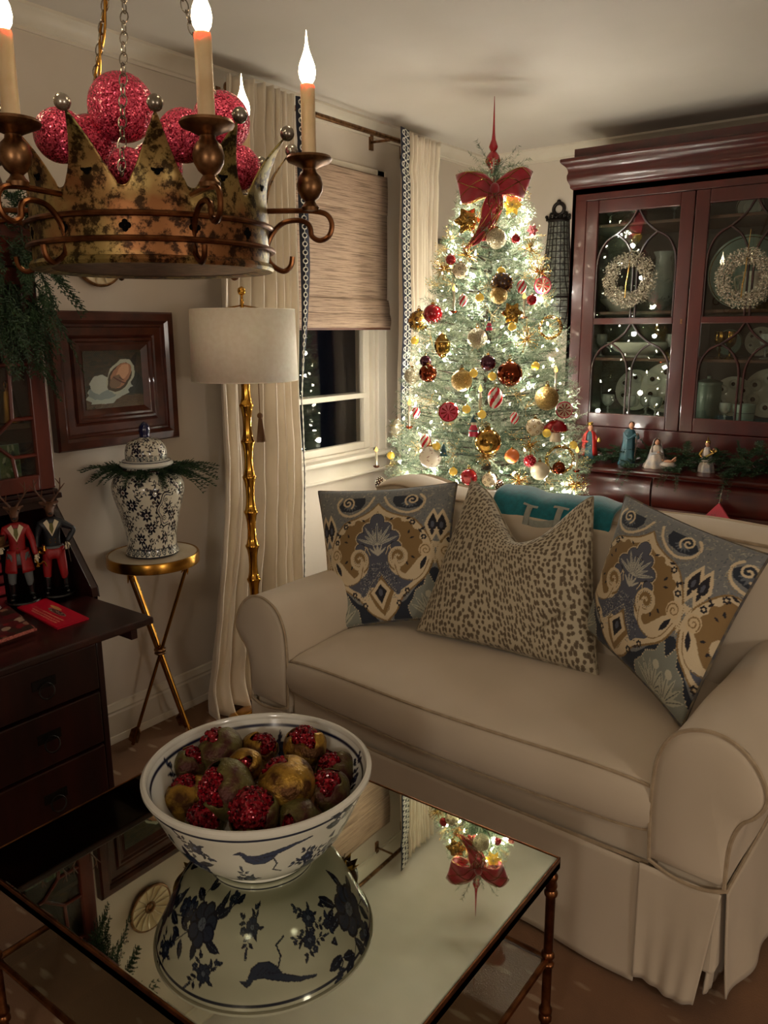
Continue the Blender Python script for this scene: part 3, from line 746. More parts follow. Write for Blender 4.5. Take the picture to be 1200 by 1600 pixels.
# skirts: cloth panels hanging to the floor, flared at the hem
def skirt(p0, p1, z0, z1, out, flare, wav, seed, nx=40, lift=.012, sh0=(0, 0), sh1=(0, 0)):
    rnd = random.Random(seed); nz = 20; P = np.zeros((nz, nx, 3)); a = rnd.uniform(0, 6)
    p0 = np.array(p0); p1 = np.array(p1); o = np.array(out)
    for j in range(nz):
        t = j/(nz-1)
        for i in range(nx):
            s_ = i/(nx-1); e = flare*t**1.4+wav*t*math.sin(s_*7+a+1.5*t)*.5+wav*.35*math.sin(s_*23+a)*t*t
            q = p0+(p1-p0)*s_+o*e+(np.array(sh0)*(1-s_)+np.array(sh1)*s_)*t; P[j, i] = (q[0], q[1], z0+(z1-z0)*t+lift*.4*math.sin(s_*5+a)*t)
    return MB().grid(P)
build('front_skirt', skirt((-1.15, .004), (-.012, -.002), .312, .016, (0, -1), .006, .010, 2, 70), M['linen'], so, sharp=0, solid=.004)
build('arm_skirt', skirt((-.018, -.010), (.160, -.006), .322, .024, (0, -1), .004, .008, 3, sh0=(.006, 0), sh1=(-.036, .0)), M['linen'], so, sharp=0, solid=.004)
build('arm_skirt', skirt((-1.325, -.006), (-1.150, -.008), .322, .020, (-.05, -1), .008, .008, 4, sh0=(.02, 0)), M['linen'], so, sharp=0, solid=.004)
build('side_skirt', skirt((.168, .006), (.165, .80), .326, .022, (1, -.0), .020, .022, 5, 60, sh0=(.0, .055)), M['linen'], so, sharp=0, solid=.004)
build('side_skirt', skirt((-1.330, .012), (-1.325, .80), .326, .020, (-1, -.05), .035, .020, 6, 60), M['linen'], so, sharp=0, solid=.004)
build('corner_pleat', skirt((.150, .016), (.160, .12), .315, .034, (-.5, .2), .03, .008, 7, 12), M['linen'], so, sharp=0, solid=.004)
# seat cushion
def cushion():
    prof = [(.62, .395), (.30, .390), (.06, .388), (.004, .392), (-.010, .415), (-.014, .45), (-.008, .488), (.006, .510), (.030, .519), (.10, .528), (.25, .540), (.40, .540), (.55, .528), (.62, .515), (.635, .46)]
    prof = [tuple(p) for p in smoothpts(prof, 3)]
    nx = 60; P = np.zeros((nx, len(prof), 3))
    for i in range(nx):
        s_ = i/(nx-1); x = -1.158+1.158*s_; e = 1-abs(2*s_-1)**6; q = 1-abs(2*s_-1)**16
        for j, (v, z) in enumerate(prof):
            bow = -.022*(1-(2*s_-1)**2)*max(0, 1-v/.5)
            zz = .452+(z-.452)*(.86+.14*q)+(.010*e if z > .5 else 0)-.012*(1-s_)*(1 if z > .5 else 0)+.002*math.sin(9*s_+v*11)
            P[i, j] = (x+(.004 if s_ < .5 else -.004)*(1-q), v+bow+.006*(1-q)*(1 if v < .3 else -1), zz)
    b = MB().grid(P, True)
    n = len(prof); b.f.append(tuple(range(n))); b.f.append(tuple(range((nx-1)*n, nx*n))[::-1]); return b, P, prof
b, CP, cprof = cushion()
cu = build('seat_cushion', b, M['linen'], so, sharp=1.2)
def near_row(zt):
    out = []
    for i in range(CP.shape[0]):
        j = min((k for k in range(len(cprof)) if cprof[k][0] < .03), key=lambda k: abs(cprof[k][1]-zt)+abs(cprof[k][0]-.002)*.2); p = CP[i, j]; out.append((p[0], p[1]-.003, p[2]))
    return out
tw = near_row(.512); lw = near_row(.394)
tw = [(tw[0][0]+.004, .60, .498), (tw[0][0]+.002, .2, .508)]+tw+[(tw[-1][0]-.002, .2, .525), (tw[-1][0]-.004, .60, .515)]
build('cushion_welt', MB().tube(tw, .0045, 6), M['welt'], cu)
build('cushion_welt', MB().tube(lw, .0045, 6), M['welt'], cu)
build('cushion_welt', MB().tube([(lw[-1][0], lw[-1][1], .40), (lw[-1][0]+.001, lw[-1][1]-.012, .45), (lw[-1][0], lw[-1][1], .515)], .003, 6), M['welt'], cu)
# back
def backblock():
    prof = [(.60, .36), (.600, .50), (.622, .65), (.650, .80), (.672, .88), (.690, .915), (.715, .932), (.76, .940), (.82, .937), (.862, .915), (.872, .86), (.872, .10), (.66, .10)]
    prof = [tuple(p) for p in smoothpts(prof, 3)]; nx = 80; P = np.zeros((nx, len(prof), 3)); X0, X1 = -1.375, .215
    for i in range(nx):
        s_ = i/(nx-1); x = X0+(X1-X0)*s_; q = 1-abs(2*s_-1)**14; e = math.sin(math.pi*s_)
        wv = .016*math.exp(-((s_-.07)/.06)**2)-.006*math.exp(-((s_-.2)/.07)**2)+.004*math.sin(19*s_)
        for j, (v, z) in enumerate(prof):
            f = max(0, (z-.6)/.34)
            P[i, j] = (x, v-.020*e*(1 if v < .7 and z < .9 else 0)+(.012*(1-q) if v < .75 else -.012*(1-q)), z+wv*f-.012*(1-q)*f)
    b = MB().grid(P, True); n = len(prof); b.f.append(tuple(range(n))); b.f.append(tuple(range((nx-1)*n, nx*n))[::-1]); return b, P, prof
b, BP, bprof = backblock()
bk = build('back', b, M['linen'], so, sharp=1.2)
j = min(range(len(bprof)), key=lambda k: abs(bprof[k][0]-.690)+abs(bprof[k][1]-.915))
build('back_welt', MB().tube([(p[0], p[1]-.003, p[2]+.002) for p in BP[:, j]], .005, 6), M['welt'], bk)
def SL(x, y, z):   # sofa local to world
    t = math.radians(-3); return np.array([-.462+x*math.cos(t)-y*math.sin(t), 1.615+x*math.sin(t)+y*math.cos(t), z])
def on_sofa(px, py, v):
    d = ray(px, py); t = math.radians(-3); n = np.array([-math.sin(t), math.cos(t), 0]); C = np.array([0, 0, H]); O = np.array([-.462, 1.615, 0])
    k = ((O-C) @ n+v)/(d @ n); return C+d*k

# ------------------------------------------------------------------ painted cloth patterns
NAVY, SLATE, GREYB, TAN, CREAM, DK = (34, 42, 56), (84, 88, 102), (122, 124, 124), (140, 112, 70), (214, 196, 162), (28, 26, 36)
def paisley():
    C = Canvas(440, 440, -1.02, 1.02, -1.02, 1.02, GREYB); rnd = random.Random(4)
    def c(px, py): return ((px-645)/455, (625-py)/505)
    def both(fn, pts, *a):
        P = [c(*p) for p in pts]; fn(P, *a); fn([(-x, y) for x, y in P], *a)
    for _ in range(1500):
        C.disc(rnd.uniform(-1, 1), rnd.uniform(-1, 1), rnd.uniform(.010, .024), rnd.choice([(172, 170, 154), (92, 98, 106), (160, 154, 134)]), .005, rnd.uniform(0, 3))
    # lower corner palmettes on navy
    for s_ in (-1, 1):
        C.poly([(s_*x, y) for x, y in [(1.0, -.25), (.78, -.32), (.62, -.5), (.52, -.62), (.40, -.74), (.22, -.84), (.12, -1.0), (1.0, -1.0)]], NAVY)
        pal = [(s_*x, y) for x, y in [(.98, -1), (.42, -1), (.40, -.84), (.50, -.74), (.55, -.62), (.68, -.55), (.74, -.36), (.82, -.52), (.92, -.6), (1, -.7)]]
        C.poly(pal, (132, 136, 126)); C.dots(pal, .035, .008, CREAM)
        for a in np.linspace(.5, 2.6, 7): C.leaf(s_*.74, -.98, a, .34, .07, (176, 174, 154), (90, 94, 92))
        C.disc(s_*.74, -.68, .05, (190, 186, 164))
    # cream ogee
    og = [(645, 285), (700, 350), (790, 395), (880, 425), (960, 520), (1005, 620), (1015, 720), (970, 840), (880, 920), (800, 985), (735, 1080), (645, 1135)]
    og = [c(*p) for p in smoothpts([(p[0], p[1]) for p in og], 6)]
    C.poly(og+[(-x, y) for x, y in og[::-1]], CREAM)
    C.line(og, .022, TAN); C.line([(-x, y) for x, y in og], .022, TAN)
    # tan field with scallops
    tn = [(645, 355), (700, 400), (770, 432), (840, 455), (890, 500), (920, 560), (935, 630), (925, 700), (880, 770), (820, 830), (760, 800), (645, 700)]
    tn = [c(*p) for p in smoothpts(tn, 6)]; C.poly(tn+[(-x, y) for x, y in tn[::-1]], TAN)
    for px, py, r in ((845, 480, .07), (895, 540, .07), (912, 610, .075), (905, 680, .08), (780, 440, .055)):
        x, y = c(px, py); C.disc(x, y, r, TAN); C.disc(-x, y, r, TAN)
    for px, py, a in ((850, 540, 1.2), (860, 575, .4), (835, 735, -1), (770, 760, -1.6), (870, 700, -.5), (730, 430, .6)):
        x, y = c(px, py); C.leaf(x, y, a, .07, .03, DK); C.leaf(-x, y, math.pi-a, .07, .03, DK)
    # slate body widening at the foot
    sl = [(645, 400), (690, 470), (760, 560), (790, 620), (735, 650), (712, 700), (722, 770), (770, 830), (860, 850), (880, 880), (800, 930), (760, 960), (645, 800)]
    sl = [c(*p) for p in smoothpts(sl, 5)]; C.poly(sl+[(-x, y) for x, y in sl[::-1]], SLATE)
    lob = [(645, 435, .10, .12), (705, 490, .085, .085), (750, 555, .09, .08), (770, 625, .07, .06), (700, 560, .12, .12), (645, 600, .15, .2)]
    for px, py, r, r2 in lob:
        x, y = c(px, py)
        for s_ in (-1, 1): C.disc(s_*x, y, r+.022, CREAM, r2+.022)
    for px, py, r, r2 in lob:
        x, y = c(px, py)
        for s_ in (-1, 1): C.disc(s_*x, y, r+.008, DK, r2+.008)
    for px, py, r, r2 in lob:
        x, y = c(px, py)
        for s_ in (-1, 1): C.disc(s_*x, y, r, SLATE, r2)
    C.poly([c(*p) for p in [(600, 560), (690, 560), (720, 900), (570, 900)]], SLATE)
    for k in range(9):
        a = math.pi/2+(k-4)*.30; C.leaf(0, .02, a, .34 if k % 2 == 0 else .26, .045, (186, 184, 170), SLATE)
    for k in range(5):
        a = math.pi/2+(k-2)*.42; C.leaf(0, -.12, a, .18, .03, (196, 192, 176))
    for _ in range(700):
        x = rnd.gauss(0, .24); y = rnd.uniform(-.72, -.22)
        if abs(x) < .16+(-y-.2)*.55: C.disc(x, y, .0065, rnd.choice([(170, 168, 160), (50, 54, 66)]))
    # curls
    for s_ in (-1, 1):
        x0, y0 = c(785, 700)
        C.disc(s_*x0, y0, .145, CREAM); C.disc(s_*x0, y0, .10, TAN)
        sp = spiral(x0, y0, .016, .16, 1.0, 1.6, 70); C.line([(s_*x, y) for x, y in sp], .034, CREAM)
        C.dots([(s_*x, y) for x, y in spiral(x0, y0, .03, .13, 1.4, 1.4, 60)], .03, .006, DK)
        sw = smoothpts([c(645+115, 730), c(790, 820), c(880, 850), c(950, 800), c(990, 700)], 8)
        C.line([(s_*p[0], p[1]) for p in sw], .07, CREAM); C.line([(s_*p[0], p[1]-.045) for p in sw], .012, TAN)
        # side curl and bead pocket
        x1, y1 = c(965, 655); C.disc(s_*x1, y1, .10, (214, 192, 154)); C.line([(s_*x, y) for x, y in spiral(x1, y1, .01, .085, 0, 1.6)], .014, TAN)
        C.leaf(*[(s_*c(930, 800)[0]), c(930, 800)[1]], (math.pi/2-.45) if s_ > 0 else (math.pi/2+.45), .22, .07, DK)
            # upper crescent
        xc, yc = c(850, 270)
        C.poly([(s_*x, y) for x, y in [c(740, 220), c(735, 270), c(765, 320), (xc-.02, yc-.14), c(905, 325), c(930, 280), c(880, 220)]], NAVY)
        for k in range(6): C.leaf(s_*(xc-.02), yc-.0, (-2.7+k*.42) if s_ > 0 else math.pi-(-2.7+k*.42), .13, .035, (98, 104, 112))
        C.line([(s_*x, y) for x, y in spiral(xc+.02, yc+.02, .015, .105, 1.0, 1.5)], .026, CREAM)
        rim = smoothpts([c(680, 225), c(715, 300), c(790, 360), c(870, 365), c(925, 320), c(935, 255), c(905, 215)], 8)
        C.line([(s_*p[0], p[1]) for p in rim], .036, CREAM); C.dots([(s_*p[0]*1.0, p[1]-.04) for p in rim], .03, .006, TAN)
        # diamonds
        xd, yd = c(1000, 460)
        C.poly([(s_*(xd+a), yd+q) for a, q in [(0, .24), (.075, .1), (.11, -.02), (.06, -.14), (0, -.26), (-.06, -.14), (-.11, -.02), (-.075, .1)]], CREAM)
        C.poly([(s_*(xd+a), yd+q) for a, q in [(0, .17), (.05, .05), (.065, -.02), (0, -.18), (-.065, -.02), (-.05, .05)]], DK)
        C.disc(s_*xd, yd-.01, .022, SLATE, .05); C.disc(s_*(xd-.03), yd-.09, .012, CREAM); C.disc(s_*(xd+.03), yd-.09, .012, CREAM)
        for px, py in ((875, 452), (950, 560), (838, 942), (770, 1022)):
            x, y = c(px, py)
            for g in range(6): C.disc(s_*x+.030*math.cos(g*1.047), y+.030*math.sin(g*1.047), .015, DK)
            C.disc(s_*x, y, .014, CREAM)
        for px, py, a in ((915, 500, -.9), (830, 425, .2), (800, 985, .6), (925, 510, .5)):
            x, y = c(px, py); C.leaf(s_*x, y, a if s_ > 0 else math.pi-a, .085, .035, DK)
        # outer ogee arms
        ou = smoothpts([c(1010, 600), c(1015, 690), c(1060, 800), c(1110, 850)], 6); C.line([(s_*p[0], p[1]) for p in ou], .05, CREAM)
        ou = smoothpts([c(1012, 640), c(1050, 560), c(1100, 520)], 6); C.line([(s_*p[0], p[1]) for p in ou], .04, CREAM)
        C.dots([(s_*p[0]*1.02, p[1]) for p in og], .03, .006, TAN)
        sc = smoothpts([c(1080, 330), c(1045, 260), c(1065, 190), c(1105, 180)], 6); C.line([(s_*p[0], p[1]) for p in sc], .03, CREAM)
        C.disc(s_*.97, .72, .05, NAVY)
    # bottom medallion
    C.poly([c(*p) for p in [(660, 820), (700, 890), (745, 940), (715, 1000), (690, 1060), (645, 1100), (600, 1040), (560, 940), (620, 890)]], TAN)
    C.poly([c(*p) for p in [(655, 850), (720, 930), (645, 1060), (575, 940)]], CREAM)
    C.poly([c(*p) for p in [(650, 885), (692, 935), (645, 1020), (605, 940)]], DK); C.disc(*c(648, 940), .03, SLATE, .05)
    C.dots([c(*p) for p in [(650, 800), (760, 940), (645, 1110), (540, 940), (650, 800)]], .03, .007, (200, 190, 160))
    return C
def leopard():
    rnd = np.random.RandomState(5); n = 520
    C = Canvas(n, n, -1.02, 1.02, -1.02, 1.02, (186, 174, 148)); X, Y = np.meshgrid(C.xs, C.ys)
    dens = 21
    wx = X+.08*np.sin(3*Y+1)+.05*np.sin(5*X+2*Y); wy = Y*.80+.07*np.sin(3.2*X)
    G = dens; jx = rnd.rand(80, 80)*.62+.19; jy = rnd.rand(80, 80)*.62+.19; sz = rnd.rand(80, 80); an = rnd.rand(80, 80)*.9-.45
    sc = 1+.42*np.sin(2.3*wx+1.2)*1.0
    U = (wx+2)*G*(1.0); V = (wy+2)*G*.82
    iu = np.floor(U).astype(int); iv = np.floor(V).astype(int); m = np.full(X.shape, 9.)
    nz = .10*np.sin(U*7.3+V*3)+.10*np.sin(V*8.1-U*2.2)
    for a in (-1, 0, 1):
        for b_ in (-1, 0, 1):
            i = (iu+a) % 80; j = (iv+b_) % 80; dx = U-(iu+a+jx[j, i]); dy = V-(iv+b_+jy[j, i]); t = an[j, i]
            ex = dx*np.cos(t)+dy*np.sin(t); ey = (-dx*np.sin(t)+dy*np.cos(t))*.78
            m = np.minimum(m, np.hypot(ex, ey)/(.27+.11*sz[j, i])+nz*.6)
    C.c[m < 1] = lin((104, 90, 70)); C.c[m < .45] = lin((92, 78, 60))
    return C
def pillow(name, label, grp, corners, thick, canvas, m, back_mat, off=(0, 0, 1, 1), dent=0.0, pinch=.05, crease=False, n=220, fold=.84):
    """corners: TL, TR, BR, BL (world). Two cloth faces and a piped edge."""
    TL, TR, BR_, BL = [np.array(c_) for c_ in corners]
    cen = (TL+TR+BR_+BL)/4; nrm = np.cross(TR-BL, TL-BR_); nrm /= np.linalg.norm(nrm)
    if nrm @ (np.array([0, 0, H])-cen) < 0: nrm = -nrm
    t = thing(name, label, 'pillow', tuple(cen), 0, grp)
    s_, q = np.meshgrid(np.linspace(-1, 1, n), np.linspace(-1, 1, n)); 
    def surf(side, s_, q, shrink=0):
        a = s_*(1-pinch*(1-q**2)*np.abs(s_)**2); b_ = q*(1-pinch*(1-s_**2)*np.abs(q)**2)
        if dent: b_ = b_-dent*np.exp(-(np.abs(s_-.10)/.56)**1.9)*np.clip((q+.1)/1.1, 0, 1)**1.7
        u = (a+1)/2; v = (b_+1)/2
        P = (BL[None, None]*((1-u)*(1-v))[..., None]+BR_*(u*(1-v))[..., None]+TL*((1-u)*v)[..., None]+TR*(u*v)[..., None])
        f = np.clip((1-s_**2)*(1-q**2), 0, 1)**.46
        if dent: f = f*(1-.42*np.exp(-((s_+.04)/.16)**2)*np.clip((q+.05)/1.05, 0, 1)**1.0)
        if crease: f = f*(1-.30*np.exp(-(((s_-.45)*.75-(q+.62)*.85)/.05)**2)*np.exp(-((s_-.55)**2+(q+.55)**2)/.12))
        f = f*(1+.035*np.sin(4*s_+3*q)+.03*np.sin(7*q-2*s_))
        return P+side*thick*f[..., None]*nrm
    P = surf(1, s_, q)-cen
    cx_ = off[0]+s_*off[2]; cx_ = np.where(cx_ > fold, 2*fold-cx_, np.where(cx_ < -fold, -2*fold-cx_, cx_))
    col = canvas.sample(cx_, off[1]+q*off[3]).reshape(-1, 3)
    npmesh('front_cover', P.reshape(-1, 3), gridfaces(n, n), m, t, smooth=True, colors=col)
    s2, q2 = np.meshgrid(np.linspace(-1, 1, 40), np.linspace(-1, 1, 40)); P2 = surf(-.75, s2, q2)-cen
    npmesh('back_cover', P2.reshape(-1, 3), gridfaces(40, 40)[:, ::-1], back_mat, t, smooth=True)
    e = np.linspace(-1, 1, 60)
    edge = [(x, -1.) for x in e]+[(1., x) for x in e[1:]]+[(x, 1.) for x in e[::-1][1:]]+[(-1., x) for x in e[::-1][1:-1]]
    E = surf(0, np.array([[p[0] for p in edge]]), np.array([[p[1] for p in edge]]))[0]-cen
    build('piping', MB().tube([tuple(p) for p in E], .0042, 6, closed=True), back_mat, t)
    return t
M['pipe1'] = mat('slate_piping', (74, 74, 80), .8, rgb2=(120, 108, 84), scale=60)
M['pipe2'] = mat('leopard_back', (168, 156, 132), .8, rgb2=(112, 98, 76), scale=60)
PC, LC = paisley(), leopard()
pillow('paisley_pillow', 'blue and gold paisley pillow upright against the left sofa arm', 'paisley pillows on the sofa',
       [on_sofa(498, 768, .50), on_sofa(714, 754, .62), on_sofa(702, 966, .42), on_sofa(517, 988, .26)], .075, PC, M['print'], M['pipe1'], pinch=.055, off=(0.0, 0, 1, 1))
pillow('leopard_pillow', 'large leopard spot pillow with a chopped top in the middle of the sofa', None,
       [on_sofa(738, 750, .58), on_sofa(926, 768, .60), on_sofa(934, 1058, .40), on_sofa(652, 984, .34)], .10, LC, M['print'], M['pipe2'], dent=.74, pinch=.04, crease=True, n=300, fold=1.02)
pillow('paisley_pillow', 'blue and gold paisley pillow tilted on its corner against the right sofa arm', 'paisley pillows on the sofa',
       [on_sofa(978, 774, .60), on_sofa(1204, 868, .52), on_sofa(1066, 1136, .24), on_sofa(914, 980, .44)], .085, PC, M['print'], M['pipe1'], pinch=.055, off=(0.27, 0, 1.0, 1))

# ------------------------------------------------------------------ throw with its letter
th = thing('throw_blanket', 'teal wool throw with a pale letter H folded over the sofa back', 'blanket', tuple(SL(-.66, .75, .94)), math.radians(-3))
path = smoothpts([(-.086, -.20), (-.090, -.12), (-.082, -.04), (-.070, .000), (-.045, .018), (0, .024), (.06, .020), (.115, .0), (.136, -.04), (.140, -.16), (.141, -.30)], 6)
nx = 50; P = np.zeros((len(path), nx, 3))
for j, p in enumerate(path):
    for i in range(nx):
        s_ = i/(nx-1); x = -.20+.42*s_+.02*math.sin(j*.08)
        w_ = .005*math.sin(9*s_+1)+.003*math.sin(21*s_+j*.1)
        P[j, i] = (x, p[0]-.004+.3*w_, p[1]+w_-.008*s_+(.05*s_*0 if j > 5 else 0))
build('wool_panel', MB().grid(P), M['teal'], th, sharp=0, solid=.010)
# serif H lying on the front fall, following the cloth
def on_cloth(x, d):      # d: distance down from the fold along the path
    k = 3.2*6-(d/.2)*3.2*6; k = min(max(k, 0), len(path)-2); j0 = int(k); f = k-j0
    p = path[j0]*(1-f)+path[j0+1]*f; s_ = (x+.20)/.42; w_ = .005*math.sin(9*s_+1)+.003*math.sin(21*s_+j0*.1)
    return (x, p[0]-.013+.3*w_, p[1]+w_+.002-.008*s_)
def hstrip(x0, x1, d0, d1, slant=.0):
    nz_, nx_ = 10, 6; G = np.zeros((nz_, nx_, 3))
    for a in range(nz_):
        for b_ in range(nx_):
            dd = d0+(d1-d0)*a/(nz_-1); G[a, b_] = on_cloth(x0+(x1-x0)*b_/(nx_-1)-slant*dd, dd)
    return G
b = MB()
for (x0, x1, d0, d1) in [(a+.052, c+.052, e, g_) for a, c, e, g_ in ((-.098, -.078, .008, .166), (.010, .030, .008, .166), (-.078, .010, .074, .094), (-.114, -.062, .002, .016), (-.006, .046, .002, .016), (-.114, -.062, .158, .170), (-.006, .046, .158, .170))]:
    b.grid(hstrip(x0, x1, d0, d1, .12))
build('letter', b, M['greywool'], th, sharp=0, solid=.003, label='pale grey serif letter H')

# ================================================================== COFFEE TABLE
TX0, TX1, TY0, TY1, TZ = -1.470, -.544, .626, 1.312, .48
tb = thing('coffee_table', 'bronze metal coffee table with a mirrored top and a low glass shelf', 'table', ((TX0+TX1)/2, (TY0+TY1)/2, 0))
hx, hy = (TX1-TX0)/2, (TY1-TY0)/2
build('mirror_top', MB().bb(-hx+.004, hx-.004, -hy+.004, hy-.004, TZ-.006, TZ), M['mirror'], tb, smooth=False, bevel=.0025)
b = MB()
for (x0, x1, y0, y1) in ((-hx, hx, -hy, -hy+.004), (-hx, hx, hy-.004, hy), (-hx, -hx+.004, -hy, hy), (hx-.004, hx, -hy, hy)): b.bb(x0, x1, y0, y1, TZ-.024, TZ+.001)
for (x0, x1, y0, y1) in ((-hx, hx, -hy, -hy+.018), (-hx, hx, hy-.018, hy), (-hx, -hx+.018, -hy, hy), (hx-.018, hx, -hy, hy)): b.bb(x0, x1, y0, y1, TZ-.024, TZ-.007)
build('top_frame', b, M['copper'], tb, smooth=False, bevel=.001)
for sx in (-1, 1):
    for sy in (-1, 1):
        c = (sx*(hx-.012), sy*(hy-.012), 0)
        prof = [(.001, 0), (.013, 0), (.014, .01), (.010, .02), (.009, .10), (.0135, .104), (.0135, .112), (.0095, .117), (.0135, .122), (.0135, .130), (.0095, .135), (.0095, .232), (.0130, .236), (.0138, .242), (.0105, .247), (.0105, .252), (.0138, .257), (.0130, .264), (.0095, .268), (.0098, .395), (.013, .399), (.0138, .405), (.010, .411), (.0125, .420), (.0100, .432), (.0125, .437), (.0125, .443), (.008, .449), (.010, .458), (.001, .458)]
        build('leg', MB().lathe(prof, 18, c), M['copper'], tb)
SZ = .250
for nm, p, q in (('shelf_rail', (-hx+.02, -hy+.012), (hx-.02, -hy+.012)), ('shelf_rail', (-hx+.02, hy-.012), (hx-.02, hy-.012)), ('shelf_rail', (-hx+.012, -hy+.02), (-hx+.012, hy-.02)), ('shelf_rail', (hx-.012, -hy+.02), (hx-.012, hy-.02))):
    build(nm, MB().tube([(p[0], p[1], SZ), (q[0], q[1], SZ)], .0065, 8), M['copper'], tb)
build('glass_shelf', MB().bb(-hx+.018, hx-.018, -hy+.018, hy-.018, SZ-.002, SZ+.003), M['gtable'], tb, smooth=False)

# ------------------------------------------------------------------ painted bowl
BC = (-1.039, .986)
INK, INK2, INKL = (26, 34, 62), (48, 60, 92), (110, 122, 150)
def spray(C, x, y, s, a, rnd, ax=1.0):
    """a flower with leaves and side sprigs; ax squeezes x for curved surfaces"""
    def T(px, py): c_, q_ = math.cos(a), math.sin(a); return (x+(px*c_-py*q_)*s*ax, y+(px*q_+py*c_)*s)
    def leaf(px, py, an, l, w_):
        pts = [(0, 0), (.25, .36), (.55, .5), (.8, .3), (1, 0), (.78, -.28), (.5, -.42), (.22, -.3)]; c_, q_ = math.cos(an), math.sin(an)
        C.poly([T(px+(u*l)*c_-(v*w_)*q_, py+(u*l)*q_+(v*w_)*c_) for u, v in pts], INK); C.line([T(px+.1*l*c_, py+.1*l*q_), T(px+.8*l*c_, py+.8*l*q_)], .010*s, INKL)
    def blossom(px, py, r, n_):
        for g in range(n_):
            an = g*2*math.pi/n_+rnd.uniform(-.15, .15); qx, qy = px+r*.62*math.cos(an), py+r*.62*math.sin(an)
            C.poly([T(qx+r*.44*math.cos(t), qy+r*.44*math.sin(t)) for t in np.linspace(0, 6.28, 12)[:-1]], INK)
            C.poly([T(qx+r*.33*math.cos(t), qy+r*.33*math.sin(t)) for t in np.linspace(0, 6.28, 10)[:-1]], INK2)
            C.line([T(px+r*.2*math.cos(an), py+r*.2*math.sin(an)), T(px+r*.9*math.cos(an), py+r*.9*math.sin(an))], .012*s, INK)
        C.poly([T(px+r*.28*math.cos(t), py+r*.28*math.sin(t)) for t in np.linspace(0, 6.28, 10)[:-1]], INKL)
        for g in range(5): C.line([T(px+r*.24*math.cos(g*1.26), py+r*.24*math.sin(g*1.26)), T(px, py)], .016*s, INK)
    st = [T(*p) for p in [(-1.2, .9), (-.6, .3), (0, 0), (.5, -.4), (1.1, -1.1)]]; C.line(st, .035*s, INK)
    st = [T(*p) for p in [(0, 0), (.5, .5), (.7, 1.1)]]; C.line(st, .03*s, INK)
    for g, (px, py, an, l) in enumerate([(-.5, .3, 2.6, .7), (-.6, .4, 1.3, .75), (-.3, .2, 1.9, .8), (.4, .5, .3, .75), (.55, .8, 1.2, .7), (.6, .8, 2.3, .45), (.5, -.4, .1, .6), (.8, -.7, -.2, .55), (.7, -.7, -1.8, .55), (-.3, -.3, 3.6, .7), (0, -.4, 4.6, .6), (-1.1, .8, 2.4, .5)]):
        leaf(px, py, an+rnd.uniform(-.2, .2), l, .30)
    blossom(0, 0, .62, 7); blossom(.85, .15, .30, 5); blossom(-.95, .95, .24, 5)
    for g in range(4): blossom(1.0+.12*g, -1.0-.16*g, .12, 4)
def bird(C, x, y, s, ax, m=1):
    def T(p): return (x+p[0]*s*ax*m, y+p[1]*s)
    C.poly([T(p) for p in [(-1.6, .55), (-1.35, .72), (-1.15, .62), (-1.0, .40), (-.5, .35), (0, .5), (.6, .7), (1.3, .85), (2.2, .95), (2.3, .88), (1.3, .62), (.5, .3), (.2, -.1), (-.2, -.35), (-.7, -.35), (-1.1, -.1), (-1.25, .3), (-1.4, .48), (-1.75, .46)]], INK2)
    C.line([T(p) for p in [(-1.6, .55), (-1.35, .72), (-1.15, .62), (-1.0, .40), (-.5, .35), (0, .5), (1.3, .85), (2.2, .95)]], .05*s, INK)
    C.line([T(p) for p in [(-1.25, .3), (-1.1, -.1), (-.7, -.35), (-.2, -.35), (.2, -.1), (.5, .3), (1.3, .62)]], .05*s, INK)
    C.disc(*T((-1.38, .57)), .05*s, INK)
    for k in range(5): C.line([T((-.8+.2*k, .2)), T((-.5+.25*k, -.1+.08*k))], .03*s, INK)
    C.line([T(p) for p in [(.3, 0), (.5, -.5), (.3, -1.0), (.8, -1.3)]], .10*s, INK)
def bowl_profile_out():
    # (r, z) from the foot ring up to the rim
    pts = smoothpts([(.104, .0), (.107, .004), (.104, .013), (.110, .018), (.135, .029), (.160, .054), (.181, .090), (.199, .130), (.212, .158), (.218, .177)], 14)
    return np.array(pts)
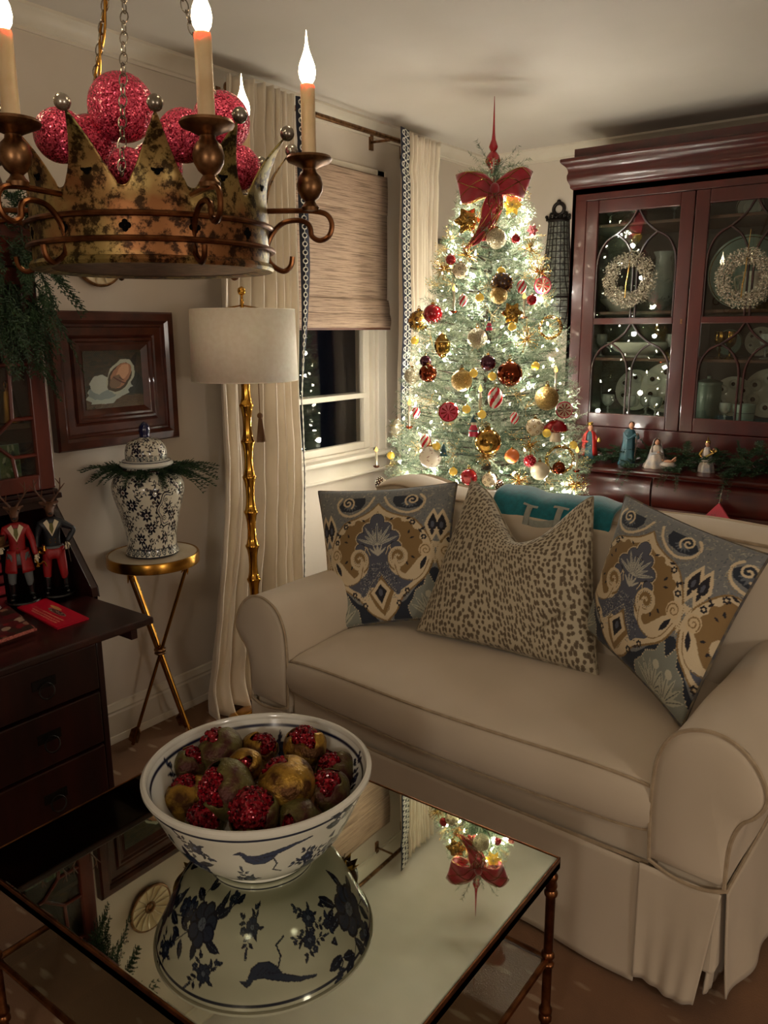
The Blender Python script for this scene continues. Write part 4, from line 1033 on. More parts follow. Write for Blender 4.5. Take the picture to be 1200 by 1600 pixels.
def bowl():
    t = thing('footed_bowl', 'blue and white footed porcelain bowl holding gilded pomegranates on the mirror', 'bowl', (BC[0], BC[1], TZ+.0012))
    C = Canvas(1300, 240, 0, 2*math.pi, 0, 1, (226, 224, 210)); rnd = random.Random(11)
    camang = math.atan2(-BC[1], -BC[0]) % (2*math.pi)
    spots = [(-1.62, .60, .36), (-.78, .42, .30), (1.10, .60, .36), (2.0, .46, .31), (2.85, .60, .36), (3.7, .46, .32), (-2.45, .50, .30)]
    for i, (da, v, s_) in enumerate(spots):
        for w_ in (-2*math.pi, 0, 2*math.pi):
            spray(C, camang+da+w_, v, s_, rnd.uniform(0, 6.28), random.Random(i), 1.05)
    for da, v in ((-.62, .76), (.52, .40), (-.15, .36), (1.6, .80), (-1.2, .82)):
        for w_ in (-2*math.pi, 0, 2*math.pi): spray(C, camang+da+w_, v, .12, rnd.uniform(0, 6), random.Random(3), 1.05)
    for w_ in (-2*math.pi, 0, 2*math.pi): bird(C, camang+.05+w_, .68, .17, 1.05); spray(C, camang+.46+w_, .56, .11, 1, rnd, 1.05)
    C.poly([(0, .935), (6.3, .935), (6.3, .955), (0, .955)], INK)
    C.poly([(0, .048), (6.3, .048), (6.3, .064), (0, .064)], INK)
    out = bowl_profile_out(); L = np.r_[0, np.cumsum(np.hypot(*np.diff(out, axis=0).T))]; vv = L/L[-1]
    nu, nv = 900, 160; v = np.linspace(0, 1, nv); r = np.interp(v, vv, out[:, 0]); z = np.interp(v, vv, out[:, 1]); a = np.linspace(0, 2*math.pi, nu, endpoint=False)
    P = np.stack([r[:, None]*np.cos(a), r[:, None]*np.sin(a), np.repeat(z[:, None], nu, 1)], -1)
    A, V = np.meshgrid(a, v); npmesh('painted_wall', P.reshape(-1, 3), gridfaces(nv, nu, True), M['porc'], t, smooth=True, colors=C.sample(A, V).reshape(-1, 3))
    C2 = Canvas(900, 120, 0, 2*math.pi, 0, 1, (222, 222, 212))
    for k in range(5): spray(C2, camang+.4+k*1.25 - (2*math.pi if camang+.4+k*1.25 > 6.2 else 0), .72, .17, k*2.1, random.Random(k), 1.05)
    C2.poly([(0, .93), (6.3, .93), (6.3, .955), (0, .955)], INK)
    inn = np.array(smoothpts([(.002, .044), (.08, .046), (.125, .058), (.152, .082), (.176, .112), (.195, .145), (.210, .177)], 14)); L = np.r_[0, np.cumsum(np.hypot(*np.diff(inn, axis=0).T))]; vv = L/L[-1]
    nu, nv = 500, 80; v = np.linspace(0, 1, nv); r = np.interp(v, vv, inn[:, 0]); z = np.interp(v, vv, inn[:, 1]); a = np.linspace(0, 2*math.pi, nu, endpoint=False)
    P = np.stack([r[:, None]*np.cos(a), r[:, None]*np.sin(a), np.repeat(z[:, None], nu, 1)], -1); A, V = np.meshgrid(a, v)
    npmesh('inner_wall', P.reshape(-1, 3), gridfaces(nv, nu, True)[:, ::-1], M['porc'], t, smooth=True, colors=C2.sample(A, V).reshape(-1, 3))
    build('rim', MB().lathe([(.209, .174), (.209, .180), (.212, .1845), (.217, .185), (.2215, .1815), (.2215, .176), (.218, .174)], 96), M['porcw'], t)
    build('foot_ring', MB().lathe([(.104, .0), (.100, .0), (.095, .010), (.090, .022), (.001, .024)], 64), M['porcw'], t)
    return t
bowl()
# pomegranates: pixel, height, radius, kind
poms = [((262, 1240), .062, .036, 'gold', (-.6, .2, 1.0), 'gilded pomegranate with a split red crown at the left of the bowl'),
        ((345, 1165), .100, .036, 'green', (-.6, -.1, .7), 'mossy green pomegranate with a small red gash at the back left of the bowl'),
        ((355, 1225), .112, .041, 'green', (-.3, -.9, .5), 'large dark pomegranate split open facing front, left of the middle of the bowl'),
        ((405, 1165), .090, .030, 'gold', (.5, .2, .8), 'small gilded pomegranate with a leafy crown at the back of the bowl'),
        ((382, 1190), .128, .026, 'gold', (.3, -.6, .2), 'small bright copper gold pomegranate on top of the heap'),
        ((447, 1218), .112, .040, 'gold', (-.8, .1, .6), 'large gilded pomegranate with a bitten curve in the middle of the bowl'),
        ((475, 1160), .105, .034, 'gold', (0.1, -.1, 1.0), 'pomegranate with a sparkling red top at the back right of the bowl'),
        ((397, 1262), .098, .034, 'red', (0, -.5, .8), 'red beaded pomegranate at the front of the bowl'),
        ((466, 1275), .074, .033, 'green', (.2, -.9, -.2), 'dull green pomegranate lying low at the front right of the bowl'),
        ((512, 1230), .082, .034, 'green', (0, -.2, 1.0), 'green pomegranate with a ragged red top at the right of the bowl'),
        ((545, 1195), .078, .032, 'green', (-.4, -.3, .8), 'dark pomegranate with a red eye at the far right of the bowl'),
        ((320, 1278), .070, .028, 'red', (0, 0, 1), 'small red beaded pomegranate low at the front left of the bowl'),
        ((295, 1185), .088, .028, 'green', (.2, .3, 1), 'brown leafy pomegranate at the back left rim of the bowl'),
        ((512, 1180), .070, .028, 'green', (0, 0, 1), 'shaded brown pomegranate behind the right ones in the bowl')]
for i, ((px, py), zh, r, kind, ax, lab) in enumerate(poms):
    zh = zh*1.2+.030; r *= 1.34; p = on_z(px, py, TZ+zh+.012); rnd = random.Random(i)
    dx, dy = p[0]-BC[0], p[1]-BC[1]; lim = np.interp(zh-r*.3, [.05, .08, .11, .14, .17], [.125, .175, .203, .222, .238])-r*.92; q = math.hypot(dx, dy)
    if q > lim: p[0] = BC[0]+dx*lim/q; p[1] = BC[1]+dy*lim/q
    t = thing('pomegranate', lab, 'pomegranate', (p[0], p[1], p[2]-.012), 0, 'pomegranates in the blue and white bowl')
    R = Vector((0, 0, 1)).rotation_difference(Vector(ax)).to_matrix()
    n1, m1 = 28, 20; P = np.zeros((m1, n1, 3)); open_ = 2.35 if kind != 'red' else 1.9
    for j in range(m1):
        ph = .02+(open_-.02)*j/(m1-1)
        for k in range(n1):
            a = 2*math.pi*k/n1; rr = r*(1+.04*math.sin(3*a+i)+.03*math.sin(5*a+4*j/m1)+.03*math.sin(6*j/m1+2*a)); e = 1+(.10*math.sin(a*5+i)+.08*math.sin(3*a))*max(0, (j/(m1-1)-.75)*3)
            ph2 = ph*e if j > 12 else ph
            v = R @ Vector((rr*math.sin(ph2)*math.cos(a), rr*math.sin(ph2)*math.sin(a), -rr*math.cos(ph2)*.94)); P[j, k] = v
    build('rind', MB().grid(P, True), M['pomgold'] if kind == 'gold' else M['pomgreen'], t, sharp=0, solid=.003)
    b = MB(); c0 = R @ Vector((0, 0, r*.30))
    b.sphere(tuple(c0), r*(.72 if kind != 'red' else .86), 18, 12)
    for g in range(44 if kind != 'red' else 90):
        th_ = math.acos(rnd.uniform(.25 if kind != 'red' else -.3, 1)); a = rnd.uniform(0, 6.28); rr = r*(.70 if kind != 'red' else .86)
        v = R @ Vector((rr*math.sin(th_)*math.cos(a), rr*math.sin(th_)*math.sin(a), rr*math.cos(th_)+r*.30)); b.sphere(tuple(v), r*.095, 6, 4)
    build('seeds', b, M['pomred'], t, kind='stuff')
    b = MB()
    for g in range(6):
        a = g*1.047+.3; w0 = .008
        base = R @ Vector((.30*r*math.cos(a), .30*r*math.sin(a), -r*.90)); tip = R @ Vector((.42*r*math.cos(a), .42*r*math.sin(a), -r*1.28))
        sd = R @ Vector((-w0*math.sin(a), w0*math.cos(a), 0))
        b.add([tuple(base-sd), tuple(base+sd), tuple(tip)], [(0, 1, 2)])
    build('crown_calyx', b, M['pomgold'], t, smooth=False, solid=.0015)

# ================================================================== FIR TREE
def tree_r(z):
    if z > 2.19: return 0.02
    return min(.372*max(2.20-z, 0)**.62, .42)
tr = thing('fir_tree', 'tall artificial fir tree covered in warm lights and ornaments behind the sofa', 'tree', (TREE[0], TREE[1], 0))
build('trunk', MB().tube([(0, 0, .02), (0, 0, 1.2), (0, 0, 2.16)], [.03, .02, .006], 10), M['bark'], tr)
b = MB()
for k in range(4):
    a = k*math.pi/2+.4; b.tube([(0, 0, .12), (.14*math.cos(a), .14*math.sin(a), .06), (.26*math.cos(a), .26*math.sin(a), .012)], .009, 8)
build('stand', b, M['iron'], tr)
def foliage(seed, twigs, mt, nlen, wd, name, lo=.30):
    r_ = np.random.RandomState(seed); V = []; Fc = []; n0 = 0
    for _ in range(twigs):
        z = lo+(2.15-lo)*(1-r_.rand()**.62*1.0) if False else lo+(2.16-lo)*r_.beta(1.0, 1.55)
        R = tree_r(z); a = r_.rand()*2*math.pi; fr = r_.rand()**.45
        L = .10+.06*r_.rand(); rr = max(R*fr-.05, .01)
        if rr+L > R*1.10: rr = max(R*1.10-L, .0)
        o = np.array([rr*math.cos(a), rr*math.sin(a), z]); da = r_.normal(0, .55)
        d = np.array([math.cos(a+da), math.sin(a+da), r_.uniform(-.25, .55)]); d /= np.linalg.norm(d)
        m = int(22*L/.12); t = np.linspace(.05, 1, m)
        bend = np.array([0, 0, .03])*r_.uniform(-.6, 1)
        C = o+d*L*t[:, None]+bend*(t**2)[:, None]
        for _s in range(2):
            e = r_.normal(0, 1, (m, 3)); e -= (e @ d)[:, None]*d; e /= np.linalg.norm(e, axis=1)[:, None]+1e-9
            nd = d*.75+e; nd /= np.linalg.norm(nd, axis=1)[:, None]
            ln = nlen*(.75+.5*r_.rand(m))*(1-.35*t); w_ = np.cross(nd, r_.normal(0, 1, (m, 3))); w_ /= np.linalg.norm(w_, axis=1)[:, None]+1e-9
            p0 = C-w_*wd/2; p1 = C+w_*wd/2; p2 = C+nd*ln[:, None]
            V.append(np.stack([p0, p1, p2], 1).reshape(-1, 3)); k = np.arange(m)*3+n0; Fc.append(np.stack([k, k+1, k+2], 1)); n0 += 3*m
        s_ = np.cross(d, [0, 0, 1.]); s_ /= np.linalg.norm(s_)+1e-9
        V.append(np.array([o-s_*.0018, o+s_*.0018, C[-1]])); Fc.append(np.array([[n0, n0+1, n0+2]])); n0 += 3
    return npmesh(name, np.concatenate(V), np.concatenate(Fc), mt, tr, kind='stuff')
foliage(1, 4300, M['needle'], .026, .0024, 'needles')
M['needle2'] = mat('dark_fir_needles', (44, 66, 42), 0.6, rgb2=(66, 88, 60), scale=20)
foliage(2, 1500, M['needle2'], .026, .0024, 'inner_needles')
b = MB(); rnd = random.Random(3)
for k in range(150):
    z = .32+1.75*k/150; a = k*2.4; R = tree_r(z)*.82
    b.tube([(0, 0, z-.06*R), (R*.5*math.cos(a), R*.5*math.sin(a), z+.01), (R*math.cos(a), R*math.sin(a), z+.04)], [.005, .004, .002], 5)
build('branches', b, M['bark'], tr, kind='stuff')

gp = MB(); rnd = random.Random(31)
for k in range(90):
    z = .75+1.35*rnd.random()**1.2; a = rnd.uniform(0, 6.28); R = tree_r(z)*rnd.uniform(.85, 1.02); c_ = Vector((R*math.cos(a), R*math.sin(a), z)); o_ = Vector((math.cos(a), math.sin(a), .3)).normalized()
    for g in range(11):
        d_ = (o_+Vector((rnd.gauss(0, .7), rnd.gauss(0, .7), rnd.gauss(0, .7)))).normalized(); L_ = rnd.uniform(.03, .06); e_ = c_+d_*L_
        gp.tube([tuple(c_), tuple(e_)], [.0010, .0005], 3); gp.sphere(tuple(e_), .0028, 5, 3)
build('glitter_picks', gp, M['goldg'], tr, kind='stuff', label='gold glitter sprays tucked among the branches')

# light string
ls = thing('light_string', 'string of warm white mini lights wound through the fir tree', 'string lights', (TREE[0], TREE[1], 0))
rnd = random.Random(21); NB = 290; pts = []
for k in range(NB):
    f = k/(NB-1); z = .60+(2.06-.60)*(f**1.2); a = k*.93+rnd.uniform(-.3, .3); R = tree_r(z)*rnd.uniform(.78, 1.02)
    pts.append((R*math.cos(a), R*math.sin(a), z+rnd.uniform(-.02, .02)))
bm_ = MB().lathe([(.0002, -.004), (.0028, -.003), (.0036, .002), (.003, .007), (.0003, .012)], 7)
wp = []
for p, q in zip(pts[:-1], pts[1:]):
    wp.append(p); wp.append(((p[0]+q[0])*.46, (p[1]+q[1])*.46, (p[2]+q[2])/2-.01))
wp.append(pts[-1])
build('cable', MB().tube(wp, .0016, 4), M['greenwire'], ls)
b0 = build('bulb', bm_, M['bulb'], ls, sharp=0); 
for i, p in enumerate(pts):
    o = b0 if i == 0 else b0.copy()
    if i: link(o, ls)
    o.location = p; o.rotation_euler = (rnd.uniform(-1.2, 1.2), rnd.uniform(-1.2, 1.2), 0)
cd = math.atan2(-TREE[1], -TREE[0])
fr_ = [p for p in pts if math.cos(math.atan2(p[1], p[0])-cd) > -.2]
for i, p in enumerate(fr_[2::5]+[p for p in pts if p not in fr_][3::12]):
    l = bpy.data.lights.new('mini_bulb_light', 'POINT'); l.energy = TREE_W; l.color = TREEWARM; l.shadow_soft_size = .012
    o = bpy.data.objects.new('mini_bulb_light', l); link(o, ls); R = math.hypot(p[0], p[1]); s_ = (R+.014)/R
    o.location = (p[0]*s_, p[1]*s_, p[2])

# ------------------------------------------------------------------ ornaments
def on_tree(px, py, out=.0):
    d = ray(px, py); d = d/math.hypot(d[0], d[1]); best = None
    for k in range(400):
        q = d*(2.6+k*.004); R = math.hypot(q[0]-TREE[0], q[1]-TREE[1]); e = R-(tree_r(q[2]+H)+out)
        if e <= 0: best = q; break
        if best is None or e < be: best_ = q; be = e; best = q if best is None else best
    if e > 0: best = best_
    return (best[0], best[1], best[2]+H)
def crop5(x, y): return (560+x*.375, 180+y*.375)
PXM = 1/372.0   # metres per photo pixel at the tree
def cap_(t, r): build('cap', MB().lathe([(.001, r*.96), (r*.2, r*.96), (r*.2, r*1.12), (r*.12, r*1.16), (.001, r*1.17)], 10).torus((0, 0, r*1.28), r*.12, r*.03, 10, 4, rot(math.pi/2, 0, 0)), M['goldb'], t)
def toward(): return cd
def k_ball(t, r, m, **k):
    build('ball', MB().sphere((0, 0, 0), r, 28, 18), M[m], t); cap_(t, r)
def k_dotted(t, r, m, dm, nd=60, dr=.10):
    build('ball', MB().sphere((0, 0, 0), r, 28, 18), M[m], t); b = MB()
    for i in range(nd):
        z = 1-2*(i+.5)/nd; q = math.sqrt(1-z*z); a = i*2.39996; b.sphere((r*q*math.cos(a), r*q*math.sin(a), r*z), r*dr, 6, 4, (1, 1, 1))
    build('dots', b, M[dm], t, kind='stuff'); cap_(t, r)
def k_ring_dots(t, r, m, dm):
    build('ball', MB().sphere((0, 0, 0), r, 28, 18), M[m], t); b = MB()
    for i in range(26):
        z = 1-2*(i+.5)/26; q = math.sqrt(1-z*z); a = i*2.39996; n = Vector((q*math.cos(a), q*math.sin(a), z))
        b.torus(tuple(n*r), r*.16, r*.035, 10, 4, Vector((0, 0, 1)).rotation_difference(n).to_matrix())
    build('rings', b, M[dm], t, kind='stuff'); cap_(t, r)
def k_star(t, r, m):
    b = MB(); rn = random.Random(int(r*1e5)+7)
    for i in range(46):
        z = rn.uniform(-.35, 1); q = math.sqrt(max(0, 1-z*z)); a = rn.uniform(0, 6.28); n = Vector((z*.9, q*math.cos(a), q*math.sin(a)))
        n = Matrix.Rotation(cd, 3, 'Z') @ n; b.tube([tuple(n*r*.12), tuple(n*r)], [.0016, .0004], 4); b.sphere(tuple(n*r), .0022, 5, 3)
    build('spikes', b, M['wire'], t, kind='stuff'); build('core', MB().sphere((0, 0, 0), r*.18, 10, 8), M['goldg'], t)
def k_candle(t, r, m):
    build('wax_stick', MB().lathe([(.001, -r), (.006, -r), (.0055, r*.8), (.001, r*.82)], 12), M['clearb'], t)
    build('flame_bulb', MB().lathe([(.001, r*.80), (.006, r*.86), (.008, r*1.0), (.005, r*1.2), (.0004, r*1.42)], 10), M['candleflame'], t)
    build('clip', MB().lathe([(.001, -r*1.12), (.010, -r*1.1), (.015, -r*.98), (.016, -r*.90), (.013, -r*.94), (.001, -r*1.0)], 14), M['copb'], t)
def paintedball(t, r, fn, m='stripe', sc=(1, 1, 1)):
    n, mm = 60, 40; ph = np.linspace(.01, math.pi-.01, mm); a = np.linspace(0, 2*math.pi, n, endpoint=False); A, Ph = np.meshgrid(a, ph)
    P = np.stack([r*sc[0]*np.sin(Ph)*np.cos(A), r*sc[1]*np.sin(Ph)*np.sin(A), r*sc[2]*np.cos(Ph)], -1)
    npmesh('body', P.reshape(-1, 3), gridfaces(mm, n, True)[:, ::-1], M[m], t, smooth=True, colors=fn(A, Ph).reshape(-1, 3))
def k_stripe(t, r, m):
    paintedball(t, r, lambda A, Ph: np.where((np.sin(A*5+Ph*5) > 0)[..., None], lin((200, 24, 40)), lin((232, 222, 210))), sc=(.8, .8, 1.15)); cap_(t, r)
def k_branchball(t, r, m):
    def fn(A, Ph):
        c = np.tile(lin((226, 218, 200)), A.shape+(1,)); k = (np.abs(np.sin(A*3+.8*np.sin(Ph*5))) < .13) | (np.abs(np.sin(A*3+Ph*4)) < .10) & (np.sin(Ph*9) > -.2)
        c[k] = lin((120, 20, 40)); return c
    paintedball(t, r, fn); cap_(t, r)
def k_slice(t, r, m):
    R = Matrix.Rotation(cd, 3, 'Z') @ Matrix.Rotation(math.pi/2, 3, 'Y')
    build('rind', MB().lathe([(.001, -.006), (r*.95, -.007), (r*1.02, 0), (r*.95, .007), (r*.86, .0075), (r*.86, .005)], 28, (0, 0, 0), R), M[m], t)
    build('flesh', MB().lathe([(.001, .0065), (r*.86, .0055)], 28, (0, 0, 0), R), M['pink' if m != 'pink' else 'creamb'], t)
    b = MB()
    for i in range(9):
        a = i*.698; v = [R @ Vector(p) for p in ((r*.14*math.cos(a), r*.14*math.sin(a), .009), (r*.74*math.cos(a), r*.74*math.sin(a), .009))]; b.tube([tuple(x) for x in v], [.001, r*.10], 6)
    build('segments', b, M['redb'], t, kind='stuff')
def k_flower(t, r, m):
    b = MB(); R = Matrix.Rotation(cd, 3, 'Z')
    for L in range(2):
        for i in range(6):
            a = i*math.pi/3+L*.5; rr = r*(1-.3*L); c_, s_ = math.cos(a), math.sin(a)
            P = np.zeros((6, 5, 3))
            for j in range(6):
                u = j/5; wv = rr*.30*math.sin(math.pi*min(u*.92+.08, 1))
                for k in range(5):
                    v = (k/2-1)*wv; q = R @ Vector((.012*L+.25*rr*u*(1-u)*2+.004*math.sin(9*v/r+j), u*rr*c_-v*s_, u*rr*s_+v*c_)); P[j, k] = q
            b.grid(P)
    build('petals', b, M[m], t, solid=.001); build('centre', MB().sphere(tuple(R @ Vector((.014, 0, 0))), r*.14, 10, 8), M['goldg'], t)
def k_drop(t, r, m):
    build('body', MB().lathe([(.0005, -r*1.5), (r*.35, -r*1.3), (r*.75, -r*.8), (r*.9, -r*.2), (r*.8, r*.35), (r*.45, r*.9), (r*.25, r*1.15), (.0005, r*1.2)], 24), M[m], t); cap_(t, r*1.03)
    b = MB()
    for i in range(3): b.torus((0, 0, -r*(.9-.6*i)), r*(.74+.08*i), r*.05, 20, 5)
    build('bands', b, M['goldg'], t)
def k_mush(t, r, m):
    build('stem', MB().lathe([(.001, -r*1.1), (r*.5, -r*1.05), (r*.42, -r*.5), (r*.35, 0), (.001, .05*r)], 20), M['creamb'], t)
    build('mushroom_cap', MB().lathe([(.001, -.05*r), (r*.9, -.18*r), (r*1.08, -.05*r), (r*1.0, .35*r), (r*.66, .72*r), (r*.3, .88*r), (.001, .92*r)], 28), M['redb'], t)
    b = MB()
    for i in range(12):
        a = i*2.4; q = .25+.06*i; b.sphere((r*q*math.cos(a)*.95, r*q*math.sin(a)*.95, r*(.92-.75*q*q)), r*.10, 8, 5, (1, 1, .4))
    build('dots', b, M['creamb'], t, kind='stuff')
def k_pinecone(t, r, m):
    b = MB(); b.sphere((0, 0, 0), r*.6, 12, 10, (1, 1, 1.4))
    for i in range(60):
        z = 1-2*(i+.5)/60; q = math.sqrt(1-z*z)*(1-.15*z); a = i*2.39996; n = Vector((q*math.cos(a), q*math.sin(a), z)); n2 = Vector((q*math.cos(a), q*math.sin(a), z+.5)).normalized()
        b.box((n.x*r*.62, n.y*r*.62, n.z*r*.95), (r*.34, r*.30, r*.08), Vector((1, 0, 0)).rotation_difference(n2).to_matrix())
    build('scales', b, M[m], t, kind='stuff'); b = MB()
    for i in range(60):
        z = 1-2*(i+.5)/60; q = math.sqrt(1-z*z)*(1-.15*z); a = i*2.39996; b.sphere((q*math.cos(a)*r*.80, q*math.sin(a)*r*.80, z*r*.95+r*.08), r*.07, 5, 4)
    build('frosted_tips', b, M['creamb'], t, kind='stuff')
def k_wreath(t, r, m):
    b = MB(); rn = random.Random(5); R = Matrix.Rotation(cd, 3, 'Z') @ Matrix.Rotation(math.pi/2, 3, 'Y')
    for L in range(5): 
        pts = [tuple(R @ Vector(((r+.006*math.sin(7*g+L))*math.cos(g), (r+.006*math.cos(5*g+L*2))*math.sin(g), .006*math.sin(9*g+L*1.3)))) for g in np.linspace(0, 6.283, 40)[:-1]]
        b.tube(pts, .0018, 5, closed=True)
    build('wire_ring', b, M[m], t)
def k_elf(t, r, m):
    build('coat', MB().lathe([(.001, -r), (r*.55, -r*.95), (r*.48, -r*.2), (r*.25, r*.25), (.001, r*.3)], 18), M['pink'], t)
    build('hat', MB().lathe([(r*.36, r*.55), (r*.22, r*.9), (.001, r*1.4)], 16), M['robe_teal'], t)
    build('head', MB().sphere((0, 0, r*.45), r*.30, 14, 10), M['creamb'], t)
    build('sash', MB().torus((0, 0, -r*.35), r*.5, r*.07, 18, 6), M['robe_teal'], t)
def k_minitree(t, r, m):
    build('cone', MB().lathe([(.001, -r), (r*.6, -r*.9), (r*.42, -r*.35), (r*.5, -r*.3), (r*.3, r*.25), (r*.36, r*.3), (.001, r)], 18), M['robe_teal'], t); build('star', MB().sphere((0, 0, r*1.05), r*.12, 8, 6), M['goldg'], t)
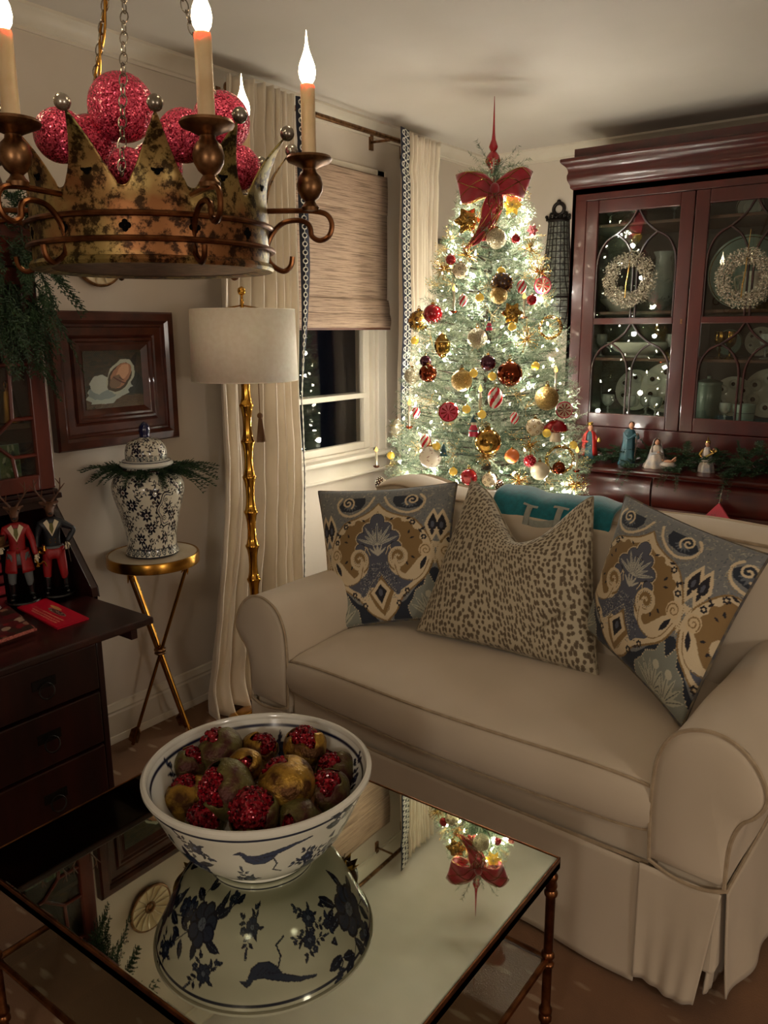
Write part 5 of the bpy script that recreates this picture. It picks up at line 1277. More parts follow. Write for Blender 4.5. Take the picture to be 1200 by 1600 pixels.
orn = [  # crop x, y, radius px, builder, material(s), name, label
 (455, 440, 21, k_flower, ('goldb',), 'leaf_ornament', 'gold foil blossom ornament left of the bow tails'),
 (640, 375, 16, k_flower, ('yelb',), 'leaf_ornament', 'bright yellow gold blossom ornament right under the bow'),
 (575, 515, 15, k_ball, ('silvg',), 'ball_ornament', 'champagne glitter ball just below the bow tails'),
 (385, 602, 8, k_ball, ('redb',), 'ball_ornament', 'small red glass ball high on the left edge of the fir tree'),
 (655, 515, 7, k_ball, ('redb',), 'ball_ornament', 'smallest red glass ball right of the bow tails'),
 (725, 480, 9, k_flower, ('redvel',), 'ribbon_ornament', 'red velvet ribbon loop at the upper right of the fir tree'),
 (355, 640, 17, k_star, ('wire',), 'starburst_ornament', 'gold wire starburst at the upper left edge of the fir tree'),
 (450, 585, 18, k_star, ('wire',), 'starburst_ornament', 'gold wire starburst above the leopard spotted ball'),
 (715, 560, 18, k_star, ('wire',), 'starburst_ornament', 'gold wire starburst at the upper right, below the ribbon loop'),
 (755, 655, 17, k_star, ('wire',), 'starburst_ornament', 'gold wire starburst above the pink citrus slice'),
 (425, 648, 12, k_ring_dots, ('creamb', 'spotb'), 'ball_ornament', 'cream ball with brown ring spots at the upper left'),
 (598, 700, 16, k_dotted, ('spotb', 'goldb'), 'ball_ornament', 'dark brown ball with gold dots near the upper middle of the fir tree'),
 (585, 750, 13, k_ball, ('goldg',), 'ball_ornament', 'gold glitter ball directly beneath the dark dotted ball'),
 (768, 710, 13, k_slice, ('pink',), 'slice_ornament', 'pink citrus slice ornament at the upper right edge'),
 (680, 715, 9, k_stripe, ('stripe',), 'candy_ornament', 'red striped candy ornament left of the pink citrus slice'),
 (435, 772, 8, k_stripe, ('stripe',), 'candy_ornament', 'small red striped candy ornament beside the upper left candle'),
 (722, 770, 8, k_ball, ('redb',), 'ball_ornament', 'small red glass ball below the pink citrus slice'),
 (398, 772, 17, k_candle, ('x',), 'candle_ornament', 'clip candle at the upper left of the fir tree'),
 (690, 800, 15, k_candle, ('x',), 'candle_ornament', 'clip candle at the upper right beside the gold blossom'),
 (212, 1250, 19, k_candle, ('x',), 'candle_ornament', 'clip candle at the lower left beside the curtain trim'),
 (822, 1105, 15, k_candle, ('x',), 'candle_ornament', 'clip candle on the right edge at middle height'),
 (507, 1195, 18, k_candle, ('x',), 'candle_ornament', 'clip candle in the centre below the copper balls'),
 (910, 1440, 16, k_candle, ('x',), 'candle_ornament', 'clip candle at the lowest right, next to the china cabinet'),
 (75, 1430, 14, k_candle, ('x',), 'candle_ornament', 'clip candle at the lowest left, below the window'),
 (310, 828, 15, k_ball, ('redb',), 'ball_ornament', 'shiny red glass ball on the left edge, touching the gold dotted ball'),
 (252, 858, 17, k_ring_dots, ('goldb', 'spotb'), 'ball_ornament', 'dark gold ball with ring spots on the left edge beside the curtain'),
 (350, 955, 14, k_drop, ('goldb',), 'drop_ornament', 'gold teardrop ornament left of the middle of the fir tree'),
 (640, 825, 17, k_flower, ('goldb',), 'leaf_ornament', 'gold blossom ornament right of the middle of the fir tree'),
 (800, 885, 16, k_wreath, ('wire',), 'wreath_ornament', 'tangled gold wire ring on the right edge'),
 (495, 930, 15, k_ball, ('silvg',), 'ball_ornament', 'champagne glitter ball in the middle of the fir tree'),
 (700, 935, 19, k_star, ('wire',), 'starburst_ornament', 'large gold wire starburst right of the middle'),
 (545, 872, 9, k_elf, ('x',), 'figure_ornament', 'small pink and teal figure ornament above the middle'),
 (290, 1075, 14, k_ball, ('copb',), 'ball_ornament', 'copper glass ball at the left edge of the fir tree'),
 (225, 1085, 13, k_ball, ('silvg',), 'ball_ornament', 'champagne glitter ball at the far left beside the copper ball'),
 (630, 1078, 19, k_ball, ('copb',), 'ball_ornament', 'large copper glass ball right of the middle of the fir tree'),
 (540, 1032, 12, k_ball, ('purb',), 'ball_ornament', 'plum glass ball above the large copper ball'),
 (430, 1105, 16, k_ball, ('goldg',), 'ball_ornament', 'gold glitter ball left of the middle candle'),
 (280, 1025, 9, k_ball, ('purb',), 'ball_ornament', 'small plum glass ball above the left copper ball'),
 (785, 1180, 18, k_ball, ('goldg',), 'ball_ornament', 'large gold glitter ball at the right, left of the citrus slices'),
 (375, 1237, 15, k_slice, ('redb',), 'slice_ornament', 'red pomegranate slice ornament at the lower left'),
 (858, 1228, 13, k_slice, ('pink',), 'slice_ornament', 'pink citrus slice ornament at the lower right edge'),
 (570, 1178, 14, k_stripe, ('stripe',), 'candy_ornament', 'red and white swirled candy ornament below the large copper ball'),
 (240, 1240, 8, k_stripe, ('stripe',), 'candy_ornament', 'small striped candy ornament next to the lower left candle'),
 (650, 1262, 8, k_stripe, ('stripe',), 'candy_ornament', 'small striped candy ornament right of the centre, below the swirled candy'),
 (822, 1310, 17, k_mush, ('x',), 'mushroom_ornament', 'red capped white mushroom ornament at the lower right'),
 (735, 1300, 13, k_ring_dots, ('creamb', 'goldb'), 'ball_ornament', 'cream ball with gold ring spots left of the mushroom ornament'),
 (540, 1362, 20, k_ball, ('goldb',), 'ball_ornament', 'large mercury gold glass ball low in the centre'),
 (300, 1425, 17, k_branchball, ('x',), 'ball_ornament', 'white ball painted with dark red branches at the lower left'),
 (280, 1362, 10, k_stripe, ('stripe',), 'candy_ornament', 'striped candy ornament above the white branch ball'),
 (355, 1395, 10, k_minitree, ('x',), 'tree_ornament', 'tiny teal tree ornament right of the white branch ball'),
 (480, 1300, 14, k_elf, ('x',), 'figure_ornament', 'pink and teal figure ornament above the large mercury ball'),
 (640, 1420, 11, k_ball, ('orange',), 'ball_ornament', 'orange ball low in the fir tree, right of the centre'),
 (715, 1440, 9, k_dotted, ('redb', 'pink'), 'ball_ornament', 'small raspberry dotted ball at the lower right'),
 (460, 1508, 13, k_ball, ('redb',), 'ball_ornament', 'bright red glass ball just above the sofa back'),
 (92, 1535, 11, k_pinecone, ('spotb',), 'pinecone_ornament', 'frosted dark pinecone at the lowest left beside the sofa back'),
 (840, 1435, 20, k_wreath, ('wire',), 'wreath_ornament', 'gold wire ring at the lower right, above the throw'),
 (530, 1418, 15, k_star, ('wire',), 'starburst_ornament', 'gold wire starburst below the large mercury ball'),
 (715, 1375, 15, k_star, ('wire',), 'starburst_ornament', 'gold wire starburst below the cream ring spotted ball'),
 (755, 1482, 14, k_ball, ('creamb',), 'ball_ornament', 'cream enamel ball low at the right, above the throw'),
 (835, 1470, 10, k_ball, ('copb',), 'ball_ornament', 'small copper ball inside the lower right wire ring'),
 (545, 1520, 11, k_ring_dots, ('creamb', 'spotb'), 'ball_ornament', 'cream ball with brown ring spots just above the sofa back'),
 (905, 1540, 17, k_star, ('wire',), 'starburst_ornament', 'gold wire starburst lowest at the right, above the throw'),
 (670, 1520, 15, k_star, ('wire',), 'starburst_ornament', 'gold wire starburst above the sofa back between the pillows'),
 (160, 1300, 12, k_drop, ('clearb',), 'drop_ornament', 'clear glass teardrop at the left edge beside the curtain trim'),
 (590, 1545, 9, k_pinecone, ('spotb',), 'pinecone_ornament', 'small dark pinecone above the sofa back behind the leopard pillow'),
]
YL = ['small yellow ball right of the upper left clip candle', 'small yellow ball between the gold glitter ball and the middle of the tree', 'small yellow ball touching the large copper ball on its left', 'small yellow ball right of the large copper ball', 'small yellow ball right of the red pomegranate slice',
      'small yellow ball below the gold blossom right of the middle', 'small yellow ball lowest on the right edge above the candle', 'small yellow ball at the lowest left edge beside the curtain trim', 'small yellow ball touching the white branch ball', 'small yellow ball at the foot of the middle clip candle',
      'small yellow ball on top of the dark gold dotted ball near the upper middle', 'small yellow ball on the left edge beneath the ring spotted gold ball', 'small yellow ball left of the mushroom ornament', 'small yellow ball low between the white branch ball and the bright red ball']
for (x, y) in ((505, 760), (480, 1075), (558, 1088), (738, 1045), (450, 1225), (640, 882), (895, 1375), (135, 1418), (325, 1380), (515, 1247), (595, 650), (235, 940), (785, 1325), (395, 1485)):
    orn.append((x, y, 6.5, k_ball, ('yelb',), 'ball_ornament', YL.pop(0)))
cam0 = np.array([0, 0, H])
for (x, y, rp, fn, ms, nm, lab) in orn:
    px, py = crop5(x, y); r = rp*PXM; p = on_tree(px, py, .012 if rp > 9 else .02)
    t = thing(nm, lab, 'ornament', p, 0, 'yellow glass balls on the fir tree' if rp == 6.5 else 'ornaments on the fir tree')
    if fn in (k_dotted, k_ring_dots): fn(t, r, ms[0], ms[1])
    else: fn(t, r, ms[0])

# bow and finial
tz = on_z(0, 0, 1)
def tp(px, py, D=3.58):
    d = ray(px, py); d = d/math.hypot(d[0], d[1])*D; return Vector((d[0], d[1], d[2]+H))
fin = thing('tree_topper', 'tall red glass spire on top of the fir tree', 'tree topper', (TREE[0], TREE[1], 2.12))
build('spire', MB().lathe([(.001, -.03), (.008, -.025), (.008, .02), (.016, .03), (.025, .042), (.030, .058), (.027, .076), (.017, .090), (.011, .096), (.015, .102), (.019, .112), (.015, .125), (.009, .140), (.006, .165), (.0042, .20), (.0028, .25), (.001, .305)], 24), M['redb'], fin)
b = MB()
for k in range(8):
    a = k*math.pi/4; b.tube([(.0305*math.cos(a+u)*math.sin(1.2+u*.8), .0305*math.sin(a+u)*math.sin(1.2+u*.8), .058-.03*math.cos(1.2+u*.8)) for u in np.linspace(0, .8, 8)], .0018, 4)
build('swirl', b, M['wire'], fin)
bw = thing('velvet_bow', 'wine red velvet bow with gold lattice lines near the top of the fir tree', 'bow', tuple(tp(772, 296, 3.46)))
Rb = Matrix.Rotation(math.atan2(-TREE[0], TREE[1])*0+YAW, 3, 'Z')   # local x to the right along the wall of the bow, y away
def bowpart(name, quads, loop):
    """ribbon through centre line quads: list of (x, y, z, halfwidth vector)"""
    n = 36; m = 9; P = np.zeros((n, m, 3)); Q = smoothpts([q[:3] for q in quads], 12); W = smoothpts([q[3] for q in quads], 12)
    n = len(Q); P = np.zeros((n, m, 3))
    for i in range(n):
        for k in range(m):
            s_ = k/(m-1)*2-1; v = Vector(Q[i])+Vector(W[i])*s_+Vector((0, .006*math.sin(3*s_+i*.3), 0)); P[i, k] = Rb @ v
    o = build(name, MB().grid(P), M['redvel'], bw, sharp=0, solid=.003)
    g = MB()
    for (fa, fb) in ((0, n-1),):
        for sg in (1, -1):
            for off in (0, .5, 1.0):
                pts = []
                for i in range(n):
                    s_ = ((i/(n-1)*1.6+off)*sg) % 2.0; s_ = s_ if s_ <= 1 else 2-s_; s_ = s_*2-1; v = Vector(Q[i])+Vector(W[i])*s_+Vector((0, .006*math.sin(3*s_+i*.3)-.0035, 0)); pts.append(tuple(Rb @ v))
                g.tube(pts, .0016, 4)
        for s_ in (-1, 1):
            g.tube([tuple(Rb @ (Vector(Q[i])+Vector(W[i])*s_)) for i in range(n)], .002, 4)
    build('gold_wire_line', g, M['wire'], o)
H_ = .056
bowpart('loop', [(0, 0, 0, (0, 0, .022)), (-.05, -.03, .012, (0, .004, .045)), (-.105, -.035, .005, (-.012, .006, H_)), (-.142, .0, .0, (-.012, .012, H_)), (-.10, .035, .005, (0, .006, H_)), (-.04, .02, .005, (0, 0, .035)), (0, 0, 0, (0, 0, .02))], True)
bowpart('loop', [(0, 0, 0, (0, 0, .022)), (.05, -.03, .018, (0, .004, .042)), (.098, -.035, .022, (.010, .006, H_)), (.135, .0, .012, (.020, .012, H_*.95)), (.09, .035, .012, (0, .006, H_)), (.04, .02, .008, (0, 0, .035)), (0, 0, 0, (0, 0, .02))], True)
bowpart('tail', [(-.005, -.01, -.01, (.018, 0, 0)), (-.014, -.03, -.07, (.036, 0, 0)), (-.030, -.035, -.13, (.030, 0, .004)), (-.060, -.045, -.18, (.030, .0, .01)), (-.095, -.05, -.225, (.034, 0, .014))], False)
bowpart('tail', [(.01, -.01, -.01, (.018, 0, 0)), (.004, -.025, -.07, (.030, 0, 0)), (-.02, -.03, -.14, (.024, 0, 0)), (-.035, -.02, -.20, (.02, 0, 0))], False)
build('knot', MB().sphere(tuple(Rb @ Vector((0, -.012, 0))), .020, 16, 12, (1, .8, 1.2)), M['redvel'], bw)

# ================================================================== FLOOR LAMP
LP = (-2.105, 2.018)
lp = thing('floor_lamp', 'unlit brass bamboo stem floor lamp with a white drum shade beside the curtain', 'lamp', (LP[0], LP[1], 0))
build('base', MB().lathe([(.001, 0), (.125, 0), (.128, .008), (.122, .018), (.10, .026), (.07, .034), (.035, .046), (.022, .062), (.001, .064)], 40), M['goldp'], lp)
prof = [(.001, .05)]; z = .06
while z < 1.33:
    prof += [(.0255, z), (.0265, z+.004), (.0215, z+.010), (.0175, z+.030), (.0158, z+.060), (.0168, z+.092), (.0210, z+.118), (.0250, z+.128)]; z += .130
prof += [(.012, z), (.006, z+.01), (.006, 1.60), (.001, 1.60)]
build('bamboo_pole', MB().lathe(prof, 22), M['goldp'], lp, sharp=1.0)
sh_ = build('drum_shade', MB().lathe([(.186, 1.322), (.181, 1.565)], 64), M['shade'], lp, solid=.003)
build('shade_trim', MB().torus((0, 0, 1.565), .181, .002, 64, 6), M['shade'], sh_)
build('shade_trim', MB().torus((0, 0, 1.322), .186, .002, 64, 6), M['shade'], sh_)
build('harp', MB().tube([(-.181, 0, 1.555), (0, 0, 1.58), (.181, 0, 1.555)], .002, 6).tube([(0, -.181, 1.555), (0, 0, 1.58), (0, .181, 1.555)], .002, 6).tube([(0, 0, 1.58), (0, 0, 1.62)], .003, 6), M['brass'], lp)
build('finial', MB().lathe([(.001, 1.60), (.005, 1.602), (.004, 1.612), (.012, 1.618), (.0145, 1.628), (.012, 1.638), (.001, 1.644)], 18), M['goldp'], lp)
tz_ = MB().tube([(.035, .03, 1.32), (.036, .03, 1.20)], .0018, 5)
for k in range(40):
    a = k*2.4; q = .014*math.sqrt(k/40); tz_.tube([(.036+q*.4*math.cos(a), .03+q*.4*math.sin(a), 1.185), (.036+q*1.3*math.cos(a), .03+q*1.3*math.sin(a), 1.10)], .0012, 4)
tz_.sphere((.036, .03, 1.195), .011, 10, 8)
M['tassel'] = mat('brown_tassel', (120, 84, 50), .8); build('tassel', tz_, M['tassel'], lp, label='brown tassel hanging from the shade')

# ================================================================== SIDE TABLE
SC_ = (-2.275, 1.700); ST = .73
st = thing('side_table', 'small round side table with a marble top and three crossed brass arrow legs', 'side table', (SC_[0], SC_[1], 0))
build('marble_top', MB().lathe([(.001, ST-.012), (.150, ST-.012), (.152, ST-.002), (.150, ST), (.001, ST)], 64), M['marble'], st)
build('brass_rim', MB().lathe([(.148, ST-.034), (.158, ST-.036), (.160, ST-.034), (.160, ST-.004), (.157, ST+.0015), (.152, ST+.001), (.151, ST-.010)], 64), M['brass'], st)
rt = Vector((_cy, _sy, 0)); fw = Vector((-_sy, _cy, 0)); feet = [-.118*rt-.02*fw, .055*rt+.10*fw, .112*rt-.045*fw]
for f in feet:
    top = -f*1.0; top.z = ST-.034; f0 = f.copy(); f0.z = .004; top.x += 0; d = (top-f0).normalized()
    mid = Vector((0, 0, .47)); f0v = f0; 
    off = d.cross(Vector((0, 0, 1))).normalized()*.009; p0 = f0+off; p1 = top+off
    build('arrow_leg', MB().tube([tuple(p0), tuple(p1)], .0062, 8), M['brass'], st)
    q = Vector((0, 0, 1)).rotation_difference(d).to_matrix(); b = MB()
    for k in range(2):
        Rk = q @ Matrix.Rotation(k*math.pi/2, 3, 'Z'); fn_ = lambda a, c_, t: tuple(p1+Rk @ Vector((a, t, c_)))
        b.prism([(-.016, -.045), (0, -.025), (.016, -.045), (.002, -.002), (-.002, -.002)], fn_, -.002, .002)
    build('arrow_head', b, M['brass'], st, smooth=False)
    b = MB()
    for k in range(3):
        Rk = q @ Matrix.Rotation(k*2.094, 3, 'Z'); fn_ = lambda a, c_, t: tuple(p0+Rk @ Vector((a, t, c_)))
        b.prism([(.004, .008), (.022, .018), (.022, .060), (.004, .075)], fn_, -.0015, .0015)
    build('fletching', b, M['brassd'], st, smooth=False)
build('collar', MB().torus((0, 0, .366), .016, .006, 20, 8).torus((0, 0, .354), .016, .005, 20, 8), M['brassd'], st)

# ------------------------------------------------------------------ ginger jar
def leafy(C, x, y, s, a, rnd):
    c_, q_ = math.cos(a), math.sin(a); ln = [(x+t*s*c_-.25*s*math.sin(3*t)*q_, y+t*s*q_+.25*s*math.sin(3*t)*c_) for t in np.linspace(-1, 1, 9)]; C.line(ln, .05*s, (30, 32, 48))
    for i, p in enumerate(ln):
        C.leaf(p[0], p[1], a+(1.0 if i % 2 else -1.0), .42*s, .17*s, (26, 28, 44))
def star(C, x, y, s, col=(26, 28, 46)):
    for k in range(8): C.leaf(x+.12*s*math.cos(k*.785), y+.12*s*math.sin(k*.785), k*.785, .62*s, .30*s, col)
    C.disc(x, y, .22*s, (226, 222, 206)); C.disc(x, y, .14*s, (90, 60, 60))
def jarpaint(camang, seed, rows, med, scl=1.0, hx_=1.0):
    C = Canvas(1100, 440, 0, 2*math.pi, 0, 2*math.pi*.42*hx_, (222, 216, 196)); rnd = random.Random(seed); Y1 = C.y1
    n = int(21/scl)
    for j in range(rows):
        for i in range(n):
            x = (i+.5*(j % 2))*2*math.pi/n+rnd.uniform(-.05, .05); y = Y1*(j+.6)/rows+rnd.uniform(-.04, .04); k = (i+j) % 3
            if k == 0: star(C, x, y, .27*scl)
            elif k == 1: leafy(C, x, y, .25*scl, rnd.uniform(.5, 2.4), rnd)
            else:
                leafy(C, x, y, .22*scl, rnd.uniform(-.4, .6), rnd); C.disc(x+.05, y+.09, .045*scl, (26, 28, 44)); C.disc(x+.05, y+.09, .022*scl, (120, 96, 84))
    if med:
        for m_ in (.62, -1.35, 2.8):
            x = (camang+m_) % (2*math.pi); y = Y1*.52
            for R_, col in ((1.0, (26, 28, 46)), (.92, (222, 216, 196)), (.84, (60, 64, 84)), (.78, (222, 216, 196))):
                C.poly([(x+(.40+.04*math.cos(6*t))*R_*math.cos(t), y+(.52+.05*math.cos(6*t))*R_*math.sin(t)) for t in np.linspace(0, 6.283, 50)[:-1]], col)
            star(C, x, y+.02, .30); 
            for s2 in (-1, 1):
                C.line(spiral(x+s2*.16, y-.26, .01, .09, 0, 1.5, 30), .022, (26, 28, 46)); C.line(spiral(x+s2*.14, y+.27, .01, .07, 2, 1.4, 30), .02, (26, 28, 46)); leafy(C, x+s2*.20, y, .15, 1.57, rnd)
    C.poly([(0, 0), (6.3, 0), (6.3, .05), (0, .05)], (30, 34, 50)); C.poly([(0, .24), (6.3, .24), (6.3, .26), (0, .26)], (30, 34, 50))
    for i in range(30):
        C.disc(i*.2094, .15, .085, (70, 80, 84)); C.disc(i*.2094, .15, .055, (190, 190, 176)); C.disc(i*.2094, .15, .025, (40, 44, 60))
    return C
camj = math.atan2(-SC_[1], -SC_[0]) % (2*math.pi)
def painted_lathe(name, prof, C, parent, nu=620, nv=230, vmax=1.0):
    out = np.array(prof); L = np.r_[0, np.cumsum(np.hypot(*np.diff(out, axis=0).T))]; vv = L/L[-1]
    v = np.linspace(0, 1, nv); r = np.interp(v, vv, out[:, 0]); z = np.interp(v, vv, out[:, 1]); a = np.linspace(0, 2*math.pi, nu, endpoint=False)
    P = np.stack([r[:, None]*np.cos(a), r[:, None]*np.sin(a), np.repeat(z[:, None], nu, 1)], -1); A, V = np.meshgrid(a, v*C.y1*vmax)
    return npmesh(name, P.reshape(-1, 3), gridfaces(nv, nu, True), M['porc'], parent, smooth=True, colors=C.sample(A, V).reshape(-1, 3))
jr = thing('ginger_jar', 'blue and white lidded ginger jar on the round marble table', 'jar', (SC_[0], SC_[1], ST+.002), 0)
jp = smoothpts([(.090, 0), (.092, .006), (.086, .022), (.084, .045), (.088, .085), (.100, .14), (.114, .19), (.1215, .225), (.121, .252), (.108, .278), (.084, .294), (.072, .302), (.070, .312)], 6)
painted_lathe('body', jp, jarpaint(camj, 3, 8, True), jr)
build('foot', MB().lathe([(.001, .0005), (.088, 0), (.091, .003)], 40), M['porcw'], jr)
lid = painted_lathe('lid', smoothpts([(.068, .330), (.070, .342), (.069, .365), (.060, .388), (.044, .400), (.024, .406), (.018, .409)], 6), jarpaint(camj, 5, 3, False, 1.5, .5), jr, 400, 90)
build('lid_brim', MB().lathe([(.066, .333), (.078, .330), (.088, .323), (.090, .317), (.086, .311), (.070, .309), (.060, .312)], 56), M['porcw'], lid)
build('brim_line', MB().torus((0, 0, .3285), .081, .0016, 64, 6), M['blued'], lid)
build('finial', MB().lathe([(.019, .408), (.017, .412), (.0175, .420), (.0195, .432), (.0175, .446), (.011, .456), (.004, .461), (.0005, .462)], 24), M['blued'], lid)

# ------------------------------------------------------------------ cedar sprays
def cedar(o, d, L, seed, droop=.3, dens=1.0):
    r_ = np.random.RandomState(seed); V = []; Fc = []; n0 = 0; d = np.array(d, float); d /= np.linalg.norm(d); o = np.array(o, float)
    m = 16; t = np.linspace(0, 1, m); sp = o+d*L*t[:, None]-np.array([0, 0, droop*L])*(t**2)[:, None]
    def strip(p, q, w_):
        nonlocal n0
        e = q-p; s_ = np.cross(e, r_.normal(0, 1, 3)); s_ = s_/(np.linalg.norm(s_)+1e-9)*w_
        V.append(np.array([p-s_, p+s_, q+s_*.3, q-s_*.3])); Fc.append([n0, n0+1, n0+2, n0+3]); n0 += 4
    for i in range(m-1): strip(sp[i], sp[i+1], .0014)
    side = np.cross(d, [0, 0, 1.]); side = side if np.linalg.norm(side) > .1 else np.cross(d, [1., 0, 0]); side /= np.linalg.norm(side); up = np.cross(side, d)
    for i in range(1, m):
        for s_ in (-1, 1):
            l = L*.34*(1-t[i]*.72)*(.7+.5*r_.rand()); dd = d*.75+side*s_*(.75+.2*r_.rand())+up*r_.uniform(-.3, .3); dd /= np.linalg.norm(dd)
            for k in range(5):
                a = sp[i]+dd*l*k/5; strip(a, a+dd*l/5, .0016)
                for s2 in (-1, 1):
                    d3 = dd*.8+np.cross(dd, up)*s2*.7+r_.normal(0, .12, 3); d3 /= np.linalg.norm(d3); ll = l*.34*(1-k/6.5)*(.7+.6*r_.rand()); strip(a, a+d3*ll, .0017)
    return np.concatenate(V), np.array(Fc)
def garland(name, label, cat, loc, sprays, mt, group=None):
    t = thing(name, label, cat, loc, 0, group); V = []; Fc = []; n = 0
    for i, (o, d, L, dr) in enumerate(sprays):
        v, f = cedar(o, d, L, i*7+len(sprays), dr); V.append(v); Fc.append(f+n); n += len(v)
    npmesh('fronds', np.concatenate(V), np.concatenate(Fc), mt, t, kind='stuff'); return t
rnd = random.Random(9); sp = []
for k in range(40):
    a = rnd.uniform(0, 6.28); sp.append(((.070*math.cos(a), .070*math.sin(a), rnd.uniform(.292, .305)), (math.cos(a+rnd.uniform(-.9, .9)), math.sin(a+rnd.uniform(-.9, .9)), rnd.uniform(0.0, .35)), rnd.uniform(.06, .095), rnd.uniform(.2, .7)))
for s_ in (-1, 1):
    for k in range(12):
        a = YAW+(0 if s_ > 0 else math.pi)+rnd.uniform(-.4, .4); sp.append(((.072*math.cos(a), .072*math.sin(a), .300), (math.cos(a), math.sin(a), rnd.uniform(-.05, .35)), rnd.uniform(.10, .17), rnd.uniform(.2, .6)))
sp = [s for s in sp if SC_[0]+s[0][0]+s[1][0]*s[2] > WL+.01]
g = garland('cedar_collar', 'dark cedar greenery tucked around the neck of the ginger jar', 'greenery', (SC_[0], SC_[1], ST+.002), sp, M['cedar'])
build('twig_ring', MB().torus((0, 0, .300), .078, .003, 24, 6), M['bark'], g)

# ================================================================== PICTURE, PLATE
def frame_loft(cy, cz, hw_, hh, prof):
    """prof: (inset, depth). frame on the window wall, facing +x, local to (WL, cy, cz)"""
    P = []
    for ins, dp in prof: P.append([(dp, -(hw_-ins), -(hh-ins)), (dp, (hw_-ins), -(hh-ins)), (dp, (hw_-ins), (hh-ins)), (dp, -(hw_-ins), (hh-ins))])
    return MB().grid(np.array(P), True)
PY0, PY1, PZ0, PZ1 = 1.462, 1.962, 1.102, 1.560
pc = thing('oyster_painting', 'small oil painting of an open oyster in a broad stepped mahogany frame', 'picture', (WL, (PY0+PY1)/2, (PZ0+PZ1)/2)); hw_, hh = (PY1-PY0)/2, (PZ1-PZ0)/2
build('frame', frame_loft(0, 0, hw_, hh, [(0, .001), (0, .030), (.006, .038), (.030, .040), (.040, .030), (.042, .024), (.050, .026), (.054, .020), (.078, .018), (.086, .012), (.090, .022), (.098, .024), (.104, .016), (.112, .018), (.130, .006), (.134, .004)]), M['picframe'], pc, sharp=.4)
C = Canvas(260, 220, -.126, .126, -.102, .102, (64, 54, 36)); rnd = random.Random(2)
for k in range(700): C.disc(rnd.uniform(-.13, .13), rnd.uniform(-.1, .1), rnd.uniform(.004, .014), rnd.choice([(66, 56, 38), (60, 54, 38), (72, 60, 40), (58, 50, 34), (50, 50, 36)]), .004)
for k in range(400): C.disc(rnd.uniform(-.13, .13), rnd.uniform(-.1, -.06), rnd.uniform(.004, .014), rnd.choice([(88, 70, 44), (80, 62, 40)]), .003)
C.poly([(.02, -.05), (.11, -.06), (.12, -.02), (.08, .02), (.03, -.0)], (36, 40, 30))
def wob(cx, cy, rx, ry, ang, amp, n, seed):
    r2 = random.Random(seed); return [(cx+(rx*(1+amp*r2.uniform(-1, 1)))*math.cos(t)*math.cos(ang)-(ry*(1+amp*r2.uniform(-1, 1)))*math.sin(t)*math.sin(ang), cy+rx*(1+amp*r2.uniform(-1, 1))*math.cos(t)*math.sin(ang)+ry*(1+amp*r2.uniform(-1, 1))*math.sin(t)*math.cos(ang)) for t in np.linspace(0, 6.283, n)[:-1]]
C.poly(wob(-.015, -.038, .088, .040, .25, .13, 40, 1), (168, 176, 164)); C.poly(wob(-.022, -.034, .070, .030, .25, .1, 34, 2), (132, 146, 142)); C.poly(wob(-.05, -.02, .036, .028, .2, .12, 24, 3), (178, 184, 172))
C.poly([(.05, .03), (.078, .065), (.095, .075), (.085, .035), (.075, .0)], (38, 34, 24))
C.poly(wob(.026, .002, .064, .042, .75, .07, 34, 4), (176, 180, 160)); C.poly(wob(.022, -.002, .056, .034, .75, .07, 30, 5), (70, 58, 38)); C.poly(wob(.026, .004, .050, .028, .75, .08, 30, 6), (170, 120, 88)); C.poly(wob(.036, .016, .030, .018, .8, .1, 24, 7), (206, 158, 122)); C.poly(wob(.008, -.014, .026, .018, .7, .15, 20, 8), (126, 100, 74)); C.line([(-.0, 0), (.02, -.012), (.04, -.02)], .004, (90, 50, 36)); C.line([(.02, .0), (.035, -.01)], .003, (90, 50, 36))
yy, zz = np.meshgrid(np.linspace(-.118, .118, 230), np.linspace(-.098, .098, 190)); P = np.stack([np.full(yy.shape, .007)+.0006*np.sin(yy*900)*np.sin(zz*800), yy, zz], -1)
npmesh('canvas', P.reshape(-1, 3), gridfaces(190, 230), M['paint'], pc, smooth=True, colors=C.sample(yy*.90+.002, zz*.90-.006).reshape(-1, 3))
pt = thing('wall_plate', 'round cream dish with a brown rim hung on the wall above the oyster painting', 'plate', (WL, 1.680, 1.738)); RX_ = Matrix.Rotation(math.pi/2, 3, 'Y')
build('rim', MB().torus((.018, 0, 0), .093, .006, 48, 8, RX_), M['brassd'], pt)
build('dish', MB().lathe([(.001, .008), (.030, .010), (.050, .014), (.074, .018), (.088, .024), (.093, .020), (.088, .004), (.001, .002)], 48, (0, 0, 0), RX_), M['seagrass'], pt)
b = MB()
for k in range(14): a = k*.449; b.tube([(.014, .024*math.cos(a), .024*math.sin(a)), (.019, .055*math.cos(a+.05), .055*math.sin(a+.05)), (.025, .087*math.cos(a), .087*math.sin(a))], [.002, .004, .003], 5)
build('ribs', b, M['creamb'], pt, kind='stuff'); build('centre_ring', MB().torus((.015, 0, 0), .020, .005, 24, 8, RX_).sphere((.012, 0, 0), .012, 12, 8, (.5, 1, 1)), M['brassd'], pt)
sf = thing('small_picture', 'dark framed picture in the corner behind the fir tree', 'picture', (WL, 3.80, 1.83))
build('frame', frame_loft(0, 0, .11, .14, [(0, .001), (0, .018), (.008, .022), (.022, .016), (.026, .006)]), M['mahogd'], sf, sharp=.4)
build('picture_sheet', MB().bb(.003, .006, -.09, .09, -.12, .12), M['seagrass'], sf, smooth=False)

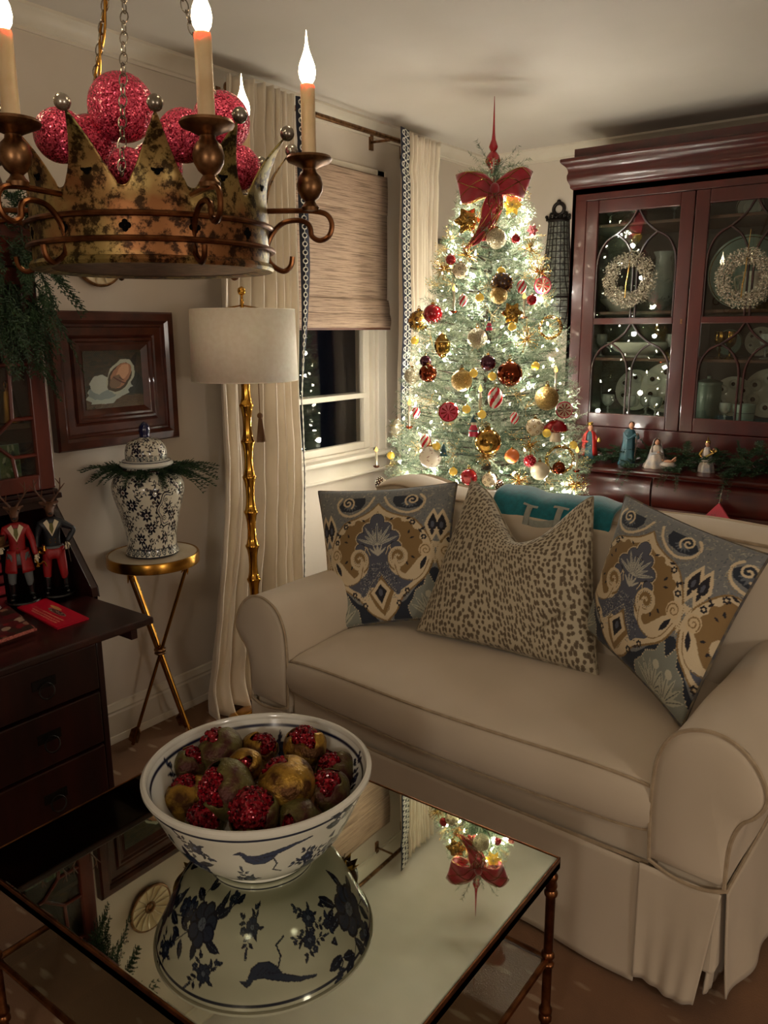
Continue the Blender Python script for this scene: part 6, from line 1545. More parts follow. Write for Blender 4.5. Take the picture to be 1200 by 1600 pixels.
# ================================================================== SECRETARY DESK (local x: out from wall, y: along the wall)
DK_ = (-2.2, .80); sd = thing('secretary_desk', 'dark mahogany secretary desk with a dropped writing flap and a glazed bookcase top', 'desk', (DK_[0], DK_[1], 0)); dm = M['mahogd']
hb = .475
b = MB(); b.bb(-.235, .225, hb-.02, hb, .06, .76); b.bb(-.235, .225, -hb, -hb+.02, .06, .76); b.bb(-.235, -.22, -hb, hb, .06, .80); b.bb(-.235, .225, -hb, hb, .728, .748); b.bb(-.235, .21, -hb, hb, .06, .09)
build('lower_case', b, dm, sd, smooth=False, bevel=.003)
for s_ in (-1, 1):
    for x_ in (.19, -.20):
        prof = [(-.035, .0), (.035, 0), (.042, .03), (.035, .06), (-.035, .06)]
        build('bracket_foot', MB().prism([(-.03, 0), (.035, 0), (.045, .02), (.038, .065), (-.05, .065), (-.035, .03)], lambda a, z_, t, s_=s_, x_=x_: (x_+t, s_*(hb-.045)+a*s_, z_), -.035, .045), dm, sd, smooth=False, bevel=.004)
for i, (z0, z1) in enumerate(((.10, .29), (.30, .46), (.47, .61), (.62, .725))):
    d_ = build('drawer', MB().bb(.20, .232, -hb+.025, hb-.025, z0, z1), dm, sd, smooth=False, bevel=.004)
    for s_ in (-1, 1): build('bail_pull', MB().torus((.246, s_*.28, (z0+z1)/2-.01), .022, .0025, 16, 5, rot(0, math.pi/2-.3, 0)).bb(.231, .235, s_*.28-.035, s_*.28+.035, (z0+z1)/2-.004, (z0+z1)/2+.024), M['iron'], d_)
build('writing_flap', MB().bb(.232, .532, -hb+.018, hb-.040, .742, .762), dm, sd, smooth=False, bevel=.005)
for s_ in (-1, 1): build('loper', MB().bb(.10, .47, s_*(hb-.060)-.010, s_*(hb-.060)+.010, .690, .741), dm, sd, smooth=False, bevel=.002)
for s_ in (-1, 1):
    build('slant_side', MB().prism([(-.235, .748), (.232, .748), (.228, .775), (.052, 1.0), (-.235, 1.0)], lambda a, z_, t, s_=s_: (a, s_*hb+t*-s_, z_), 0, .022), dm, sd, smooth=False, bevel=.002)
b = MB(); b.bb(-.235, .06, -hb, hb, .995, 1.02); b.bb(-.235, -.225, -hb, hb, .748, 1.0)
for yy_ in (-.30, -.12, .12, .30): b.bb(-.235, -.02, yy_-.004, yy_+.004, .81, .99)
b.bb(-.235, -.01, -hb+.02, hb-.02, .895, .901)
build('pigeonholes', b, dm, sd, smooth=False)
build('waist_moulding', MB().bb(-.235, .075, -hb-.010, hb+.010, 1.018, 1.034).bb(-.235, .066, -hb-.004, hb+.004, 1.034, 1.046), dm, sd, smooth=False, bevel=.003)
b = MB(); z0, z1 = 1.046, 1.665
b.bb(-.235, .045, hb-.018, hb, z0, z1); b.bb(-.235, .045, -hb, -hb+.018, z0, z1); b.bb(-.235, -.225, -hb, hb, z0, z1); b.bb(-.235, .045, -hb, hb, z1-.018, z1); b.bb(-.235, .045, -hb, hb, z0, z0+.018)
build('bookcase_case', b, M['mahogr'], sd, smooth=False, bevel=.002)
for zz in (1.232, 1.43): build('shelf', MB().bb(-.224, .02, -hb+.018, hb-.018, zz-.008, zz+.006), M['shelf'], sd, smooth=False)
for s_ in (-1, 1):
    def dy(y): return s_*y
    f = MB()
    for (y0, y1, a, c_) in ((.003, .045, z0+.003, z1-.003), (hb-.050, hb-.003, z0+.003, z1-.003), (.045, hb-.050, z0+.003, z0+.048), (.045, hb-.050, z1-.048, z1-.003)):
        f.bb(.045, .066, min(dy(y0), dy(y1)), max(dy(y0), dy(y1)), a, c_)
    d_ = build('glazed_door', f, M['mahogr'], sd, smooth=False, bevel=.003)
    build('pane', MB().bb(.052, .055, min(dy(.043), dy(hb-.048)), max(dy(.043), dy(hb-.048)), z0+.045, z1-.045), M['gcab'], d_, smooth=False)
    m_ = MB(); y1_, yc_ = hb-.050, .235; bar = .0055
    segs = [((y1_, 1.405), (.045, 1.405)), ((.372, 1.405), (.366, 1.255)), ((y1_, 1.255), (.366, 1.255)), ((.366, 1.255), (.30, 1.20)), ((.30, 1.20), (.355, 1.150)), ((.355, 1.150), (y1_, 1.150)), ((.355, 1.150), (.362, 1.09)),
            ((.30, 1.20), (.17, 1.20)), ((.17, 1.20), (.104, 1.255)), ((.104, 1.255), (.098, 1.405)), ((.104, 1.255), (.045, 1.255)), ((.17, 1.20), (.115, 1.150)), ((.115, 1.150), (.045, 1.150)), ((.115, 1.150), (.108, 1.09)),
            ((.372, 1.405), (.345, 1.50)), ((.345, 1.50), (y1_, 1.55)), ((.345, 1.50), (.275, 1.545)), ((.275, 1.545), (.275, 1.62)), ((.098, 1.405), (.125, 1.50)), ((.125, 1.50), (.045, 1.55)), ((.125, 1.50), (.195, 1.545)), ((.195, 1.545), (.195, 1.62)), ((.195, 1.545), (.275, 1.545))]
    for p, q in segs: m_.tube([(.058, dy(p[0]), p[1]), (.058, dy(q[0]), q[1])], bar, 6)
    build('muntins', m_, M['mahogr'], d_, smooth=False)
    build('key_plate', MB().bb(.066, .069, min(dy(.018), dy(.032)), max(dy(.018), dy(.032)), 1.28, 1.33).sphere((.072, dy(.025), 1.30), .006, 10, 8), M['brass'], d_)
cp = [(0, 1.665), (.010, 1.668), (.014, 1.690), (.022, 1.700), (.030, 1.730), (.034, 1.738), (.034, 1.748), (0, 1.748)]
b = MB()
vs = [];
for (yy_, sgn) in ((-hb, -1), (hb, 1)):
    for (o_, z_) in cp: vs.append((.048+o_, yy_+sgn*o_, z_))
n = len(cp); b.add(vs, [(k, (k+1) % n, n+(k+1) % n, n+k) for k in range(n)]+[tuple(range(n))[::-1], tuple(range(n, 2*n))])
for sgn in (-1, 1):
    vs = [(.048+o_, sgn*(hb+o_), z_) for (o_, z_) in cp]+[(-.235, sgn*(hb+o_), z_) for (o_, z_) in cp]
    b.add(vs, [(k, (k+1) % n, n+(k+1) % n, n+k) for k in range(n)]+[tuple(range(n, 2*n))])
b.bb(-.235, .05, -hb, hb, 1.66, 1.748)
build('cornice', b, M['mahogr'], sd, sharp=.4)
ped = [(-hb, 1.748), (-hb+.0, 1.775)]+[(-hb+.02+k*.0255, 1.775+.10*math.sin(k/12*1.45)**2) for k in range(13)]+[(-.10, 1.80), (.10, 1.80)]+[(hb-.02-k*.0255, 1.775+.10*math.sin(k/12*1.45)**2) for k in range(12, -1, -1)]+[(hb, 1.775), (hb, 1.748)]
build('pediment', MB().prism(ped, lambda a, z_, t: (t, a, z_), .030, .058), M['mahogr'], sd, smooth=False, bevel=.003)
# things in and on the desk
def at_desk(px, py, X): return on_x(px, py, X)
o = thing('card', 'pale blue framed card on the upper shelf of the secretary bookcase', 'card', (-2.22, 1.150, 1.4375))
build('card_sheet', MB().bb(0, .004, -.045, .055, 0, .115), M['pale'], o, smooth=False); build('blue_band', MB().bb(.0045, .0055, -.04, .05, .060, .066), M['blued'], o, smooth=False)
o = thing('brass_bell', 'brass bell hanging shape on the middle shelf of the secretary bookcase', 'bell', (-2.21, 1.195, 1.2395)); o['label'] = 'small brass bell on the middle shelf of the secretary bookcase'
build('bell_body', MB().lathe([(.036, 0), (.038, .004), (.028, .03), (.022, .07), (.018, .09), (.001, .098)], 24), M['brass'], o); build('handle', MB().torus((0, 0, .108), .010, .003, 14, 6, rot(math.pi/2, 0, 0)), M['brass'], o)
def boxes_row():
    for k, (y, col, lab) in enumerate(((1.175, (86, 110, 70), 'green patterned book at the right end of the lowest secretary shelf'), (1.105, (126, 136, 110), 'pale green book on the lowest secretary shelf'), (1.045, (96, 120, 84), 'grey green book further left on the lowest secretary shelf'))):
        o = thing('shelf_book', lab, 'book', (-2.235, y, 1.0645)); C = Canvas(60, 80, 0, 1, 0, 1, col); r2 = random.Random(k)
        for g in range(14): C.leaf(r2.uniform(.1, .9), r2.uniform(.1, .9), r2.uniform(0, 6), .25, .12, (40, 60, 40) if g % 2 else (170, 176, 150))
        yy, zz = np.meshgrid(np.linspace(-.03, .03, 60), np.linspace(.002, .115-.01*k, 80)); P = np.stack([np.full(yy.shape, .0405), yy, zz], -1)
        build('cover', MB().bb(-.03, .04, -.031, .031, 0, .117-.01*k), M['pale'], o, smooth=False); npmesh('spine_print', P.reshape(-1, 3), gridfaces(80, 60), M['paper'], o, colors=C.sample((yy+.03)/.06, zz/.115).reshape(-1, 3))
boxes_row()
# garland over the bookcase corner
rnd = random.Random(4); sp = []
for k in range(46):
    y = rnd.uniform(.10, .50); sp.append(((.06+rnd.uniform(-.02, .03), y, 1.79+rnd.uniform(0, .03)), (rnd.uniform(.0, .9), rnd.uniform(-.6, .9), rnd.uniform(-.2, .5)), rnd.uniform(.10, .18), rnd.uniform(.3, 1.0)))
for k in range(44):
    sp.append(((.085+rnd.uniform(-.01, .04), .36+rnd.uniform(-.14, .12), rnd.uniform(1.55, 1.80)), (rnd.uniform(.1, .5), rnd.uniform(-.5, .45), -1), rnd.uniform(.10, .20), rnd.uniform(.0, .2)))
for k in range(8): sp.append(((.10, .44+rnd.uniform(-.02, .03), 1.63-.03*k), (.1, .25+rnd.uniform(0, .3), -1), .13, 0))
for k in range(4): sp.append(((.09, .45, 1.70), (.1, .55+rnd.uniform(0, .4), -.5), .16, .4))
g = garland('cedar_garland', 'dark cedar garland draped over the top corner of the secretary', 'garland', (DK_[0], DK_[1], 0), sp, M['cedar'])
build('stem', MB().tube([(.06, .05, 1.79), (.07, .3, 1.80), (.09, .43, 1.78), (.10, .42, 1.62), (.10, .40, 1.5)], .004, 6), M['bark'], g)
# booklet, magazines, small glass
def flat_thing(name, label, cat, corners, z, th_, canvas, edge, grp=None):
    c_ = [np.array([p[0], p[1]]) for p in corners]; cen = sum(c_)/4; t = thing(name, label, cat, (cen[0], cen[1], z), 0, grp)
    TLc, TRc, BRc, BLc = [p-cen for p in c_]; b = MB(); vs = [(p[0], p[1], 0) for p in (BLc, BRc, TRc, TLc)]+[(p[0], p[1], th_) for p in (BLc, BRc, TRc, TLc)]
    b.add(vs, [(0, 3, 2, 1), (4, 5, 6, 7), (0, 1, 5, 4), (1, 2, 6, 5), (2, 3, 7, 6), (3, 0, 4, 7)]); build('pages', b, edge, t, smooth=False)
    n = 120; u, v = np.meshgrid(np.linspace(0, 1, n), np.linspace(0, 1, n)); P = BLc*((1-u)*(1-v))[..., None]+BRc*(u*(1-v))[..., None]+TRc*(u*v)[..., None]+TLc*((1-u)*v)[..., None]
    P = np.concatenate([P, np.full((n, n, 1), th_+.0006)], -1); npmesh('cover_print', P.reshape(-1, 3), gridfaces(n, n), M['paper'], t, colors=canvas.sample(u, v).reshape(-1, 3)); return t
FZ = .7625
C = Canvas(240, 120, 0, 1, 0, 1, (196, 10, 44))
rnd = random.Random(8)
for row, (x0, w0) in enumerate(((.17, .62), (.27, .70), (.39, .5))):
    for k in range(int(w0/.055)):
        y0 = .15+k*.055; C.line([(x0+.02*math.sin(q*2+k), y0+.05*q/5) for q in range(6)], .009, (226, 150, 120)); C.line([(x0-.03, y0+.02), (x0+.03, y0+.028)], .007, (226, 150, 120))
C.line([(.41, .15), (.39, .5), (.40, .85)], .008, (220, 170, 130))
C.disc(.62, .46, .095, (150, 140, 120), .20); C.disc(.62, .46, .085, (90, 30, 40), .17); 
for k in range(30): C.disc(.62+rnd.uniform(-.06, .06), .46+rnd.uniform(-.12, .12), .012, rnd.choice([(190, 180, 150), (60, 60, 60), (150, 120, 90)]))
C.disc(.78, .60, .065, (214, 160, 90), .13)
def dz(px, py, z=FZ): return on_z(px, py, z)
M['redpaper'] = mat('red_card_edge', (180, 12, 40), .4)
flat_thing('booklet', 'bright red booklet with gold script and two ovals lying on the desk flap', 'booklet', [dz(27, 951), dz(72, 937), dz(139, 968), dz(90, 984)], FZ, .004, C, M['redpaper'])
def magcanvas(seed):
    C = Canvas(120, 120, 0, 1, 0, 1, (70, 24, 26)); r2 = random.Random(seed)
    for g in range(60): C.disc(r2.random(), r2.random(), r2.uniform(.03, .1), r2.choice([(120, 24, 30), (50, 40, 30), (150, 110, 90), (90, 20, 26), (170, 140, 120)]))
    return C
M['pages'] = mat('page_edges', (196, 120, 100), .8, rgb2=(150, 60, 56), scale=200)
mz = FZ
for k, lab in enumerate(('red covered magazine at the bottom of the pile on the desk flap', 'red covered magazine in the middle of the pile on the desk flap', 'magazine with a mottled red cover on top of the pile on the desk flap')):
    dx = .004*k; a = .03*k
    cs = [on_z(-100+2*k, 985, mz), on_z(14-k, 950, mz), on_z(58-2*k, 985, mz), on_z(-70, 1030-k, mz)]
    flat_thing('magazine', lab, 'magazine', cs, mz, .006, magcanvas(k), M['pages'], 'magazines piled on the desk flap'); mz += .0068
o = thing('glass_dish', 'small clear cut glass dish on top of the magazines', 'dish', (-1.94, .93, mz+.0005))
build('dish_body', MB().lathe([(.001, .001), (.022, 0), (.026, .004), (.036, .022), (.040, .030), (.037, .030), (.026, .010), (.001, .006)], 24), M['crystal'], o)
bz = .7490
for k, (w_, col) in enumerate(((.075, (150, 12, 34)), (.072, (176, 16, 44)), (.07, (120, 10, 24)), (.066, (186, 20, 50)), (.066, (140, 12, 30)), (.06, (170, 16, 40)))):
    M['bk%d' % k] = mat('red_book_cloth', col, .6, rgb2=(90, 30, 30), scale=60, stretch=(1, 1, 30))
    o = thing('red_book', ['red book lowest in the stack inside the desk', 'red book second from the bottom of the stack inside the desk', 'red book third from the bottom of the stack inside the desk', 'red book fourth from the bottom of the stack inside the desk', 'red book just under the top of the stack inside the desk', 'red book topmost in the stack inside the desk'][k], 'book', (-2.16, .955, bz+.001), 0, 'red books stacked inside the desk'); h_ = .034-.003*(k % 3)
    build('cover', MB().bb(-w_, w_, -.11, .11, 0, .003).bb(-w_, w_, -.11, .11, h_-.003, h_).bb(w_-.003, w_, -.11, .11, 0, h_), M['bk%d' % k], o, smooth=False); build('page_block', MB().bb(-w_+.003, w_-.004, -.106, .106, .003, h_-.003), M['pages'], o, smooth=False); bz += h_+.001

# ================================================================== CHINA CABINET (origin at its front left foot)
CX, CYF = -1.675, 3.60
cc = thing('china_cabinet', 'tall polished mahogany china cabinet with arched glazing against the back wall', 'cabinet', (CX, CYF, 0)); ma = M['mahog']
XE = 1.655; UF = .185; UB = .630       # right end, upper front, back (local)
build('base_case', MB().bb(-.10, XE+.10, .03, UB, .06, .835), ma, cc, smooth=False, bevel=.004)
build('plinth', MB().bb(-.115, XE+.115, .012, UB, 0, .09), ma, cc, smooth=False, bevel=.008)
def xprof(prof, x0, x1, y, z=0): # prof: (outwards from y, z)
    n = len(prof); b = MB(); vs = [(x0, y-o_, z+z_) for o_, z_ in prof]+[(x1, y-o_, z+z_) for o_, z_ in prof]
    return b.add(vs, [(k, n+k, n+(k+1) % n, (k+1) % n) for k in range(n)]+[tuple(range(n)), tuple(range(n, 2*n))[::-1]])
led = smoothpts([(.0, .835), (.018, .838), (.030, .848), (.032, .860), (.026, .869), (.014, .872), (-.60, .872)], 3)
build('ledge', xprof([tuple(p) for p in led]+[(-.60, .835)], -.13, XE+.13, 0), ma, cc, sharp=.5)
for k in range(3):
    x0 = -.085+k*.615; x1 = x0+.605
    dp = smoothpts([(0, .690), (.012, .698), (.022, .72), (.026, .76), (.022, .80), (.010, .822), (0, .828)], 3)
    d_ = build('drawer', xprof([tuple(p) for p in dp]+[(-.02, .828), (-.02, .690)], x0, x1, .03), ma, cc, sharp=.5)
    build('keyhole', MB().lathe([(.001, .001), (.006, .001), (.006, -.002), (.001, -.002)], 12, ((x0+x1)/2, .002, .765), rot(math.pi/2, 0, 0)), M['brassd'], d_)
    f = MB(); z0, z1 = .10, .675
    for (a, b_, c_, e) in ((x0, x0+.07, z0, z1), (x1-.07, x1, z0, z1), (x0+.07, x1-.07, z0, z0+.07), (x0+.07, x1-.07, z1-.07, z1)): f.bb(a, b_, .008, .034, c_, e)
    d_ = build('panel_door', f, ma, cc, smooth=False, bevel=.006); build('raised_panel', MB().bb(x0+.066, x1-.066, .018, .032, z0+.066, z1-.066), ma, d_, smooth=False, bevel=.01)
# upper case
b = MB(); ZT = 2.14
b.bb(0, .022, UF, UB, .872, ZT); b.bb(XE-.022, XE, UF, UB, .872, ZT); b.bb(0, XE, UF, UB, ZT-.03, ZT); b.bb(0, XE, UF, UB, .872, .895); b.bb(0, XE, UF-.004, UF+.02, .872, 1.026)
b.bb(0, XE, UF, UF+.02, 2.082, ZT); b.bb(0, .072, UF, UF+.02, 1.02, 2.09); b.bb(XE-.072, XE, UF, UF+.02, 1.02, 2.09)
build('upper_case', b, ma, cc, smooth=False, bevel=.003)
build('back_panel', MB().bb(.02, XE-.02, UB-.012, UB, .88, ZT-.02), M['inside'], cc, smooth=False)
build('plinth_moulding', xprof([tuple(p) for p in smoothpts([(0, .872), (.016, .874), (.018, .885), (.012, .896), (.004, .902), (.002, .912)], 3)]+[(-.02, .912), (-.02, .872)], -.008, XE+.008, UF), ma, cc, sharp=.5)
cpf = smoothpts([(.0, 2.138), (.010, 2.146), (.012, 2.16), (.022, 2.18), (.024, 2.20), (.020, 2.215), (.026, 2.235), (.044, 2.252), (.050, 2.262), (.048, 2.272), (.036, 2.276)], 3); cpf = [tuple(p) for p in cpf]
b = MB(); n = len(cpf)
ring = []
for (o_, z_) in cpf: ring.append([(-o_, UB, z_), (-o_, UF-o_, z_), (XE+o_, UF-o_, z_), (XE+o_, UB, z_)])
b.grid(np.array(ring)); b.add([(-.036, UB, 2.276), (-.036, UF-.036, 2.276), (XE+.036, UF-.036, 2.276), (XE+.036, UB, 2.276)], [(0, 1, 2, 3)])
b.bb(.0, XE, UF+.0, UB, 2.276, 2.318)
build('cornice', b, ma, cc, sharp=.5)
for zz in (1.975, 1.575, 1.358): build('shelf', MB().bb(.022, XE-.022, UF+.035, UB-.012, zz-.014, zz), M['shelf'], cc, smooth=False, bevel=.002)
build('shelf', MB().bb(.022, XE-.022, UF+.03, UB-.012, 1.05, 1.072), M['inside'], cc, smooth=False)
doorx = [.075, .577, 1.079]
for k, x0 in enumerate(doorx):
    x1 = x0+.498; f = MB(); z0, z1 = 1.028, 2.080; yf = UF-.006; st_ = .060
    for (a, b_, c_, e) in ((x0, x0+st_, z0, z1), (x1-st_, x1, z0, z1), (x0+st_, x1-st_, z0, z0+.066), (x0+st_, x1-st_, z1-.058, z1), (x0+st_, x1-st_, 1.515, 1.545)): f.bb(a, b_, yf, yf+.022, c_, e)
    d_ = build('glazed_door', f, ma, cc, smooth=False, bevel=.004)
    pa, pb = x0+st_, x1-st_; W = (pb-pa)/2; xc = (pa+pb)/2
    for (za, zb) in ((1.545, 2.022), (1.094, 1.515)):
        build('pane', MB().bb(pa-.004, pb+.004, yf+.012, yf+.014, za-.004, zb+.004), M['gcab'], d_, smooth=False)
        hh_ = zb-za; m_ = MB()
        def X(u, v): return (xc+u*W, yf+.006, za+v*hh_)
        for s_ in (-1, 1):
            outer = smoothpts([(s_*.975, 0), (s_*.975, .30), (s_*.97, .52), (s_*.90, .64), (s_*.74, .735), (s_*.5, .79)], 5)
            inner = smoothpts([(s_*.055, 0), (s_*.055, .30), (s_*.06, .50), (s_*.13, .62), (s_*.28, .72), (s_*.5, .79)], 5)
            ogee = smoothpts([(s_*.5, .79), (s_*.32, .845), (s_*.16, .91), (s_*.03, 1.0)], 5)
            for c_ in (outer, inner, ogee): m_.tube([X(p[0], p[1]) for p in c_], .0052, 6)
        build('arched_muntins', m_, M['mahogd'], d_)
    build('key_plate', MB().bb(x1-.024, x1-.016, yf-.002, yf, 1.515, 1.535), M['brassd'], d_, smooth=False)

# ------------------------------------------------------------------ china and glass on the shelves (world x, y, shelf z)
SH = {'a': 1.975, 'b': 1.575, 'c': 1.358, 'd': 1.072}
GRP = 'china and glass in the cabinet'
def china(name, label, cat, x, y, sh): return thing(name, label, cat, (x, y, SH[sh]+.0006), 0, GRP)
def plate_up(x, sh, r, m, label, y=4.165, oyster=False):
    t = china('plate', label, 'plate', x, y, sh); R = rot(math.pi/2-.14, 0, 0)
    build('plate_body', MB().lathe([(.001, .004), (r*.55, .003), (r*.62, .008), (r*.95, .016), (r, .019), (r*.97, .013), (r*.6, -.001), (.001, -.001)], 36, (0, 0, r+.004), R), m, t)
    if oyster:
        b = MB()
        for k in range(6):
            a = k*1.047+.5; v = R @ Vector((r*.60*math.cos(a), r*.60*math.sin(a), .016)); b.sphere((v.x, v.y, v.z+r+.004), r*.25, 14, 8, (1, .35, 1))
        build('oyster_wells', b, M['porcw'], t, kind='stuff'); b = MB()
        for k in range(6):
            a = k*1.047+.5; v = R @ Vector((r*.60*math.cos(a), r*.60*math.sin(a), .035)); b.sphere((v.x, v.y-.004, v.z+r+.004), r*.10, 10, 6, (1, .6, 1))
        build('shell_spots', b, M['spotb'], t, kind='stuff')
    else: build('rim_line', MB().torus((0, -.016, r+.004), r*.95, .0022, 36, 6, R), M['goldb'], t)
    return t
def goblet(x, y, sh, h, r, m, label):
    t = china('goblet', label, 'glass', x, y, sh)
    build('bowl', MB().lathe([(.003, h*.42), (r*.5, h*.46), (r*.9, h*.62), (r, h*.82), (r*.92, h), (r*.88, h), (r*.94, h*.82), (r*.82, h*.64), (.001, h*.48)], 20), m, t)
    build('stem', MB().lathe([(.001, 0), (r*.85, 0), (r*.8, .004), (.006, .010), (.004, h*.25), (.008, h*.3), (.003, h*.42)], 16), m, t); return t
# left door, upper pane
t = china('pitcher', 'tall cut crystal pitcher behind the first tinsel wreath', 'pitcher', -1.285, 4.0, 'b')
build('body', MB().lathe([(.001, 0), (.045, 0), (.055, .02), (.075, .08), (.072, .14), (.045, .20), (.042, .25), (.055, .275), (.051, .275), (.038, .25), (.040, .2), (.066, .14), (.068, .08), (.001, .01)], 28), M['crystal'], t)
build('handle', MB().tube([tuple(p) for p in smoothpts([(.045, 0, .25), (.095, 0, .24), (.105, 0, .17), (.072, 0, .10)], 6)], .006, 8), M['crystal'], t)
t = china('lidded_dish', 'shadowed grey china dish at the left of the second cabinet shelf', 'dish', -1.50, 4.02, 'b'); build('dish_body', MB().lathe([(.001, 0), (.05, 0), (.055, .015), (.095, .05), (.10, .065), (.09, .068), (.001, .03)], 30), M['porcw'], t)
build('lid', MB().lathe([(.092, .067), (.07, .09), (.03, .105), (.008, .112), (.012, .122), (.001, .128)], 30), M['porcw'], t)
for k, (x, lab) in enumerate(((-1.56, 'crystal goblet leftmost on the top cabinet shelf'), (-1.44, 'crystal goblet second from the left on the top cabinet shelf'), (-1.25, 'crystal goblet on the top shelf at the right of the first door'))): goblet(x, 3.98, 'a', .13, .03, M['crystal'], lab)
# left door, lower pane
t = china('tureen', 'wide white oval serving dish on the third cabinet shelf', 'tureen', -1.37, 3.97, 'c')
build('tureen_body', MB().lathe([(.001, 0), (.07, 0), (.075, .012), (.12, .030), (.155, .062), (.160, .072), (.152, .070), (.11, .036), (.001, .02)], 40), M['porcw'], t)
build('handle', MB().tube([(-.155, 0, .06), (-.178, 0, .055), (-.150, 0, .04)], .005, 6).tube([(.155, 0, .06), (.178, 0, .055), (.150, 0, .04)], .005, 6), M['porcw'], t)
for k, (x, lab) in enumerate(((-1.56, 'crystal goblet leftmost on the third cabinet shelf'), (-1.21, 'crystal goblet rightmost on the third shelf of the first door'))): goblet(x, 3.95, 'c', .11, .03, M['crystal'], lab)
plate_up(-1.44, 'd', .105, M['porcw'], 'white oyster plate left of the pair behind the first door', oyster=True); plate_up(-1.275, 'd', .125, M['porcw'], 'white oyster plate right of the pair behind the first door', oyster=True, y=4.13)
for k, (x, y, lab) in enumerate(((-1.50, 3.93, 'crystal tumbler at the left in front of the oyster plates'), (-1.38, 3.90, 'crystal tumbler in the middle in front of the oyster plates'), (-1.25, 3.90, 'crystal tumbler at the right in front of the oyster plates'), (-1.32, 3.97, 'crystal tumbler between and behind the front ones'))): goblet(x, y, 'd', .10, .032, M['crystal'], lab)
# second door, upper pane
plate_up(-.95, 'b', .17, M['pale'], 'large pale green platter standing behind the second wreath', y=4.15)
plate_up(-.96, 'a', .06, M['porcw'], 'small white plate on the top shelf of the second door')
t = china('urn', 'white china urn behind the second tinsel wreath', 'urn', -.885, 3.97, 'b'); build('urn_body', MB().lathe([(.001, 0), (.03, 0), (.03, .01), (.012, .02), (.015, .04), (.045, .07), (.05, .11), (.035, .145), (.042, .165), (.036, .165), (.001, .10)], 26), M['porcw'], t)
build('handle', MB().tube([tuple(p) for p in smoothpts([(-.035, 0, .15), (-.07, 0, .14), (-.06, 0, .09), (-.045, 0, .08)], 5)], .005, 6).tube([tuple(p) for p in smoothpts([(.035, 0, .15), (.07, 0, .14), (.06, 0, .09), (.045, 0, .08)], 5)], .005, 6), M['porcw'], t)
# second door, lower pane
plate_up(-1.0, 'c', .062, M['pale'], 'pale green plate left on the third shelf of the second door'); plate_up(-.86, 'c', .068, M['porcw'], 'white plate right on the third shelf of the second door', oyster=True)
goblet(-.985, 3.93, 'c', .12, .026, M['goldb'], 'gilt goblet left on the third shelf of the second door'); goblet(-.935, 3.91, 'c', .12, .026, M['goldb'], 'gilt goblet right on the third shelf of the second door'); goblet(-.79, 3.93, 'c', .11, .028, M['crystal'], 'crystal goblet on the third shelf at the photo edge')
t = china('canister', 'dark green glazed canister behind the second door', 'canister', -1.045, 4.03, 'd'); build('canister_body', MB().lathe([(.001, 0), (.055, 0), (.060, .008), (.060, .15), (.056, .16), (.001, .16)], 32), M['pale'], t); build('lid', MB().lathe([(.062, .16), (.062, .172), (.03, .185), (.008, .188), (.010, .2), (.001, .204)], 28), M['pale'], t)
plate_up(-.955, 'd', .095, M['porcw'], 'oyster plate beside the green canister behind the second door', y=4.14, oyster=True); plate_up(-.80, 'd', .115, M['porcw'], 'oyster plate behind the pale cup in the second door', y=4.15, oyster=True)
t = china('cup', 'pale blue green cup at the front of the lowest shelf, second door', 'cup', -.845, 3.885, 'd'); build('cup_body', MB().lathe([(.001, 0), (.040, 0), (.043, .006), (.048, .080), (.0485, .086), (.045, .085), (.040, .008), (.001, .006)], 32), M['pale'], t); build('band', MB().torus((0, 0, .048), .0462, .0012, 32, 5), M['blued'], t)
goblet(-.925, 3.88, 'd', .09, .028, M['crystal'], 'crystal tumbler left of the pale cup')
for k, (x, lab) in enumerate(((-.51, 'white plate left behind the third door'), (-.33, 'white plate right behind the third door'))): plate_up(x, 'd', .1, M['porcw'], lab)
plate_up(-.42, 'b', .14, M['pale'], 'pale green platter behind the third door')

# tinsel wreaths on the doors
def tinsel_wreath(x, z, label, seed):
    t = thing('tinsel_wreath', label, 'wreath', (x, CYF+UF-.034, z), 0, 'tinsel wreaths on the cabinet doors'); r_ = np.random.RandomState(seed); n = 3400
    a = r_.rand(n)*2*math.pi; R0 = .092+.0*a; b_ = r_.rand(n)*2*math.pi; rr = .012+.026*r_.rand(n)
    c = np.stack([R0*np.cos(a), 0*a, R0*np.sin(a)], 1); o = np.stack([np.cos(a)*np.cos(b_), -np.abs(np.sin(b_))*.8, np.sin(a)*np.cos(b_)], 1)
    p = c+o*rr[:, None]; e = r_.normal(0, 1, (n, 3)); e /= np.linalg.norm(e, axis=1)[:, None]; f = np.cross(e, r_.normal(0, 1, (n, 3))); f /= np.linalg.norm(f, axis=1)[:, None]
    s_ = .0052; V = np.stack([p-e*s_, p+f*s_*.5, p+e*s_, p-f*s_*.5], 1).reshape(-1, 3); k = np.arange(n)*4; npmesh('tinsel', V, np.stack([k, k+1, k+2, k+3], 1), M['tinsel'], t, kind='stuff')
    build('ring', MB().torus((0, 0, 0), .092, .004, 40, 8, rot(math.pi/2, 0, 0)), M['silver'], t)
    build('ribbon', MB().tube([(0, -.012, .085), (.002, -.03, .03), (-.004, -.034, -.03), (-.006, -.03, -.08)], .0028, 6).tube([(0, -.01, .09), (0, .012, .20)], .0015, 5), M['wire'], t)
tinsel_wreath(-1.362, 1.714, 'sparkling silver gold wreath on the first glazed door beside the tree', 1); tinsel_wreath(-.858, 1.700, 'sparkling silver gold wreath on the second glazed door, at the photo edge', 2); tinsel_wreath(-.355, 1.70, 'sparkling silver gold wreath on the third glazed door, outside the photo', 3)

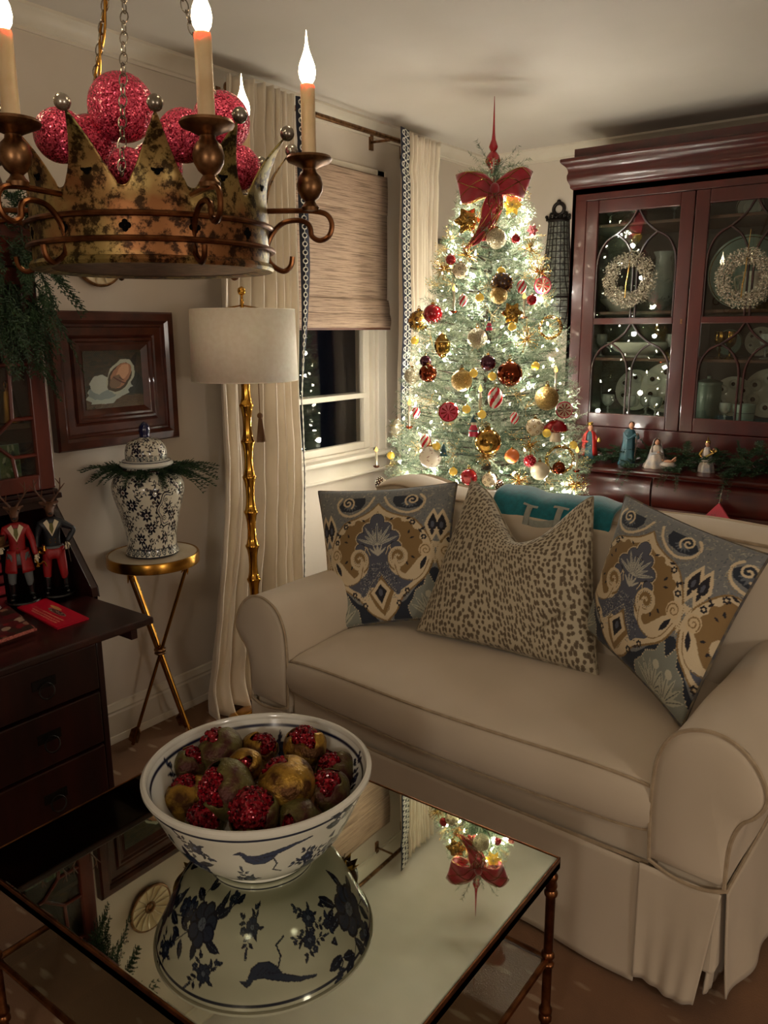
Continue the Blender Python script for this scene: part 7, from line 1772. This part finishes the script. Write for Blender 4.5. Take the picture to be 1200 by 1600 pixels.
# garland along the ledge
rnd = random.Random(12); sp = []
for k in range(190):
    x = -1.50+1.05*rnd.random()**.9; h_ = .02+.05*min(1, (x+1.55)/.4)
    sp.append(((x, rnd.uniform(3.655, 3.74), .884+rnd.uniform(0, h_)), (rnd.uniform(-1, 1), rnd.uniform(-.9, .25), rnd.uniform(-.1, .6)), rnd.uniform(.07, .13), rnd.uniform(.1, .6)))
for x in (-1.24, -1.06, -.80, -1.46):
    for k in range(4): sp.append(((x+rnd.uniform(-.03, .03), 3.61, .885), (rnd.uniform(-.4, .4), -1, .1), rnd.uniform(.08, .12), .9))
sp = [(s[0], (s[1][0], min(s[1][1], .0) if s[0][1] > 3.70 else s[1][1], s[1][2]), s[2], s[3]) for s in sp]
g = garland('ledge_garland', 'cedar garland laid along the cabinet ledge around the nativity figures', 'garland', (0, 0, 0), sp, M['cedar'])
build('stem', MB().tube([(-1.5, 3.70, .883), (-1.2, 3.69, .887), (-.9, 3.70, .885), (-.45, 3.69, .884)], .004, 6), M['bark'], g)
g.location = (0, 0, 0)

# nativity figures on the ledge
def robe(t, prof, m, lean=(0, 0), n=24, folds=7, amp=.08):
    P = np.zeros((len(prof), n*2, 3))
    for j, (r, z) in enumerate(prof):
        for k in range(n*2):
            a = math.pi*k/n; q = r*(1+amp*math.sin(a*folds+.6*j)*(1-j/len(prof))); P[j, k] = (q*math.cos(a)*1.05+lean[0]*z, q*math.sin(a)*.85+lean[1]*z, z)
    return build('robe', MB().grid(P, True), m, t, sharp=0)
LZ = .873; NG = 'nativity figures on the cabinet ledge'
def nhead(t, x, y, z, r, hair):
    build('head', MB().sphere((x, y, z), r, 16, 12, (.9, .95, 1.15)).sphere((x, y-r*.92, z-.1*r), r*.16, 8, 6).sphere((x, y-.01*r, z-r*1.1), r*.5, 8, 6), M['skin'], t)
    build('hair', MB().sphere((x, y+r*.18, z+r*.22), r*1.04, 16, 10, (.95, .95, 1.0)), hair, t)
def arm_(t, pts, r, m, name='arm'): build(name, MB().tube([tuple(p) for p in smoothpts(pts, 5)], r, 8), m, t); build('hand', MB().sphere(pts[-1], r*.8, 8, 6, (1, 1.2, .8)), M['skin'], t)
t = thing('nativity_figure', 'nativity king in a red cloak and green robe holding a gift, beside the tree', 'figurine', (-1.475, 3.655, LZ), .3, NG)
robe(t, [(.034, 0), (.033, .02), (.028, .06), (.024, .095), (.026, .12), (.020, .138), (.009, .145)], M['robe_teal']); 
P = []
build('cloak', MB().lathe([(.040, .03), (.034, .07), (.030, .11), (.024, .135), (.012, .147)], 26, (0, .001, 0), None, -1.05, math.pi+1.05), M['robe_red'], t, solid=.003)
nhead(t, .002, -.002, .162, .014, M['spotb']); build('crown', MB().lathe([(.012, .172), (.014, .186), (.011, .180), (.012, .172)], 14), M['goldb'], t)
arm_(t, [(.022, -.002, .128), (.040, -.012, .10), (.046, -.032, .105)], .006, M['robe_red']); arm_(t, [(-.022, -.002, .128), (-.030, -.02, .10), (-.006, -.036, .098)], .006, M['robe_red']); build('gift', MB().lathe([(.001, .098), (.010, .098), (.011, .112), (.006, .12), (.001, .124)], 12, (.046, -.038, 0)), M['goldb'], t)
t = thing('nativity_figure', 'standing nativity man in a long teal robe with clasped hands', 'figurine', (-1.290, 3.650, LZ), .25, NG)
robe(t, [(.036, 0), (.034, .03), (.028, .08), (.025, .12), (.027, .145), (.020, .162), (.009, .170)], M['robe_teal'], (.06, 0)); nhead(t, .016, -.004, .186, .014, M['spotb'])
arm_(t, [(.026, -.004, .150), (.048, -.014, .128), (.046, -.030, .148)], .0065, M['robe_teal']); arm_(t, [(-.014, -.006, .150), (.006, -.034, .128), (.040, -.034, .148)], .0065, M['robe_teal']); build('staff', MB().tube([(.040, -.036, .04), (.047, -.034, .155)], .002, 6), M['bark'], t)
t = thing('nativity_figure', 'kneeling nativity woman in a cream mantle', 'figurine', (-1.150, 3.642, LZ), .3, NG)
robe(t, [(.052, 0), (.050, .012), (.038, .035), (.026, .065), (.024, .085), (.016, .100), (.008, .106)], M['robe_cream'], (.02, -.05)); nhead(t, .003, -.006, .118, .0125, M['spotb'])
build('mantle', MB().lathe([(.050, .004), (.036, .045), (.028, .08), (.019, .108), (.0165, .124), (.008, .134), (.001, .136)], 22, (.002, .002, 0), None, -.35, math.pi+.35), M['robe_cream'], t, solid=.002)
arm_(t, [(.018, -.008, .092), (.028, -.030, .070), (.012, -.046, .078)], .0055, M['robe_cream']); arm_(t, [(-.018, -.008, .092), (-.020, -.032, .070), (.006, -.046, .076)], .0055, M['robe_cream'])
t = thing('nativity_child', 'nativity infant lying on cream cloth in front of the kneeling woman', 'figurine', (-1.085, 3.622, LZ), .3, NG)
build('manger_cloth', MB().sphere((0, 0, .020), .034, 16, 8, (1.1, .6, .55)), M['robe_cream'], t); build('body', MB().sphere((.0, -.004, .036), .013, 12, 8, (1.7, .8, .7)), M['skin'], t); build('head', MB().sphere((.024, -.004, .046), .009, 12, 8), M['skin'], t); arm_(t, [(.012, -.008, .042), (.022, -.018, .054), (.030, -.020, .060)], .0032, M['skin']); build('foot', MB().sphere((-.026, -.006, .042), .004, 8, 6, (1, .7, 1.3)), M['skin'], t)
t = thing('nativity_figure', 'small nativity king kneeling in the cedar garland, with a plume', 'figurine', (-.930, 3.655, LZ+.0), -.2, NG)
robe(t, [(.034, 0), (.032, .02), (.024, .05), (.020, .075), (.018, .095), (.012, .108), (.006, .113)], M['robe_cream']); nhead(t, .0, -.003, .125, .011, M['spotb']); build('turban', MB().sphere((0, 0, .134), .012, 12, 8, (1, 1, .6)).tube([(0, 0, .138), (-.002, 0, .158)], [.003, .001], 6), M['goldb'], t)
arm_(t, [(.016, -.004, .100), (.034, -.014, .092), (.040, -.026, .108)], .005, M['goldb']); arm_(t, [(-.016, -.004, .100), (-.024, -.020, .078), (-.008, -.030, .07)], .005, M['goldb']); build('sash', MB().tube([(.006, -.022, .07), (.028, -.020, .085), (.044, -.006, .10)], .006, 6), M['wire'], t)

# stocking on its cord
sk = thing('felt_ornament', 'red felt ornament with silver studs hanging by a cord from the cabinet drawer', 'ornament', (-.838, CYF-.050, .728))
build('felt_body', MB().prism([(0, .030), (.045, -.030), (.062, -.075), (.02, -.10), (-.03, -.09), (-.062, -.060), (-.045, -.025)], lambda a, z_, t: (a, t, z_), -.006, .006), M['redvel'], sk, smooth=False, bevel=.003)
b = MB()
for k in range(14): b.sphere((-.035+.012*(k % 7), -.0075, -.03-.028*(k//7)+.012*math.sin(k)), .0022, 6, 4)
build('stud', b, M['silver'], sk, kind='stuff'); build('cord', MB().tube([(0, 0, .028), (.001, .012, .05), (.002, .036, .105), (.002, .052, .144)], .0016, 6), M['silver'], sk)

# ------------------------------------------------------------------ wall sconce basket
sc = thing('wall_sconce', 'dark iron wall sconce basket of beaded glass squares between the tree and cabinet', 'sconce', (-1.945, WB, 1.80))
def scp(u, z):   # half-round section bulging into the room
    pr = [(-.315, .040), (-.29, .085), (-.25, .115), (-.20, .128), (-.145, .128), (-.10, .112), (-.02, .085), (.08, .070), (.19, .060), (.265, .056)]
    w_ = np.interp(z, [p[0] for p in pr], [p[1] for p in pr]); a = math.pi*u; return (-w_*math.cos(a), -w_*.72*math.sin(a)-.004, z)
zs = np.linspace(-.315, .265, 19)
P = np.array([[scp(u, z) for u in np.linspace(0, 1, 25)] for z in zs]); build('glass_lining', MB().grid(P), M['frost'], sc, sharp=0)
b = MB()
for z in zs: b.tube([scp(u, z) for u in np.linspace(0, 1, 19)], .0026, 5)
for u in np.linspace(0, 1, 10): b.tube([scp(u, z) for z in zs], .0026, 5)
build('wire_grid', b, M['iron'], sc, kind='stuff')
b = MB()
for z in (.265, -.135, -.315): b.tube([scp(u, z) for u in np.linspace(0, 1, 25)], .007, 8)
for s_ in (0, 1): b.tube([scp(s_, z) for z in np.linspace(-.315, .265, 30)], .006, 8)
build('frame', b, M['iron'], sc)
b = MB(); b.tube([(-.070, -.012, .275), (.070, -.012, .275)], .008, 8)
for x in np.linspace(-.066, .066, 7): b.sphere((x, -.02, .288), .009, 8, 6)
b.torus((0, -.012, .325), .030, .010, 24, 8, rot(math.pi/2, 0, 0)); b.sphere((0, -.014, .362), .012, 8, 6)
for s_ in (-1, 1): b.tube([tuple(p) for p in smoothpts([(s_*.025, -.012, .30), (s_*.045, -.012, .305), (s_*.05, -.012, .285)], 4)], .006, 6)
build('crest', b, M['iron'], sc)

# ================================================================== DEER HUNTSMAN FIGURES (facing the camera)
def deer(x, y, label, coat, legs_m, variant, rz):
    t = thing('deer_figurine', label, 'figurine', (x, y, .7635), rz, 'deer figurines on the desk')
    # local: -y is the front
    build('base', MB().lathe([(.001, 0), (.045, 0), (.048, .004), (.046, .008), (.001, .009)], 28), M['black'], t)
    lv = [(0, 0, .132), (-.017, 0, .125), (-.021, 0, .075), (-.022, .002, .040), (-.023, .002, .014), (-.026, -.022, .012), (.017, 0, .125), (.021, -.002, .075), (.024, .0, .040), (.027, .0, .014), (.034, -.022, .012)]
    le = [(0, 1), (1, 2), (2, 3), (3, 4), (4, 5), (0, 6), (6, 7), (7, 8), (8, 9), (9, 10)]
    skin('breeches', [lv[i] for i in (0, 1, 2, 3, 6, 7, 8)], [(0, 1), (1, 2), (2, 3), (0, 4), (4, 5), (5, 6)], [.021, .016, .0125, .009, .016, .0125, .009], legs_m, t)
    for s_, hx_ in ((-1, -.022), (1, .0245)):
        skin('boot', [(hx_, .001, .062), (hx_, .001, .035), (hx_*1.04, .001, .016), (hx_*1.1, -.014, .013), (hx_*1.2, -.028, .012)], [(0, 1), (1, 2), (2, 3), (3, 4)], [.0115, .0095, .009, .0075, .005], M['black'], t)
    wv = [(0, 0, .130), (0, 0, .158), (0, -.002, .185), (0, .001, .212), (0, .0, .226)]
    if variant == 'hand_on_hip': L_ = [(-.026, 0, .207), (-.040, .002, .175), (-.043, -.010, .140)]; R_ = [(.026, 0, .207), (.060, .004, .185), (.036, -.010, .152)]
    else: L_ = [(-.026, 0, .207), (-.036, -.002, .175), (-.040, -.030, .168)]; R_ = [(.026, 0, .207), (.038, .002, .172), (.044, -.010, .130)]
    cv = wv+L_+R_; ce = [(0, 1), (1, 2), (2, 3), (3, 4), (3, 5), (5, 6), (6, 7), (3, 8), (8, 9), (9, 10)]; cr = [(.024, .016), (.021, .015), (.024, .017), (.020, .014), .009, .012, .009, .0075, .012, .009, .0075]
    skin('coat', cv, ce, cr, coat, t)
    if variant != 'hand_on_hip':
        P = np.zeros((8, 30, 3))
        for j in range(8):
            for k in range(30):
                a = -math.pi/2+.18+(2*math.pi-.36)*k/29; z = .150-.062*j/7; r = .024+.008*j/7; P[j, k] = (r*1.15*math.cos(a), r*.85*math.sin(a), z)
        build('coat_tails', MB().grid(P), coat, t, sharp=0, solid=.002)
    else: build('belt', MB().lathe([(.024, .136), (.027, .138), (.027, .147), (.024, .149)], 24).v and MB().tube([(.0255*math.cos(a), .0175*math.sin(a), .141) for a in np.linspace(0, 6.283, 28)[:-1]], .004, 6, closed=True), M['greyc'], t)
    for s_ in (-1, 1):
        build('lapel', MB().prism([(0, .174), (s_*.013, .200), (s_*.020, .214), (s_*.010, .222), (s_*.004, .208), (0, .186)], lambda a, z_, t_: (a, t_-.0165-.10*(.21-z_)*0, z_), -.003, .0015), M['whitec'], t, smooth=False)
    build('necktie', MB().prism([(-.004, .212), (.004, .212), (.0055, .195), (0, .180), (-.0055, .195)], lambda a, z_, t_: (a, t_-.019, z_), -.0025, .002), M['bottle'], t, smooth=False)
    bt = MB()
    if variant == 'hand_on_hip':
        for s_ in (-1, 1):
            for z_ in (.156, .166): bt.sphere((s_*.0065, -.0185, z_), .0018, 6, 4)
    else:
        for z_ in (.170, .156, .140): bt.sphere((0, -.0185, z_), .0018, 6, 4)
    build('button', bt, M['goldb'], t, kind='stuff')
    for h_ in (L_[-1], R_[-1]):
        hb_ = MB(); hx_, hy_, hz_ = h_; hb_.sphere((hx_, hy_-.002, hz_-.004), .0062, 10, 8, (.7, 1, 1.1))
        for q in range(4): hb_.tube([(hx_-.004+.0026*q, hy_-.004, hz_-.008), (hx_-.004+.0026*q, hy_-.007, hz_-.014), (hx_-.0035+.0024*q, hy_-.005, hz_-.019+.001*(q == 3))], .0014, 5)
        hb_.tube([(hx_+.005, hy_-.003, hz_-.002), (hx_+.008, hy_-.006, hz_-.008)], .0016, 5); build('hand', hb_, M['whitec'], t)
    hd = skin('head', [(0, .002, .224), (0, .002, .240), (0, -.004, .254), (0, -.020, .249), (0, -.034, .242), (-.014, .006, .262), (-.026, .008, .268), (.014, .006, .262), (.026, .008, .268)], [(0, 1), (1, 2), (2, 3), (3, 4), (2, 5), (5, 6), (2, 7), (7, 8)], [.010, .011, .0145, .010, .0075, .006, .003, .006, .003], M['deer'], t)
    build('nose', MB().sphere((0, -.041, .243), .0042, 10, 8, (1.2, .8, .8)), M['black'], hd); build('eye', MB().sphere((-.0115, -.014, .259), .0022, 8, 6).sphere((.0115, -.014, .259), .0022, 8, 6), M['black'], hd)
    an = MB()
    for s_ in (-1, 1):
        an.tube([tuple(p) for p in smoothpts([(s_*.007, .002, .266), (s_*.018, .004, .282), (s_*.031, .002, .302), (s_*.034, -.002, .334)], 5)], np.linspace(.0034, .0014, 16).tolist(), 6)
        an.tube([(s_*.018, .004, .282), (s_*.014, -.006, .304)], [.0024, .001], 5); an.tube([(s_*.029, .003, .298), (s_*.045, -.002, .318)], [.0024, .001], 5); an.tube([(s_*.033, .0, .316), (s_*.022, -.004, .334)], [.002, .0008], 5)
    build('antlers', an, M['deer'], t)
    return t, L_, R_
camz = math.atan2(2.04, -1.19)  # turn -y towards the camera
rz_ = math.atan2(-1.15, 2.05)+math.pi/2
t1, L1, R1 = deer(-2.060, 1.098, 'deer headed figurine in a red riding coat holding a top hat, left on the desk', M['redcloth'], M['greyc'], 'hat', rz_)
b = MB(); hx_, hy_, hz_ = L1[-1]; b.lathe([(.001, 0), (.021, 0), (.021, .003), (.0125, .004), (.0135, .028), (.001, .029)], 22, (hx_, hy_-.008, hz_+.004)); build('top_hat', b, M['brassd'], t1)
b = MB(); hx_, hy_, hz_ = R1[-1]; b.tube([tuple(p) for p in smoothpts([(hx_-.004, hy_-.006, hz_-.010), (hx_+.006, hy_-.010, hz_-.024), (hx_+.018, hy_-.010, hz_-.018), (hx_+.024, hy_-.010, hz_-.032)], 5)], .0022, 6); b.lathe([(.001, 0), (.006, 0), (.001, .008)], 12, (hx_+.002, hy_-.010, hz_-.030)); build('hunting_horn', b, M['brass'], t1)
t2, L2, R2 = deer(-2.040, 1.190, 'deer headed figurine in a black coat, one hand on its hip, right on the desk', M['blackc'], M['redcloth'], 'hand_on_hip', rz_)
b = MB(); hx_, hy_, hz_ = L2[-1]; b.torus((hx_+.012, hy_-.008, hz_-.004), .010, .003, 16, 6, rot(.5, .8, 0)).lathe([(.001, 0), (.006, .002), (.003, .016)], 12, (hx_+.020, hy_-.010, hz_-.006)); build('hunting_horn', b, M['brass'], t2)
hx_, hy_, hz_ = R2[-1]; build('riding_crop', MB().tube([(hx_, hy_-.006, hz_+.004), (hx_+.006, hy_-.010, hz_-.055)], [.0018, .001], 6), M['bark'], t2)
